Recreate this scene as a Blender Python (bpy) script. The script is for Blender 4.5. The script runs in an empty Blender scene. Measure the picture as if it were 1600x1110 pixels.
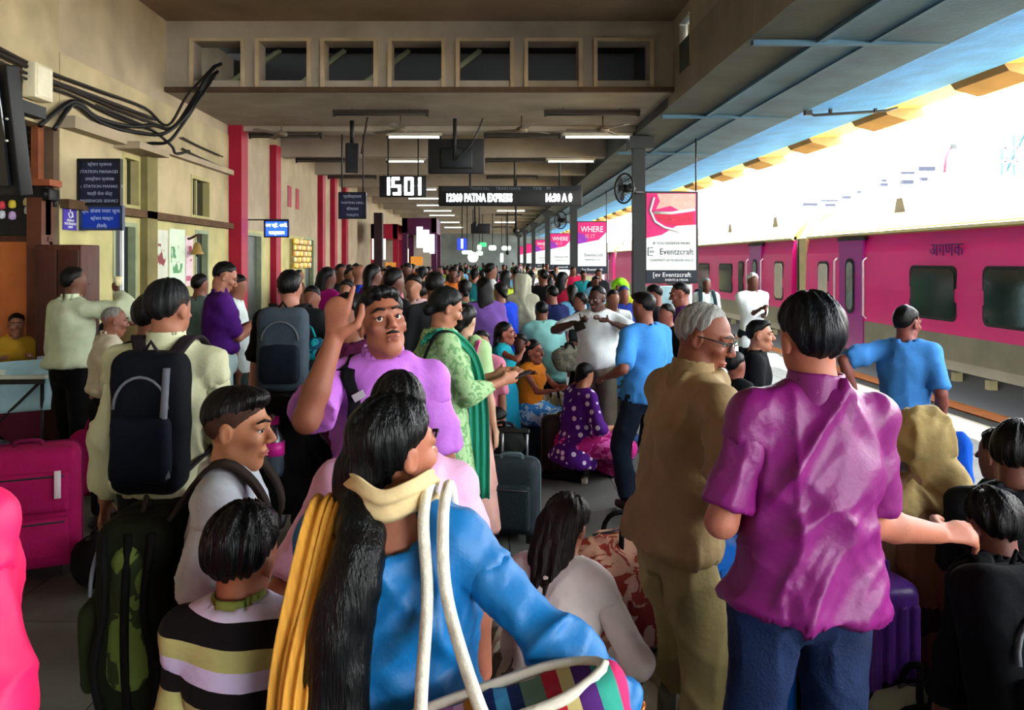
import bpy, bmesh, math, random
import numpy as np
from mathutils import Vector, Matrix, Euler

# ------------------------------------------------------------------ camera, world, sun, exposure
SC = bpy.context.scene
COL = SC.collection
CAM_Z, FPX, VX, VY = 1.85, 1250.0, 760.0, 408.0      # eye height, focal length in pixels, vanishing point
cam_d = bpy.data.cameras.new('camera')
cam_d.sensor_width = 36.0
cam_d.lens = FPX / 1600.0 * 36.0
cam_d.shift_x = (800.0 - VX) / 1600.0
cam_d.shift_y = -(555.0 - VY) / 1600.0
cam_d.clip_start, cam_d.clip_end = 0.05, 400.0
cam = bpy.data.objects.new('camera', cam_d)
COL.objects.link(cam)
cam.location = (0, 0, CAM_Z)
cam.rotation_euler = (math.pi / 2, 0, 0)
SC.camera = cam

world = bpy.data.worlds.new('sky')
SC.world = world
world.use_nodes = True
_bg = world.node_tree.nodes['Background']
_bg.inputs[0].default_value = (0.93, 0.97, 1.0, 1)
_bg.inputs[1].default_value = 6.5

sun_d = bpy.data.lights.new('sun', 'SUN')
sun_d.energy = 15.0
sun_d.angle = math.radians(1.2)
sun_d.color = (1.0, 0.93, 0.80)
sun = bpy.data.objects.new('sun', sun_d)
COL.objects.link(sun)
sun.rotation_euler = Vector((-1.0, -0.8, -3.6)).to_track_quat('-Z', 'Y').to_euler()

SC.view_settings.view_transform = 'Standard'
SC.view_settings.look = 'None'
SC.view_settings.gamma = 1.0
SC.view_settings.use_curve_mapping = False
SC.view_settings.exposure = 1.8

# ------------------------------------------------------------------ small helpers
RNG = random.Random(7)
R = math.radians

def at(x, y, Y):
    """point seen at pixel (x, y) at distance Y"""
    return Vector(((x - VX) / FPX * Y, Y, CAM_Z - (y - VY) / FPX * Y))

def lin(c):
    if isinstance(c, str):
        c = tuple(int(c[i:i + 2], 16) / 255 for i in (0, 2, 4))
    return tuple((v / 12.92 if v <= 0.04045 else ((v + 0.055) / 1.055) ** 2.4) for v in c)

_M = {}

def _new(name):
    m = bpy.data.materials.new(name)
    m.use_nodes = True
    nt = m.node_tree
    b = nt.nodes['Principled BSDF']
    return m, nt, b

def _n(nt, t, **kw):
    n = nt.nodes.new(t)
    for k, v in kw.items():
        if k in n.inputs:
            n.inputs[k].default_value = v
        else:
            setattr(n, k, v)
    return n

def mat(c, rough=0.75, spec=0.3, metal=0.0, var=0.12, scale=6.0, bump=0.0, bscale=40.0, emit=0.0, name='surface', rnd=0.0, aniso=None):
    """plain procedural surface: base colour with soft noise variation and fine relief"""
    key = ('m', c, rough, spec, metal, var, scale, bump, bscale, emit, rnd, aniso)
    if key in _M:
        return _M[key]
    m, nt, b = _new(name)
    L = nt.links.new
    col = lin(c)
    b.inputs['Roughness'].default_value = rough
    b.inputs['Specular IOR Level'].default_value = spec
    b.inputs['Metallic'].default_value = metal
    tc = _n(nt, 'ShaderNodeTexCoord')
    vec = tc.outputs['Object']
    if aniso:
        mp = _n(nt, 'ShaderNodeMapping')
        mp.inputs['Scale'].default_value = aniso
        L(vec, mp.inputs['Vector'])
        vec = mp.outputs['Vector']
    if var or rnd:
        nz = _n(nt, 'ShaderNodeTexNoise', Scale=scale, Detail=4.0)
        L(vec, nz.inputs['Vector'])
        rp = _n(nt, 'ShaderNodeValToRGB')
        rp.color_ramp.elements[0].position = 0.3
        rp.color_ramp.elements[1].position = 0.7
        rp.color_ramp.elements[0].color = tuple(max(0, v * (1 - var)) for v in col) + (1,)
        rp.color_ramp.elements[1].color = tuple(min(1, v * (1 + var)) for v in col) + (1,)
        L(nz.outputs['Fac'], rp.inputs['Fac'])
        out = rp.outputs['Color']
        if rnd:
            oi = _n(nt, 'ShaderNodeObjectInfo')
            mr = _n(nt, 'ShaderNodeMapRange')
            mr.inputs['To Min'].default_value = 1 - rnd
            mr.inputs['To Max'].default_value = 1 + rnd
            L(oi.outputs['Random'], mr.inputs['Value'])
            hs = _n(nt, 'ShaderNodeHueSaturation')
            L(mr.outputs['Result'], hs.inputs['Value'])
            L(out, hs.inputs['Color'])
            out = hs.outputs['Color']
        L(out, b.inputs['Base Color'])
    else:
        b.inputs['Base Color'].default_value = col + (1,)
    if bump:
        n2 = _n(nt, 'ShaderNodeTexNoise', Scale=bscale, Detail=3.0)
        L(vec, n2.inputs['Vector'])
        bp = _n(nt, 'ShaderNodeBump', Strength=bump, Distance=0.01)
        L(n2.outputs['Fac'], bp.inputs['Height'])
        L(bp.outputs['Normal'], b.inputs['Normal'])
    if emit:
        b.inputs['Emission Color'].default_value = col + (1,)
        b.inputs['Emission Strength'].default_value = emit
    _M[key] = m
    return m

def cloth(c, c2=None, pat='plain', scale=20.0, thr=0.5, rough=0.85, name='cloth', ramp=None):
    """woven cloth; pat: plain, dots, print, stripes (ramp over object Z), vstripes, sidestripes"""
    key = ('c', c, c2, pat, scale, thr, rough, str(ramp))
    if key in _M:
        return _M[key]
    if pat == 'plain':
        m = mat(c, rough, 0.10, var=0.10, scale=9.0, bump=0.25, bscale=55.0, name=name)
        _M[key] = m
        return m
    m, nt, b = _new(name)
    L = nt.links.new
    b.inputs['Roughness'].default_value = rough
    b.inputs['Specular IOR Level'].default_value = 0.2
    tc = _n(nt, 'ShaderNodeTexCoord')
    rp = _n(nt, 'ShaderNodeValToRGB')
    rp.color_ramp.interpolation = 'CONSTANT'
    e = rp.color_ramp.elements
    e[0].position, e[0].color = 0.0, lin(c) + (1,)
    e[1].position, e[1].color = thr, lin(c2 or c) + (1,)
    if pat == 'dots':
        v = _n(nt, 'ShaderNodeTexVoronoi', Scale=scale, Randomness=0.45)
        L(tc.outputs['Object'], v.inputs['Vector'])
        e[0].color, e[1].color = e[1].color[:], e[0].color[:]
        L(v.outputs['Distance'], rp.inputs['Fac'])
    elif pat == 'print':
        v = _n(nt, 'ShaderNodeTexNoise', Scale=scale, Detail=3.0, Distortion=1.2)
        L(tc.outputs['Object'], v.inputs['Vector'])
        L(v.outputs['Fac'], rp.inputs['Fac'])
    else:
        sp = _n(nt, 'ShaderNodeSeparateXYZ')
        L(tc.outputs['Object'], sp.inputs['Vector'])
        ax = {'stripes': 'Z', 'vstripes': 'X', 'sidestripes': 'Y'}[pat]
        mr = _n(nt, 'ShaderNodeMapRange')
        mr.inputs['From Min'].default_value = ramp[0]
        mr.inputs['From Max'].default_value = ramp[1]
        src = sp.outputs[ax]
        nz = _n(nt, 'ShaderNodeTexNoise', Scale=3.0)
        L(tc.outputs['Object'], nz.inputs['Vector'])
        ma = _n(nt, 'ShaderNodeMath', operation='MULTIPLY_ADD')
        ma.inputs[1].default_value = (ramp[1] - ramp[0]) * 0.05
        L(nz.outputs['Fac'], ma.inputs[0])
        L(src, ma.inputs[2])
        L(ma.outputs[0], mr.inputs['Value'])
        L(mr.outputs['Result'], rp.inputs['Fac'])
        cr = ramp[2]
        while len(e) < len(cr):
            e.new(0.5)
        for i, (p, cc) in enumerate(cr):
            e[i].position, e[i].color = p, lin(cc) + (1,)
    n2 = _n(nt, 'ShaderNodeTexNoise', Scale=55.0, Detail=3.0)
    L(tc.outputs['Object'], n2.inputs['Vector'])
    bp = _n(nt, 'ShaderNodeBump', Strength=0.25, Distance=0.01)
    L(n2.outputs['Fac'], bp.inputs['Height'])
    L(bp.outputs['Normal'], b.inputs['Normal'])
    L(rp.outputs['Color'], b.inputs['Base Color'])
    _M[key] = m
    return m

def skin(c='8a5238'):
    return mat(c, 0.55, 0.35, var=0.10, scale=14.0, bump=0.08, bscale=120.0, name='skin')

def hairmat(c='060607', gl=0.42):
    return mat(c, gl, 0.18, var=0.35, scale=3.0, bump=0.55, bscale=9.0, aniso=(22, 22, 2.2), name='hair')

# ------------------------------------------------------------------ objects
def tag(o, label=None, cat=None, group=None, kind=None):
    if label: o['label'] = label
    if cat: o['category'] = cat
    if group: o['group'] = group
    if kind: o['kind'] = kind
    return o

def thing(name, label, cat, loc=(0, 0, 0), rz=0.0, group=None):
    o = bpy.data.objects.new(name, None)
    o.empty_display_size = 0.1
    COL.objects.link(o)
    o.location = loc
    o.rotation_euler = (0, 0, rz)
    return tag(o, label, cat, group)

def link(name, me, parent=None, label=None, kind=None):
    o = bpy.data.objects.new(name, me)
    COL.objects.link(o)
    if parent is not None:
        o.parent = parent
    return tag(o, label, None, None, kind)

def npmesh(name, V, Q, m, smooth=True):
    """mesh from numpy verts and quads"""
    me = bpy.data.meshes.new(name)
    nv, nq = len(V), len(Q)
    me.vertices.add(nv)
    me.vertices.foreach_set('co', np.ascontiguousarray(V, np.float32).ravel())
    me.loops.add(nq * 4)
    me.loops.foreach_set('vertex_index', np.ascontiguousarray(Q, np.int32).ravel())
    me.polygons.add(nq)
    me.polygons.foreach_set('loop_start', np.arange(nq, dtype=np.int32) * 4)
    me.polygons.foreach_set('use_smooth', np.full(nq, smooth, dtype=bool))
    me.update(calc_edges=True)
    if m: me.materials.append(m)
    return me

class MB:
    """collects boxes, tubes, prisms and lathes into one mesh"""
    def __init__(self):
        self.v, self.f, self.s = [], [], []
    def _add(self, v, f, smooth=False):
        n = len(self.v)
        self.v += [tuple(p) for p in v]
        self.f += [tuple(i + n for i in q) for q in f]
        self.s += [smooth] * len(f)
        return self
    def box(self, c, s, rot=None):
        h = [x / 2 for x in s]
        v = [Vector((x * h[0], y * h[1], z * h[2])) for x in (-1, 1) for y in (-1, 1) for z in (-1, 1)]
        if rot is not None:
            m = Euler(rot).to_matrix()
            v = [m @ p for p in v]
        v = [p + Vector(c) for p in v]
        return self._add(v, [(0, 1, 3, 2), (4, 6, 7, 5), (0, 4, 5, 1), (2, 3, 7, 6), (0, 2, 6, 4), (1, 5, 7, 3)])
    def span(self, a, b):
        a, b = Vector(a), Vector(b)
        return self.box((a + b) / 2, [abs(x) for x in (b - a)])
    def rbox(self, c, s, r, seg=3, rot=None):
        bm = bmesh.new()
        bmesh.ops.create_cube(bm, size=1.0)
        for p in bm.verts:
            p.co = Vector((p.co.x * s[0], p.co.y * s[1], p.co.z * s[2]))
        bmesh.ops.bevel(bm, geom=bm.edges[:], offset=r, segments=seg, profile=0.5, affect='EDGES')
        m = Euler(rot or (0, 0, 0)).to_matrix()
        bm.verts.index_update()
        self._add([m @ p.co + Vector(c) for p in bm.verts], [[q.index for q in f.verts] for f in bm.faces], True)
        bm.free()
        return self
    def tube(self, pts, r, seg=8, closed=False):
        pts = [Vector(p) for p in pts]
        n = len(pts)
        rr = r if isinstance(r, (list, tuple)) else [r] * n
        V, F = [], []
        t0 = (pts[1] - pts[0]).normalized()
        a = t0.orthogonal().normalized()
        for i in range(n):
            t = (pts[min(i + 1, n - 1)] - pts[max(i - 1, 0)])
            t = t.normalized() if t.length > 1e-9 else t0
            a = (a - t * a.dot(t))
            a = a.normalized() if a.length > 1e-6 else t.orthogonal().normalized()
            b = t.cross(a)
            for k in range(seg):
                w = 2 * math.pi * k / seg
                V.append(pts[i] + (a * math.cos(w) + b * math.sin(w)) * rr[i])
        for i in range(n - 1):
            for k in range(seg):
                F.append((i * seg + k, i * seg + (k + 1) % seg, (i + 1) * seg + (k + 1) % seg, (i + 1) * seg + k))
        F.append(tuple(range(seg))[::-1])
        F.append(tuple((n - 1) * seg + k for k in range(seg)))
        return self._add(V, F, True)
    def cyl(self, a, b, r, r2=None, seg=12):
        return self.tube([a, b], [r, r if r2 is None else r2], seg)
    def prism(self, poly, axis, a, b):
        """poly: 2D points; axis 'x','y','z': extruded from a to b"""
        def P(u, w, t):
            return {'x': (t, u, w), 'y': (u, t, w), 'z': (u, w, t)}[axis]
        n = len(poly)
        V = [P(u, w, a) for u, w in poly] + [P(u, w, b) for u, w in poly]
        F = [(i, (i + 1) % n, n + (i + 1) % n, n + i) for i in range(n)] + [tuple(range(n))[::-1], tuple(range(n, 2 * n))]
        return self._add(V, F)
    def lathe(self, prof, c=(0, 0, 0), seg=16):
        V, F = [], []
        for r, z in prof:
            for k in range(seg):
                w = 2 * math.pi * k / seg
                V.append((c[0] + r * math.cos(w), c[1] + r * math.sin(w), c[2] + z))
        for i in range(len(prof) - 1):
            for k in range(seg):
                F.append((i * seg + k, i * seg + (k + 1) % seg, (i + 1) * seg + (k + 1) % seg, (i + 1) * seg + k))
        F.append(tuple(range(seg))[::-1])
        F.append(tuple((len(prof) - 1) * seg + k for k in range(seg)))
        return self._add(V, F, True)
    def mesh(self, name, m=None):
        me = bpy.data.meshes.new(name)
        me.from_pydata(self.v, [], self.f)
        me.polygons.foreach_set('use_smooth', self.s)
        if m: me.materials.append(m)
        bm = bmesh.new(); bm.from_mesh(me)
        bmesh.ops.recalc_face_normals(bm, faces=bm.faces[:])
        bm.to_mesh(me); bm.free()
        return me
    def build(self, name, m, parent=None, label=None, kind=None):
        return link(name, self.mesh(name, m), parent, label, kind)

def struct(name, mb, m, parent=None):
    return mb.build(name, m, parent, kind=None if parent is not None else 'structure')

def rrect(w, h, r, n=4):
    out = []
    for cx, cy, a0 in ((w / 2 - r, h / 2 - r, 0), (-w / 2 + r, h / 2 - r, 90), (-w / 2 + r, -h / 2 + r, 180), (w / 2 - r, -h / 2 + r, 270)):
        for i in range(n + 1):
            a = R(a0 + 90 * i / n)
            out.append((cx + r * math.cos(a), cy + r * math.sin(a)))
    return out

def text(s, size, m, parent, loc, rot=(math.pi / 2, 0, 0), name='lettering', align='CENTER', sx=1.0, ext=0.002, bold=0.0):
    c = bpy.data.curves.new(name, 'FONT')
    c.body = s
    c.size = size
    c.align_x = align
    c.align_y = 'CENTER'
    c.extrude = ext
    c.offset = bold
    c.resolution_u = 2
    c.materials.append(m)
    tmp = bpy.data.objects.new(name, c)
    me = bpy.data.meshes.new_from_object(tmp)
    bpy.data.objects.remove(tmp)
    bpy.data.curves.remove(c)
    me.name = name
    o = link(name, me, parent)
    o.location = loc
    o.rotation_euler = rot
    o.scale = (sx, 1, 1)
    return o

def smooth_path(pts, n=6):
    """Catmull-Rom through the points"""
    P = [Vector(p) for p in pts]
    P = [P[0] * 2 - P[1]] + P + [P[-1] * 2 - P[-2]]
    out = []
    for i in range(1, len(P) - 2):
        a, b, c, d = P[i - 1:i + 3]
        for k in range(n):
            t = k / n
            out.append(0.5 * ((2 * b) + (c - a) * t + (2 * a - 5 * b + 4 * c - d) * t * t + (3 * b - a - 3 * c + d) * t ** 3))
    out.append(P[-2])
    return out

# ------------------------------------------------------------------ distance-field bodies and garments
def vnoise(P, seed=0):
    """value noise at points (n,3) -> 0..1"""
    I = np.floor(P).astype(np.int64)
    f = P - I
    f = f * f * (3 - 2 * f)
    def h(dx, dy, dz):
        n = (I[:, 0] + dx) * 374761393 + (I[:, 1] + dy) * 668265263 + (I[:, 2] + dz) * 2147483647 + seed * 144665
        n = (n ^ (n >> 13)) * 1274126177
        n = n ^ (n >> 16)
        return (n & 0xffff) / 65535.0
    x, y, z = f[:, 0], f[:, 1], f[:, 2]
    def lx(dy, dz): return h(0, dy, dz) * (1 - x) + h(1, dy, dz) * x
    def ly(dz): return lx(0, dz) * (1 - y) + lx(1, dz) * y
    return ly(0) * (1 - z) + ly(1) * z

def A3(v):
    return np.array(v, dtype=np.float32)

def cone(a, b, ra, rb=None, k=0.02, flat=None, cap=False, capa=False, op='u'):
    """round cone a->b; flat=(direction, factor): squashed along the direction; cap/capa: cut flat at b/a"""
    a, b = A3(a), A3(b)
    rb = ra if rb is None else rb
    ab = b - a
    L2 = max(float(ab @ ab), 1e-9)
    L = math.sqrt(L2)
    fl = None
    if flat is not None:
        nrm = A3(flat[0]); nrm = nrm / np.linalg.norm(nrm)
        fl = (nrm, 1.0 / flat[1] - 1.0)
    def fn(X, Y, Z):
        px, py, pz = X - a[0], Y - a[1], Z - a[2]
        if fl is not None:
            w = (px * fl[0][0] + py * fl[0][1] + pz * fl[0][2]) * fl[1]
            px, py, pz = px + w * fl[0][0], py + w * fl[0][1], pz + w * fl[0][2]
        t0 = (px * ab[0] + py * ab[1] + pz * ab[2]) / L2
        t = np.clip(t0, 0, 1)
        qx, qy, qz = px - t * ab[0], py - t * ab[1], pz - t * ab[2]
        d = np.sqrt(qx * qx + qy * qy + qz * qz) - (ra + t * (rb - ra))
        if cap: d = np.maximum(d, (t0 - 1) * L)
        if capa: d = np.maximum(d, -t0 * L)
        return d
    m = max(ra, rb)
    return fn, np.minimum(a, b) - m, np.maximum(a, b) + m, k, op

def ell(c, r, k=0.02, rot=None, op='u'):
    c, r = A3(c), A3(r)
    Rm = None if rot is None else np.array(rot, dtype=np.float32)      # columns = local axes
    def fn(X, Y, Z):
        x, y, z = X - c[0], Y - c[1], Z - c[2]
        if Rm is not None:
            x, y, z = (Rm[0, 0] * x + Rm[1, 0] * y + Rm[2, 0] * z, Rm[0, 1] * x + Rm[1, 1] * y + Rm[2, 1] * z, Rm[0, 2] * x + Rm[1, 2] * y + Rm[2, 2] * z)
        k0 = np.sqrt((x / r[0]) ** 2 + (y / r[1]) ** 2 + (z / r[2]) ** 2)
        k1 = np.sqrt((x / r[0] ** 2) ** 2 + (y / r[1] ** 2) ** 2 + (z / r[2] ** 2) ** 2) + 1e-6
        return k0 * (k0 - 1) / k1
    m = float(r.max())
    if Rm is None:
        return fn, c - r, c + r, k, op
    return fn, c - m, c + m, k, op

def cut(fn, k=0.004):
    """keep where fn < 0"""
    return fn, None, None, k, 'i'

def plane(c, n, k=0.004):
    c, n = A3(c), A3(n)
    n = n / np.linalg.norm(n)
    return cut(lambda X, Y, Z: (X - c[0]) * n[0] + (Y - c[1]) * n[1] + (Z - c[2]) * n[2], k)

def axis(lo, hi, vox, refs):
    """cell borders from lo to hi: spacing vox, finer inside each (lo, hi, vox) of refs"""
    out = [lo]
    x = lo
    while x < hi:
        h = vox
        for a, b, v in refs:
            if a - vox <= x <= b:
                h = min(h, v)
        x += h
        out.append(x)
    return np.array(out, dtype=np.float32)

def sdf_mesh(prims, vox, refine=(), smooth=1):
    """surface nets over a rectilinear grid -> verts, quads"""
    us = [p for p in prims if p[4] == 'u']
    lo = np.min([p[1] for p in us], axis=0) - 2.5 * vox
    hi = np.max([p[2] for p in us], axis=0) + 2.5 * vox
    ax = [axis(float(lo[i]), float(hi[i]), vox, [(r[0][i], r[1][i], r[2]) for r in refine]) for i in range(3)]
    n = [len(a) for a in ax]
    F = np.full(n, 0.5, np.float32)
    G = [ax[0][:, None, None], ax[1][None, :, None], ax[2][None, None, :]]
    for fn, l, h, k, op in prims:
        if l is None:
            s = (slice(None),) * 3
        else:
            mg = k + 2.5 * vox
            s = tuple(slice(max(int(np.searchsorted(ax[i], l[i] - mg)) - 1, 0), int(np.searchsorted(ax[i], h[i] + mg)) + 1) for i in range(3))
        d = fn(G[0][s[0]], G[1][:, s[1]], G[2][:, :, s[2]])
        B = F[s]
        if op == 'u':
            hh = np.maximum(k - np.abs(B - d), 0) / max(k, 1e-6)
            F[s] = np.minimum(B, d) - hh * hh * k * 0.25
        elif op == 's':
            d = -d
            hh = np.maximum(k - np.abs(B - d), 0) / max(k, 1e-6)
            F[s] = np.maximum(B, d) + hh * hh * k * 0.25
        else:
            hh = np.maximum(k - np.abs(B - d), 0) / max(k, 1e-6)
            F[s] = np.maximum(B, d) + hh * hh * k * 0.25
    S = F < 0
    c = S[:-1, :-1, :-1].astype(np.int8)
    for o in ((1, 0, 0), (0, 1, 0), (0, 0, 1), (1, 1, 0), (1, 0, 1), (0, 1, 1), (1, 1, 1)):
        c = c + S[o[0]:n[0] - 1 + o[0], o[1]:n[1] - 1 + o[1], o[2]:n[2] - 1 + o[2]]
    act = (c > 0) & (c < 8)
    I, J, K = np.nonzero(act)
    if len(I) == 0:
        return np.zeros((0, 3)), np.zeros((0, 4), int)
    idx = np.full(act.shape, -1, np.int32)
    idx[I, J, K] = np.arange(len(I))
    acc = np.zeros((len(I), 3)); cnt = np.zeros(len(I))
    for d in range(3):
        e = [0, 0, 0]; e[d] = 1
        for o1 in (0, 1):
            for o2 in (0, 1):
                o = [0, 0, 0]
                oth = [q for q in range(3) if q != d]
                o[oth[0]], o[oth[1]] = o1, o2
                a = F[I + o[0], J + o[1], K + o[2]]
                b = F[I + o[0] + e[0], J + o[1] + e[1], K + o[2] + e[2]]
                msk = (a < 0) != (b < 0)
                t = a[msk] / (a[msk] - b[msk])
                ijk = [I[msk] + o[0], J[msk] + o[1], K[msk] + o[2]]
                p = np.stack([ax[q][ijk[q]] for q in range(3)], 1).astype(np.float64)
                p[:, d] += t * (ax[d][ijk[d] + 1] - ax[d][ijk[d]])
                acc[msk] += p; cnt[msk] += 1
    V = acc / cnt[:, None]
    Q = []
    for d in range(3):
        oth = [q for q in range(3) if q != d]
        sl0 = [slice(1, n[q] - 1) for q in range(3)]; sl1 = sl0[:]
        sl0[d] = slice(0, n[d] - 1); sl1[d] = slice(1, n[d])
        a, b = S[tuple(sl0)], S[tuple(sl1)]
        for flip in (False, True):
            w = np.nonzero((a & ~b) if not flip else (~a & b))
            g = [w[0].copy(), w[1].copy(), w[2].copy()]
            for q in oth: g[q] = g[q] + 1
            def cell(u, v):
                h = [g[0], g[1], g[2]]
                h[oth[0]] = h[oth[0]] - u; h[oth[1]] = h[oth[1]] - v
                return idx[h[0], h[1], h[2]]
            q4 = np.stack([cell(1, 1), cell(0, 1), cell(0, 0), cell(1, 0)], 1)
            if flip ^ (d == 1): q4 = q4[:, ::-1]
            Q.append(q4)
    Q = np.concatenate(Q)
    for _ in range(smooth):
        V = relax(V, Q)
    return V, Q

def relax(V, Q, w=0.5):
    a = np.zeros_like(V); c = np.zeros(len(V))
    for i in range(4):
        for j in (1, 3):
            t = Q[:, (i + j) % 4]
            for x in range(3):
                a[:, x] += np.bincount(Q[:, i], weights=V[t, x], minlength=len(V))
            c += np.bincount(Q[:, i], minlength=len(V))
    return V * (1 - w) + w * a / np.maximum(c, 1)[:, None]

def normals(V, Q):
    fn = np.cross(V[Q[:, 2]] - V[Q[:, 0]], V[Q[:, 3]] - V[Q[:, 1]])
    N = np.zeros_like(V)
    for i in range(4):
        for x in range(3):
            N[:, x] += np.bincount(Q[:, i], weights=fn[:, x], minlength=len(V))
    return N / np.maximum(np.linalg.norm(N, axis=1), 1e-12)[:, None]

def wrinkle(V, Q, amp, seed=1, vert=1.0, diag=1.0, f=1.0, calm=()):
    """cloth folds: ridges pushed along the normals"""
    N = normals(V, Q)
    W = V + 0.06 * (np.stack([vnoise(V * 5 + 11, seed), vnoise(V * 5 + 37, seed + 1), vnoise(V * 5 + 71, seed + 2)], 1) - 0.5)
    def ridge(P, sd):
        v = vnoise(P, sd)
        return (1 - np.abs(2 * v - 1)) ** 3 - 0.25
    D = np.zeros(len(V))
    if vert: D += vert * ridge(W * np.array([13, 13, 2.2]) * f, seed + 5)
    if diag:
        M1 = np.array([[0.8, 0.0, 0.6], [0, 1, 0], [-0.6, 0, 0.8]])
        M2 = np.array([[0.75, 0.0, -0.66], [0, 1, 0], [0.66, 0, 0.75]])
        D += diag * 0.8 * ridge(W @ M1 * np.array([9, 4, 1.7]) * f, seed + 8)
        D += diag * 0.8 * ridge(W @ M2 * np.array([9, 4, 1.7]) * f, seed + 9)
        D += diag * 0.18 * ridge(W @ M1 * np.array([24, 10, 4.0]) * f, seed + 12) + diag * 0.18 * ridge(W @ M2 * np.array([22, 10, 4.0]) * f, seed + 13)
    for p, rad in calm:                      # cloth lies tight over the shoulders
        t = np.clip(np.linalg.norm(V - np.array(p), axis=1) / rad, 0, 1)
        D = D * (0.25 + 0.75 * t * t)
    return V + N * (amp * D)[:, None]

def sdf_obj(name, prims, vox, m, parent, refine=(), smooth=1, fold=0.0, seed=1, vert=1.0, diag=1.0, f=1.0, label=None):
    V, Q = sdf_mesh(prims, vox, refine, smooth)
    if len(V) == 0:
        return None
    if fold:
        V = wrinkle(V, Q, fold, seed, vert, diag, f)
    return link(name, npmesh(name, V, Q, m), parent, label)

def ribbon(name, pts, wdir, width, m, parent, thick=0.004, nfold=3, fold=0.006, n=8, nw=10, label=None, seed=0, wvar=None):
    """cloth band along a path; wdir: direction(s) across it; gathers into nfold folds"""
    P = smooth_path(pts, n)
    ks = len(P)
    if isinstance(wdir[0], (int, float)):
        wd = [Vector(wdir)] * len(pts)
    else:
        wd = [Vector(w) for w in wdir]
    ww = wvar or [1.0] * len(pts)
    rg = random.Random(seed)
    ph = rg.random() * 6
    V, Q = [], []
    for i, p in enumerate(P):
        u = i / (ks - 1) * (len(pts) - 1)
        j = min(int(u), len(pts) - 2); t = u - j
        w = wd[j].lerp(wd[j + 1], t).normalized()
        wid = width * (ww[j] * (1 - t) + ww[j + 1] * t)
        tg = (P[min(i + 1, ks - 1)] - P[max(i - 1, 0)]).normalized()
        nm = tg.cross(w).normalized()
        for a in range(nw + 1):
            s = a / nw - 0.5
            o = fold * math.sin(s * nfold * 2 * math.pi + ph + 0.5 * math.sin(i * 0.23 + seed))
            V.append(p + w * (s * wid) + nm * (o + thick / 2))
    top = len(V)
    for i, p in enumerate(P):
        tg = (P[min(i + 1, ks - 1)] - P[max(i - 1, 0)]).normalized()
        for a in range(nw + 1):
            j = i * (nw + 1) + a
            b0 = V[i * (nw + 1)]; b1 = V[i * (nw + 1) + nw]
            nm = tg.cross((b1 - b0).normalized()).normalized()
            V.append(V[j] - nm * thick)
    for i in range(ks - 1):
        for a in range(nw):
            x = i * (nw + 1) + a
            q = (x, x + 1, x + nw + 2, x + nw + 1)
            Q.append(q); Q.append(tuple(top + z for z in q[::-1]))
    for i in range(ks - 1):
        for a, fl in ((0, 1), (nw, 0)):
            x = i * (nw + 1) + a; y = x + nw + 1
            Q.append((x, y, y + top, x + top) if fl else (y, x, x + top, y + top))
    for a in range(nw):
        Q.append((a + 1, a, a + top, a + 1 + top))
        x = (ks - 1) * (nw + 1) + a
        Q.append((x, x + 1, x + 1 + top, x + top))
    return link(name, npmesh(name, np.array([tuple(v) for v in V]), np.array(Q), m), parent, label)
# ------------------------------------------------------------------ the setting: platform, walls, ceiling, canopy
WX = -4.2            # face of the station building
RX = 2.45            # line of the platform columns
M_wall = mat('b0a27e', 0.9, 0.2, var=0.22, scale=1.6, bump=0.35, bscale=18, name='cream distemper')
M_wall2 = mat('a99a80', 0.9, 0.2, var=0.16, scale=1.8, bump=0.3, bscale=18, name='pale plaster')
M_ceil = mat('8d7862', 0.92, 0.15, var=0.2, scale=1.2, bump=0.3, bscale=14, name='ceiling plaster')
M_ceil2 = mat('9c9284', 0.92, 0.15, var=0.2, scale=1.4, bump=0.3, bscale=14, name='deep ceiling plaster')
M_band = mat('5c4630', 0.9, 0.2, var=0.3, scale=4, name='brown ledge')
M_floor = mat('585b55', 0.55, 0.4, var=0.25, scale=2.2, bump=0.25, bscale=30, rnd=0.16, name='stone slab')
M_joint = mat('33332f', 0.9, 0.2, var=0.2, scale=8, name='slab joints')
M_red = mat('9b0d2e', 0.6, 0.3, var=0.12, scale=3, name='red paint')
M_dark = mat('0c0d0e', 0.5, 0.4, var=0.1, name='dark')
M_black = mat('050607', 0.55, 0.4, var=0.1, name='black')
M_iron = mat('151a1a', 0.6, 0.4, var=0.25, scale=5, bump=0.2, name='painted iron')
M_conc = mat('47687f', 0.85, 0.2, var=0.2, scale=1.5, bump=0.35, bscale=16, name='blue paint shade tone')
M_conc2 = mat('3484cc', 0.85, 0.2, var=0.2, scale=2.5, bump=0.5, bscale=22, name='blue paint daylit tone')
M_yel = mat('d8c463', 0.7, 0.3, var=0.12, scale=3, name='yellow paint')
M_rib = mat('9a7a52', 0.8, 0.2, var=0.2, scale=3, name='brown bracket paint')
M_white = mat('e9ecea', 0.5, 0.4, var=0.04, name='white')
M_wood = mat('4a2417', 0.6, 0.3, var=0.3, scale=3, aniso=(8, 8, 1.2), name='dark wood')
M_orange = mat('b0602c', 0.7, 0.3, var=0.2, scale=3, name='orange board')

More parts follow.
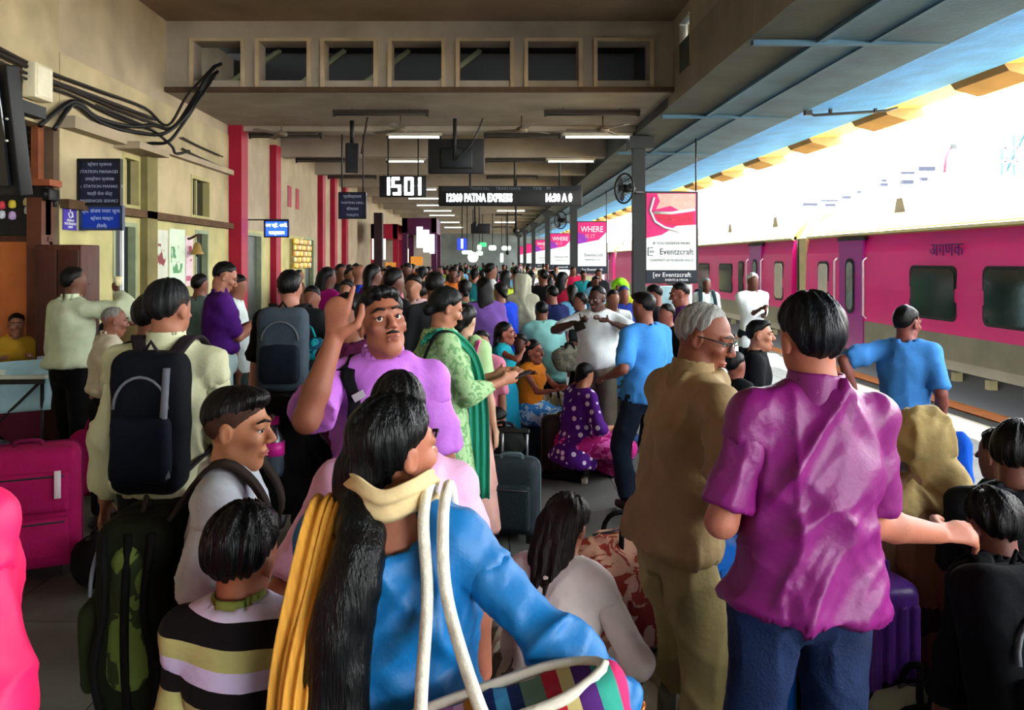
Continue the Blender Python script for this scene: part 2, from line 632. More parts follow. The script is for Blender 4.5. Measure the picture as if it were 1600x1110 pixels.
floor = MB()
floor.span((-6.2, -14, -0.5), (6.12, 14.0, -0.012))
floor.span((-6.2, 14.0, -0.5), (6.12, 90, 0.0))
FLOOR = struct('floor', floor, M_joint)
slab = MB().box((0, 0, -0.006), (0.892, 0.892, 0.012)).mesh('floor_slab', M_floor)
for i in range(-5, 7):
    for j in range(1, 16):
        o = link('floor_slab', slab, FLOOR)
        o.location = (i * 0.9 - 0.3, j * 0.9 + 0.05, RNG.uniform(-0.001, 0.001))
far_floor = MB().span((-5.0, 14.0, -0.01), (5.9, 90, 0.002))
struct('floor_far_paving', far_floor, mat('5d5f58', 0.6, 0.4, var=0.3, scale=1.5, name='far paving'), FLOOR)
cop = MB().box((0, 0, 0), (0.3, 1.19, 0.05)).mesh('edge_stone', mat('9a5a2c', 0.8, 0.2, var=0.25, scale=5, rnd=0.1, name='edge paint'))
for j in range(24):
    o = link('edge_stone', cop, FLOOR)
    o.location = (6.02, 5.0 + j * 1.2, -0.02)
track = MB().span((6.12, -14, -1.2), (14, 90, -0.95))
struct('ground', track, mat('4b4640', 0.95, 0.1, var=0.5, scale=9, bump=0.8, bscale=30, name='ballast'))

def wall_y(x0, x1, y0, y1, z0, z1, holes):
    """wall slab between x0..x1 running along Y with rectangular openings (y0,y1,z0,z1)"""
    mb = MB()
    ys = sorted({y0, y1} | {h[0] for h in holes} | {h[1] for h in holes})
    for a, b in zip(ys, ys[1:]):
        hs = sorted([h for h in holes if h[0] <= a + 1e-6 and h[1] >= b - 1e-6], key=lambda h: h[2])
        z = z0
        for h in hs:
            if h[2] > z: mb.span((x0, a, z), (x1, b, h[2]))
            z = h[3]
        if z < z1: mb.span((x0, a, z), (x1, b, z1))
    return mb

holes = [(8.97, 9.58, 0, 2.30), (9.21, 9.67, 2.46, 3.10), (11.34, 12.12, 2.46, 3.08), (11.5, 12.05, 0, 2.3),
         (13.95, 14.9, 0, 2.35), (18.4, 19.4, 0, 2.4)]
WL = struct('wall_left', wall_y(-4.55, WX, 7.86, 26, 0, 5.2, holes), M_wall2)
up = MB().span((-4.55, -14, 3.14), (WX, 7.86, 5.2))
struct('wall_left_upper', up, M_wall)
# cream lower and upper coats of paint on the near part, as thin plaster panels
pn = wall_y(WX, WX + 0.012, 7.86, 13.0, 2.47, 3.9, [h for h in holes if h[2] > 2])
struct('plaster_panel', pn, M_wall, WL)
pn = wall_y(WX, WX + 0.010, 7.86, 13.0, 0, 2.40, [h for h in holes if h[2] == 0])
struct('plaster_panel', pn, mat('b8b078', 0.85, 0.25, var=0.2, scale=2, bump=0.3, bscale=18, name='yellow cream wall paint'), WL)
t = MB().span((WX, 7.86, 2.37), (WX + 0.10, 13.0, 2.46))
struct('trim_1', t, M_band)
t = MB()
t.span((WX, 7.86, 3.16), (WX + 0.16, 9.2, 3.28)); t.span((WX, 9.0, 3.12), (WX + 0.3, 9.85, 3.20)); t.span((WX, 9.85, 3.24), (WX + 0.1, 13.0, 3.32))
struct('trim_2', t, M_wall2)
# inside of the rooms behind the openings
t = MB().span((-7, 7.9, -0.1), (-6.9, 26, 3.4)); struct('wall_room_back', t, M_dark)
for k, (a, b, z0, z1) in enumerate(holes):
    w = MB()
    n = 0.05
    w.span((WX - 0.12, a, z0), (WX + 0.02, a + n, z1)); w.span((WX - 0.12, b - n, z0), (WX + 0.02, b, z1)); w.span((WX - 0.12, a + n, z1 - n), (WX + 0.02, b - n, z1))
    if z0 > 1:
        w.span((WX - 0.12, a + n, z0), (WX + 0.02, b - n, z0 + n))
        o = struct('window_%d' % (k + 1), w, mat('a9a06a', 0.7, var=0.1, name='window paint'))
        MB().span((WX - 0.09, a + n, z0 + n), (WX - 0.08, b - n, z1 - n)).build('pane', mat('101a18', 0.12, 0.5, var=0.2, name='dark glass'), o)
        MB().span((WX - 0.08, (a + b) / 2 - 0.015, z0 + n), (WX - 0.05, (a + b) / 2 + 0.015, z1 - n)).build('mullion', mat('a9a06a', 0.7, var=0.1, name='window paint'), o)
    else:
        o = struct('door_%d' % (k + 1), w, mat('8f9a76', 0.6, var=0.15, name='door frame paint'))
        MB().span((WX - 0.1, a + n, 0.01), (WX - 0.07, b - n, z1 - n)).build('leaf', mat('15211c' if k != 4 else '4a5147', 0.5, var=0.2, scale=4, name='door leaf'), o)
        MB().tube([(WX - 0.05, a + 0.12, 1.0), (WX - 0.02, a + 0.12, 1.02), (WX - 0.02, a + 0.12, 1.14), (WX - 0.05, a + 0.12, 1.16)], 0.012).build('handle', M_iron, o)
# pilaster beside the first door, half engaged
t = MB().span((WX, 9.68, 0), (WX + 0.10, 9.98, 3.2)); struct('pilaster_1', t, mat('7d7448', 0.85, var=0.2, scale=3, name='olive paint'))
# bright metal edge of the first door
MB().span((WX + 0.02, 9.12, 0.1), (WX + 0.05, 9.16, 2.28)).build('door_edge_strip', M_white, WL)

# red pilasters of the bays
for k, yy in enumerate((13.0, 15.5, 19.9, 21.5, 23.2)):
    t = MB().span((WX, yy, 0), (WX + (0.22 if k == 0 else 0.13), yy + 0.35, 4.1))
    struct('column_red_%d' % (k + 1), t, M_red)
# red stripes painted on the wall beyond
for k, (a, b, z0, z1) in enumerate(((16.9, 17.2, 3.0, 3.45), (17.6, 17.9, 3.0, 3.45), (17.0, 17.5, 0.0, 1.6), (17.6, 18.1, 1.9, 2.3))):
    MB().span((WX, a, z0), (WX + 0.012, b, z1)).build('red_stripe', M_red, WL)
# wall further off, set back behind the stalls
struct('wall_left_far', MB().span((-4.7, 26, 0), (-4.4, 90, 4.5)), M_wall2)

# stall front that faces the camera, in the recess of the building
WS = struct('wall_stall', MB().span((-6.2, 7.76, 0), (-4.2, 7.86, 3.14)), mat('5b4a38', 0.85, var=0.25, scale=2.5, name='stall wall'))
struct('wall_recess', MB().span((-6.3, -14, 0), (-6.2, 7.8, 5.2)), M_wall2)
struct('ceiling_recess', MB().span((-6.3, -14, 3.14), (-4.5, 7.86, 3.3)), M_ceil)

# ceilings and cross beams
struct('ceiling', MB().span((-4.6, -14, 5.0), (2.7, 10.6, 5.2)), M_ceil)
XL, XR = WX, RX + 0.02
cw = MB()
ops = [(303, 377), (405, 480), (507, 584), (612, 690), (718, 797), (825, 904), (933, 1015)]
ox = [((a - VX) / FPX * 10.5, (b - VX) / FPX * 10.5) for a, b in ops]
zb, zt = 4.22, 4.73
cw.span((XL, 10.5, 4.06), (XR, 10.8, zb)); cw.span((XL, 10.5, zt), (XR, 10.8, 5.0))
px = XL
for a, b in ox:
    cw.span((px, 10.5, zb), (a, 10.8, zt)); px = b
cw.span((px, 10.5, zb), (XR, 10.8, zt))
CW = struct('wall_clerestory', cw, M_ceil2)
for a, b in ox:                                   # raised surrounds of the openings
    f = MB()
    f.span((a - 0.05, 10.46, zb - 0.12), (a, 10.5, zt + 0.04)); f.span((b, 10.46, zb - 0.12), (b + 0.05, 10.5, zt + 0.04)); f.span((a, 10.46, zt), (b, 10.5, zt + 0.04))
    f.build('surround', mat('b3a184', 0.9, var=0.15, scale=3, name='pale surround'), CW)
    MB().span((a, 10.78, zb), (b, 10.95, zb + 0.06)).build('sill', M_ceil, CW)
struct('trim_3', MB().span((XL, 10.42, 4.06), (XR, 10.5, 4.12)), mat('4d3a2a', 0.9, var=0.2, name='dark trim'))
struct('wall_attic', MB().span((-4.6, 13.3, 4.2), (RX, 13.4, 5.4)), M_black)  # attic back and roof are black: the shade inside is put into the colour
struct('wall_attic_added', MB().span((RX, 10.8, 3.92), (RX + 0.22, 13.5, 5.4)), M_black)  # unseen side added to keep sky light out of the attic
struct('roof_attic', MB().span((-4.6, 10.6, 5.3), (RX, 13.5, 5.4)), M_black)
for k, (a, b) in enumerate(((-4.0, -3.2), (-2.9, -2.2), (-2.0, -1.2), (-0.9, -0.1))):      # rafters seen dimly through the openings
    MB().tube([(a, 11.6, 4.25), (b, 12.4, 5.1)], 0.05, 4).build('rafter', mat('6a6a50', 0.8, name='rafter paint'), CW)
struct('ceiling_deep', MB().span((-4.6, 13.2, 4.40), (RX + 0.2, 90, 4.55)), M_ceil2)
struct('ceiling_lintel', MB().span((-4.3, 10.55, 4.06), (RX, 13.1, 4.2)), M_ceil2)
yy, k = 13.1, 0
while yy < 62:
    b = MB().span((XL, yy, 3.98), (RX, yy + 0.36, 4.42))
    struct('beam_%d' % (k + 1), b, M_ceil2)
    k += 1
    yy += 3.25
# end of the tunnel: far building wall, put in to block the white sky
struct('wall_far_end', MB().span((-4.6, 66, 0), (5.8, 66.4, 4.6)), mat('6f7672', 0.9, var=0.3, scale=0.8, name='far end wall'))
struct('wall_back_added', MB().span((-6.3, -14.2, 0), (5.5, -14, 5.2)), M_wall2)  # unseen wall added behind the camera to cut frontal light

# inner wall above the columns, with one slit window
struct('wall_right_upper', wall_y(RX, RX + 0.22, -14, 10.8, 3.92, 5.2, [(9.62, 10.16, 4.22, 4.86)]), M_ceil2)
o = struct('window_9', MB().span((RX + 0.1, 9.64, 4.24), (RX + 0.11, 10.14, 4.84)), mat('e8e8c0', 0.3, var=0.03, name='milky glass'))
MB().span((RX - 0.01, 9.58, 4.2), (RX + 0.03, 9.62, 4.9)).build('window_frame', M_wall2, o)

# cantilever canopy toward the track: stepped soffit, daylight falloff put into its colours
CANZ = 3.92
def canopy_run(name, poly, m):
    return struct(name, MB().prism(poly, 'y', -14, 90), m)
canopy_run('roof_canopy_beam', [(RX, CANZ), (3.06, 3.905), (3.06, 4.6), (RX, 4.6)], mat('454d4c', 0.85, 0.2, var=0.2, scale=1.5, bump=0.35, bscale=16, name='grey green paint shade tone'))
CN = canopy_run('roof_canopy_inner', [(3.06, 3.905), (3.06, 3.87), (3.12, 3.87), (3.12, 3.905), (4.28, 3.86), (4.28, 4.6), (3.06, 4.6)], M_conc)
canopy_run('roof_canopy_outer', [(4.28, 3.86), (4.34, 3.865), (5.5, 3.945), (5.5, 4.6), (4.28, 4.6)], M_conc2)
for x in (3.55,):
    MB().span((x, -10, 3.868), (x + 0.03, 60, 3.9)).build('soffit_rib', M_conc, CN)
for y in (7.4, 11.2, 15.0):
    MB().span((RX + 0.02, y, 3.855), (4.28, y + 0.07, 3.9)).build('soffit_rib', M_conc, CN)
YC = canopy_run('roof_valance', [(5.5, 3.97), (6.1, 4.0), (6.1, 4.1), (5.5, 4.1)], M_yel)
y = 6.0
while y < 60:
    MB().prism([(5.56, 3.98), (6.16, 4.0), (6.16, 3.88), (5.9, 3.82), (5.62, 3.9)], 'y', y, y + 1.0).build('bracket', M_rib, YC)
    y += 2.6
cr = thing('conduit_pipe', 'thin black conduit pipe crossing under the pale blue canopy edge', 'pipe', (4.3, 10.7, 3.8))
MB().tube([(0, 0, 0.04), (0.08, 0, 0.0), (1.05, 0.0, 0.06), (1.2, 0, 0.1)], 0.018).build('pipe', M_black, cr)
MB().box((0, 0, 0.05), (0.09, 0.07, 0.1)).build('junction_box', M_black, cr)
for x in (0.3, 0.9):
    MB().box((x, 0, 0.06), (0.03, 0.05, 0.06)).build('bracket', M_black, cr)

# ------------------------------------------------------------------ columns with fans and adverts
COLY = [13.2 + 9.9 * i for i in range(7)]
for i, y in enumerate(COLY):
    c = MB()
    c.span((RX - 0.02, y, 0), (RX + 0.17, y + 0.2, 3.95)); c.span((RX - 0.08, y - 0.06, 0), (RX + 0.23, y + 0.26, 0.25)); c.span((RX - 0.1, y - 0.1, 3.7), (RX + 0.3, y + 0.3, 3.9))
    struct('column_%d' % (i + 1), c, M_iron)

M_adw = mat('d9dfdc', 0.5, var=0.03, name='advert white')
M_adp = mat('d3166e', 0.5, var=0.15, scale=8, name='advert pink')
M_adr = mat('c0103f', 0.5, var=0.2, scale=9, name='advert red')
M_adv = mat('8a2aa8', 0.5, var=0.2, scale=9, name='advert violet')
M_adc = mat('e9a79a', 0.5, var=0.15, scale=10, name='advert salmon')
M_ink = mat('2b3034', 0.6, name='ink')
M_navy = mat('0a1626', 0.5, name='navy band')
AD = ['large pink dish photo advert for an event company on the nearest column', 'pink WHERE advert board on the second column', 'smaller pink advert board on the third column',
      'small pink advert board on the fourth column', 'tiny advert board on the fifth column', 'tiny pale advert board on the sixth column', 'farthest advert board down the platform']
for i, y in enumerate(COLY):
    a = thing('advert_board', AD[i], 'advert', (RX + 0.19, y + 0.02, 1.48), 0, 'advert boards on the columns')
    W, H, b = 0.84, 1.52, 0.22
    MB().span((-0.02, 0.0, 0), (W + 0.02, 0.07, H)).build('case', M_black, a)
    MB().span((0, -0.012, b), (W - 0.02, 0.0, H - 0.03)).build('panel', M_adw, a)
    MB().span((0, -0.012, 0.02), (W - 0.02, 0.0, b - 0.01)).build('band', M_navy, a)
    if i == 0:
        art = MB().prism([(0.0, 0.75), (0.25, 0.8), (0.5, 0.95), (W - 0.02, 0.97), (W - 0.02, H - 0.03), (0.0, H - 0.03)], 'y', -0.016, -0.011).build('picture', M_adp, a)
        MB().prism([(0.16, 1.22), (0.22, 1.36), (0.18, H - 0.04), (W - 0.03, H - 0.04), (W - 0.03, 1.25), (0.55, 1.20), (0.4, 1.28)], 'y', -0.018, -0.015).build('swirl', M_adc, a)
        MB().prism([(0.13, 1.16), (0.5, 1.13), (0.78, 1.18), (0.78, 0.97), (0.45, 0.95), (0.3, 0.98), (0.18, 1.06)], 'y', -0.020, -0.017).build('swirl', M_adr, a)
        MB().tube([(0.12, -0.02, 1.42), (0.06, -0.02, 1.2), (0.14, -0.02, 1.02), (0.3, -0.02, 0.92), (0.55, -0.02, 0.86)], 0.022, 6).build('swirl', M_adw, a)
        MB().tube([(0.12, -0.02, 1.17), (0.4, -0.02, 1.16), (0.8, -0.02, 1.22)], 0.025, 6).build('swirl', M_adw, a)
        MB().lathe([(0.0, -0.004), (0.05, 0), (0.0, 0.004)], (0.42, -0.022, 1.05), 10).build('swirl', M_adc, a)
        text('IF YOU DESERVE MORE', 0.06, M_ink, a, (0.42, -0.014, 0.66))
        text('Eventzcraft', 0.145, M_ink, a, (0.50, -0.014, 0.52), sx=0.86)
        text('CONTACT US TO BOOK SPACE', 0.05, M_ink, a, (0.42, -0.014, 0.38))
        MB().tube([(0.11, -0.014, 0.46), (0.03, -0.014, 0.46), (0.03, -0.014, 0.59), (0.11, -0.014, 0.59)], 0.008, 4).build('emblem', M_ink, a)
        text('ev', 0.09, M_ink, a, (0.09, -0.014, 0.53))
        text('[ev Eventzcraft', 0.105, M_white, a, (0.42, -0.014, 0.14))
        text('EVENTS & MEDIA', 0.05, M_white, a, (0.5, -0.014, 0.055))
    else:
        MB().prism([(0.0, 0.86), (0.3, 0.92), (0.6, 0.98), (W - 0.02, 1.2), (W - 0.02, H - 0.03), (0.0, H - 0.03)], 'y', -0.016, -0.011).build('picture', M_adp, a)
        if i < 4:
            MB().prism([(0.0, 0.86), (0.28, 0.92), (0.3, 1.05), (0.12, 1.16), (0, 1.2)], 'y', -0.018, -0.015).build('swirl', M_adv, a)
            text('WHERE', 0.24, M_white, a, (0.41, -0.02, 1.28), sx=0.8)
            text('IS IT', 0.16, M_adc, a, (0.36, -0.02, 1.08))
            text('Eventzcraft', 0.12, M_ink, a, (0.46, -0.014, 0.54))
            text('CONTACT US', 0.07, M_ink, a, (0.42, -0.014, 0.4))
            text('[ev Eventzcraft', 0.1, M_white, a, (0.42, -0.014, 0.12))
    MB().tube([(W - 0.01, 0.03, H), (W - 0.01, 0.03, 2.4)], 0.012, 6).build('hanger', M_black, a)
    if i < 4:                                      # low cream boarding under the far adverts
        bd = thing('boarding', ['pale blue waste box under the nearest column advert', 'cream boarding with a white post under the second advert', 'cream boarding under the third advert', 'cream boarding under the fourth advert'][i],
                   'board', (RX + 0.30, y + 0.1, 0), 0, 'boards under the adverts')
        MB().span((0, 0, 0.0), (0.56, 0.5 if i == 0 else 0.05, 1.42)).build('panel', mat('9fc3cc' if i == 0 else 'b9b48a', 0.7, var=0.15, name='boarding'), bd)
        MB().cyl((0.62, 0, 0), (0.62, 0, 1.46), 0.045).build('post', M_white, bd)

def wall_fan(loc, rz, label):
    f = thing('wall_fan', label, 'fan', loc, rz)
    ring = [(0.24 * math.cos(R(a)), 0, 0.24 * math.sin(R(a))) for a in range(0, 361, 15)]
    MB().tube(ring, 0.016, 6).build('guard_ring', M_black, f)
    g = MB()
    for a in range(0, 180, 15):
        c, s = math.cos(R(a)), math.sin(R(a))
        g.tube([(-0.24 * c, 0, -0.24 * s), (-0.14 * c, -0.07, -0.14 * s), (0, -0.09, 0), (0.14 * c, -0.07, 0.14 * s), (0.24 * c, 0, 0.24 * s)], 0.004, 4)
    g.build('guard_wire', M_black, f)
    for a in range(3):
        w = R(120 * a)
        b = MB()
        u, v = Vector((math.cos(w), 0, math.sin(w))), Vector((-math.sin(w), 0, math.cos(w)))
        p = [u * 0.04, u * 0.12 + v * 0.07, u * 0.2 + v * 0.07, u * 0.21 - v * 0.02, u * 0.1 - v * 0.03]
        q = [x + Vector((0, 0.012, 0)) for x in p]
        b._add(p + q, [(0, 1, 2, 3, 4), (9, 8, 7, 6, 5)] + [(i, (i + 1) % 5, 5 + (i + 1) % 5, 5 + i) for i in range(5)])
        b.build('blade', mat('39424a', 0.4, name='fan blade'), f)
    MB().cyl((0, 0, 0), (0, 0.2, 0), 0.07, 0.05).build('motor', M_black, f)
    MB().tube([(0, 0.15, 0), (0, 0.22, -0.05), (0, 0.38, -0.05)], 0.03).build('arm', M_black, f)
wall_fan((2.22, 12.9, 3.02), R(-62), 'black wall fan on an arm fixed to the nearest platform column')
wall_fan((2.1, 22.6, 3.0), R(-50), 'dark wall fan on the second platform column')
# ------------------------------------------------------------------ hung fixtures: lights, screens, clock, boards, signs
M_tube = mat('f4f7ee', 0.4, emit=3.0, var=0, name='lit tube')
M_tubeoff = mat('3a332c', 0.6, var=0.05, name='unlit tube')
M_led = mat('f6fbff', 0.5, emit=5.0, var=0, name='white led')
def tube_light(x0, x1, y, z, on, label):
    f = thing('tube_light', label, 'light', ((x0 + x1) / 2, y, z), 0, 'fluorescent tube lights under the beams')
    w = x1 - x0
    MB().box((0, 0, 0.045), (w, 0.07, 0.05)).build('tray', mat('2a221c', 0.7, name='tray') if not on else mat('b9b4a4', 0.7, name='tray with tube glow'), f)  # tray colour follows the tube: glow painted pale, shade painted dark
    MB().cyl((-w / 2 + 0.04, 0, 0.0), (w / 2 - 0.04, 0, 0.0), 0.013, seg=8).build('tube', M_tube if on else M_tubeoff, f)
    for s in (-1, 1):
        MB().box((s * (w / 2 - 0.02), 0, 0.005), (0.035, 0.05, 0.06)).build('end_cap', M_iron, f)
    for s in (-0.3, 0.3):
        MB().cyl((s * w, 0, 0.06), (s * w, 0, 0.06 + 0.03), 0.008, seg=6).build('stem', M_iron, f)
def tl(p0, p1, y, z, on, label):
    tube_light((p0 - VX) / FPX * y, (p1 - VX) / FPX * y, y, z, on, label)
tl(389, 504, 13.25, 3.9, 0, 'unlit tube light on the first beam near the red pilaster')
tl(604, 690, 13.25, 3.9, 1, 'lit short tube light on the first beam above the clock')
tl(756, 876, 13.25, 3.9, 0, 'unlit tube light on the first beam behind the hung screen')
tl(880, 988, 13.25, 3.9, 1, 'lit tube light at the column end of the first beam')
tl(520, 670, 11.6, 3.97, 0, 'long dark tube light flat under the lintel')
tl(850, 1000, 11.6, 3.97, 0, 'dark tube light under the lintel near the canopy')
tl(462, 545, 16.5, 3.9, 0, 'unlit tube light on the second beam behind the black speaker')
tl(603, 665, 16.5, 3.9, 1, 'lit tube light on the second beam just above the clock')
tl(758, 852, 16.5, 3.9, 0, 'unlit tube light on the second beam beside the hung screen')
tl(854, 930, 16.5, 3.9, 1, 'lit tube light on the second beam toward the columns')
tl(512, 588, 19.8, 3.9, 0, 'unlit tube light on the third beam above the hanging sign')
tl(760, 840, 19.8, 3.9, 0, 'unlit tube light on the third beam above the train board')
for k, (yy, nm) in enumerate(((23.0, 'fourth'), (26.3, 'fifth'), (29.5, 'sixth'), (32.8, 'seventh'), (36.0, 'eighth'), (42.5, 'tenth'), (49.0, 'twelfth'))):
    tube_light(-2.6, -1.4, yy, 3.9, 1, 'lit tube light on the %s beam on the shop side' % nm)
    tube_light(0.4, 1.6, yy, 3.9, k % 2 == 1, '%s tube light on the %s beam on the track side' % ('lit' if k % 2 else 'unlit', nm))
# two unseen tube lights added over the near bay to light it
for y in (1.0, 4.6):
    tube_light(-3.2, -2.0, y, 4.85, 1, 'added unseen lit tube light under the high ceiling %s' % ('above the camera' if y < 2 else 'before the openings'))

# ceiling fans on the lintel
for k, (px, py, Y) in enumerate(((440, 192, 12.6), (626, 195, 12.2), (815, 190, 12.2), (942, 190, 12.2))):
    f = thing('ceiling_fan', ['small ceiling fan under the lintel near the red pilaster', 'ceiling fan under the lintel above the clock', 'ceiling fan under the lintel past the hung screen', 'ceiling fan under the lintel next to the canopy'][k],
              'fan', ((px - VX) / FPX * Y, Y, 3.86), R(20 * k), 'ceiling fans under the lintel')
    MB().lathe([(0.03, -0.05), (0.09, -0.04), (0.1, 0.0), (0.05, 0.04), (0.012, 0.05), (0.012, 0.2)], seg=12).build('motor', mat('6d604f', 0.6, name='fan metal'), f)
    for a in range(3):
        c, s = math.cos(R(120 * a)), math.sin(R(120 * a))
        MB().box((0.33 * c, 0.33 * s, -0.01), (0.46, 0.11, 0.008), (0.15, 0, R(120 * a))).build('blade', mat('6d604f', 0.6, name='fan metal'), f)

# hung television, seen from its back
tv = thing('hanging_television', 'black flat television hung from a pole under the first beam', 'television', at(713, 272, 12.4), 0)
MB().rbox((0, 0, 0.27), (0.87, 0.06, 0.54), 0.012, 2).build('housing', M_black, tv)
MB().rbox((0, -0.04, 0.24), (0.5, 0.05, 0.32), 0.02, 2).build('back_cover', mat('10151a', 0.5, name='dark plastic'), tv)
MB().box((0, -0.07, 0.3), (0.16, 0.02, 0.14)).build('mount_plate', M_iron, tv)
MB().tube([(-0.02, -0.09, 0.2), (-0.02, -0.09, 0.84)], 0.03, 8).build('pole', M_iron, tv)
MB().tube(smooth_path([(0.0, -0.11, 0.22), (0.2, -0.1, 0.4), (0.32, -0.06, 0.62), (0.42, 0, 0.9), (0.45, 0, 1.15)], 5), 0.012, 6).build('cable', M_black, tv)
# leaning conduit to the ceiling
cd = thing('hanging_conduit', 'slanting dark conduit between the lintel and the black speaker', 'pipe', at(575, 205, 12.3), 0)
MB().tube([(-0.1, 0, -0.35), (0.0, 0, 0.25), (0.04, -0.6, 0.62)], 0.02, 6).build('pipe', mat('3a3027', 0.7, name='brown pipe'), cd)
# speaker on a pole
sp = thing('column_speaker', 'black column speaker hung on a short pole', 'speaker', at(550, 270, 12.6), R(15))
MB().rbox((0, 0, 0.23), (0.2, 0.16, 0.46), 0.015, 2).build('cabinet', M_black, sp)
MB().box((0, -0.085, 0.23), (0.16, 0.012, 0.4)).build('grille', mat('14171a', 0.8, bump=0.8, bscale=200, name='grille'), sp)
MB().cyl((0, 0, 0.46), (0, 0, 0.86), 0.035).build('pole', M_black, sp)

# digital clock
ck = thing('digital_clock', 'black digital clock with white lit digits reading 1501', 'clock', at(630, 308, 16.0), 0)
MB().rbox((0, 0, 0.21), (0.94, 0.12, 0.42), 0.012, 2).build('case', M_black, ck)
SEG = {'1': 'bc', '5': 'afgcd', '0': 'abcdef'}
def digit(ch, x):
    w, h, zz = 0.13, 0.15, 0.21
    b = MB()
    for s in SEG[ch]:
        if s in 'adg':
            z = {'a': zz + h, 'd': zz - h, 'g': zz}[s]
            b.box((x, -0.065, z), (w, 0.012, 0.055))
        else:
            xx = x + (w / 2 if s in 'bc' else -w / 2); z = zz + (h / 2 if s in 'bf' else -h / 2)
            b.box((xx, -0.065, z), (0.055, 0.012, h + 0.05))
    b.build('digit', M_led, ck)
for ch, x in (('1', -0.35), ('5', -0.13), ('0', 0.12), ('1', 0.27)):
    digit(ch, x)
for s in (-0.3, 0.3):
    MB().cyl((s, 0, 0.42), (s, 0, 1.29), 0.015).build('hanger', M_iron, ck)

# train indicator board
bd = thing('train_indicator_board', 'long black train indicator board with white lit lettering', 'display board', at(797, 322, 17.0), 0)
MB().rbox((0, 0, 0.21), (3.04, 0.16, 0.42), 0.012, 2).build('case', M_black, bd)
MB().box((0, -0.085, 0.36), (2.9, 0.01, 0.1)).build('header_strip', mat('161b22', 0.6, name='header'), bd)
text('TRAIN No.     TRAIN NAME          TIME    PF', 0.09, mat('6d747a', 0.6, name='grey print'), bd, (0, -0.093, 0.36))
text('12360 PATNA EXPRESS', 0.235, M_led, bd, (-0.66, -0.09, 0.16), sx=0.60, bold=0.008)
text('16:30 A 0', 0.235, M_led, bd, (1.02, -0.09, 0.16), sx=0.62, bold=0.008)
for s in (-0.85, 0.1, 1.05):
    MB().cyl((s, 0, 0.42), (s, 0, 1.40), 0.022).build('hanger', M_iron, bd)

# name boards of the offices, standing out from the wall
M_sgn = mat('141a34', 0.5, var=0.1, name='navy board')
M_sgt = mat('9da6bd', 0.6, name='sign print')
def office_sign(loc, w, h, lines, label, size, m=M_sgn, hang=None, mt=M_sgt, rim=M_black):
    s = thing('office_sign', label, 'sign', loc, 0)
    MB().box((w / 2, 0.02, h / 2), (w, 0.04, h)).build('board', m, s)
    fr = MB()
    fr.box((w / 2, 0, 0.01), (w + 0.02, 0.06, 0.025)); fr.box((w / 2, 0, h), (w + 0.02, 0.06, 0.025)); fr.box((0, 0, h / 2), (0.025, 0.06, h)); fr.box((w, 0, h / 2), (0.025, 0.06, h))
    fr.build('frame', rim, s)
    n = len(lines)
    for i, l in enumerate(lines):
        text(l, size if isinstance(size, (int, float)) else size[i], mt, s, (w / 2, -0.004, h - h * (i + 0.62) / (n + 0.2)))
    if hang:
        for x in (0.1 * w, 0.9 * w):
            MB().cyl((x, 0.02, h), (x, 0.02, h + hang), 0.014).build('hanger', M_iron, s)
    return s
office_sign(at(124, 321, 8.2), 0.42, 0.465, ['स्टेशन प्रबंधक', 'STATION MANAGER', 'उपस्टेशन प्रबंधक', 'Dy. STATION MANAGER', 'यात्री सेवा केंद्र', 'PASSENGER SERVICE'],
            'dark navy office name board of the station manager beside the first door', 0.044)
office_sign(at(127, 360, 8.25), 0.425, 0.245, ['श्री. संजय पवार कुमार', 'स्टेशन मास्टर', '(रेलवे)'], 'bright blue name plate with three lines under the navy board', (0.052, 0.045, 0.045),
            mat('1238a6', 0.5, var=0.08, name='bright blue'), None, mat('c4d6e8', 0.5, name='pale print'), mat('2a3a55', 0.5, name='blue rim'))
office_sign(at(530, 342, 14.5), 0.48, 0.47, ['प्रतीक्षालय', 'WAITING HALL', 'शौचालय', 'TOILETS'], 'dark navy hanging board with four pale lines past the speaker', (0.07, 0.06, 0.07, 0.06), hang=1.34)
bs = office_sign(at(414, 371, 13.6), 0.40, 0.28, ['उप स्टे. अधी.', 'कार्यालय'], 'glowing blue sign bracketed off the wall beside the red pilaster', (0.075, 0.075),
                 mat('1330e0', 0.4, emit=2.2, var=0.0, name='lit blue'), None, mat('eef4ff', 0.4, emit=2.5, var=0, name='lit white'))
MB().tube([(-0.42, 0.02, 0.3), (0.4, 0.02, 0.3)], 0.012).build('arm', M_iron, bs)
# wheelchair plate
wc = thing('wheelchair_sign', 'violet wheelchair access plate on the corner of the wall', 'sign', (WX + 0.014, 7.9, 2.16), R(90))
MB().span((0, -0.012, 0), (0.25, 0, 0.25)).build('plate', mat('4a3ba0', 0.5, var=0.1, name='violet plate'), wc)
ring = [(0.125 + 0.036 * math.cos(R(a)), -0.016, 0.16 + 0.036 * math.sin(R(a))) for a in range(-200, 60, 20)]
MB().tube(ring, 0.006, 5).tube([(0.115, -0.016, 0.222), (0.118, -0.016, 0.18), (0.15, -0.016, 0.178), (0.17, -0.016, 0.13)], 0.007, 5).tube([(0.11, -0.016, 0.234), (0.12, -0.016, 0.234)], 0.009, 6).build('symbol', M_white, wc)
for i in range(3):
    text('दिव्यांगजन' if i == 0 else ('FOR DISABLED' if i == 1 else 'ONLY'), 0.034, M_white, wc, (0.125, -0.014, 0.095 - 0.033 * i))

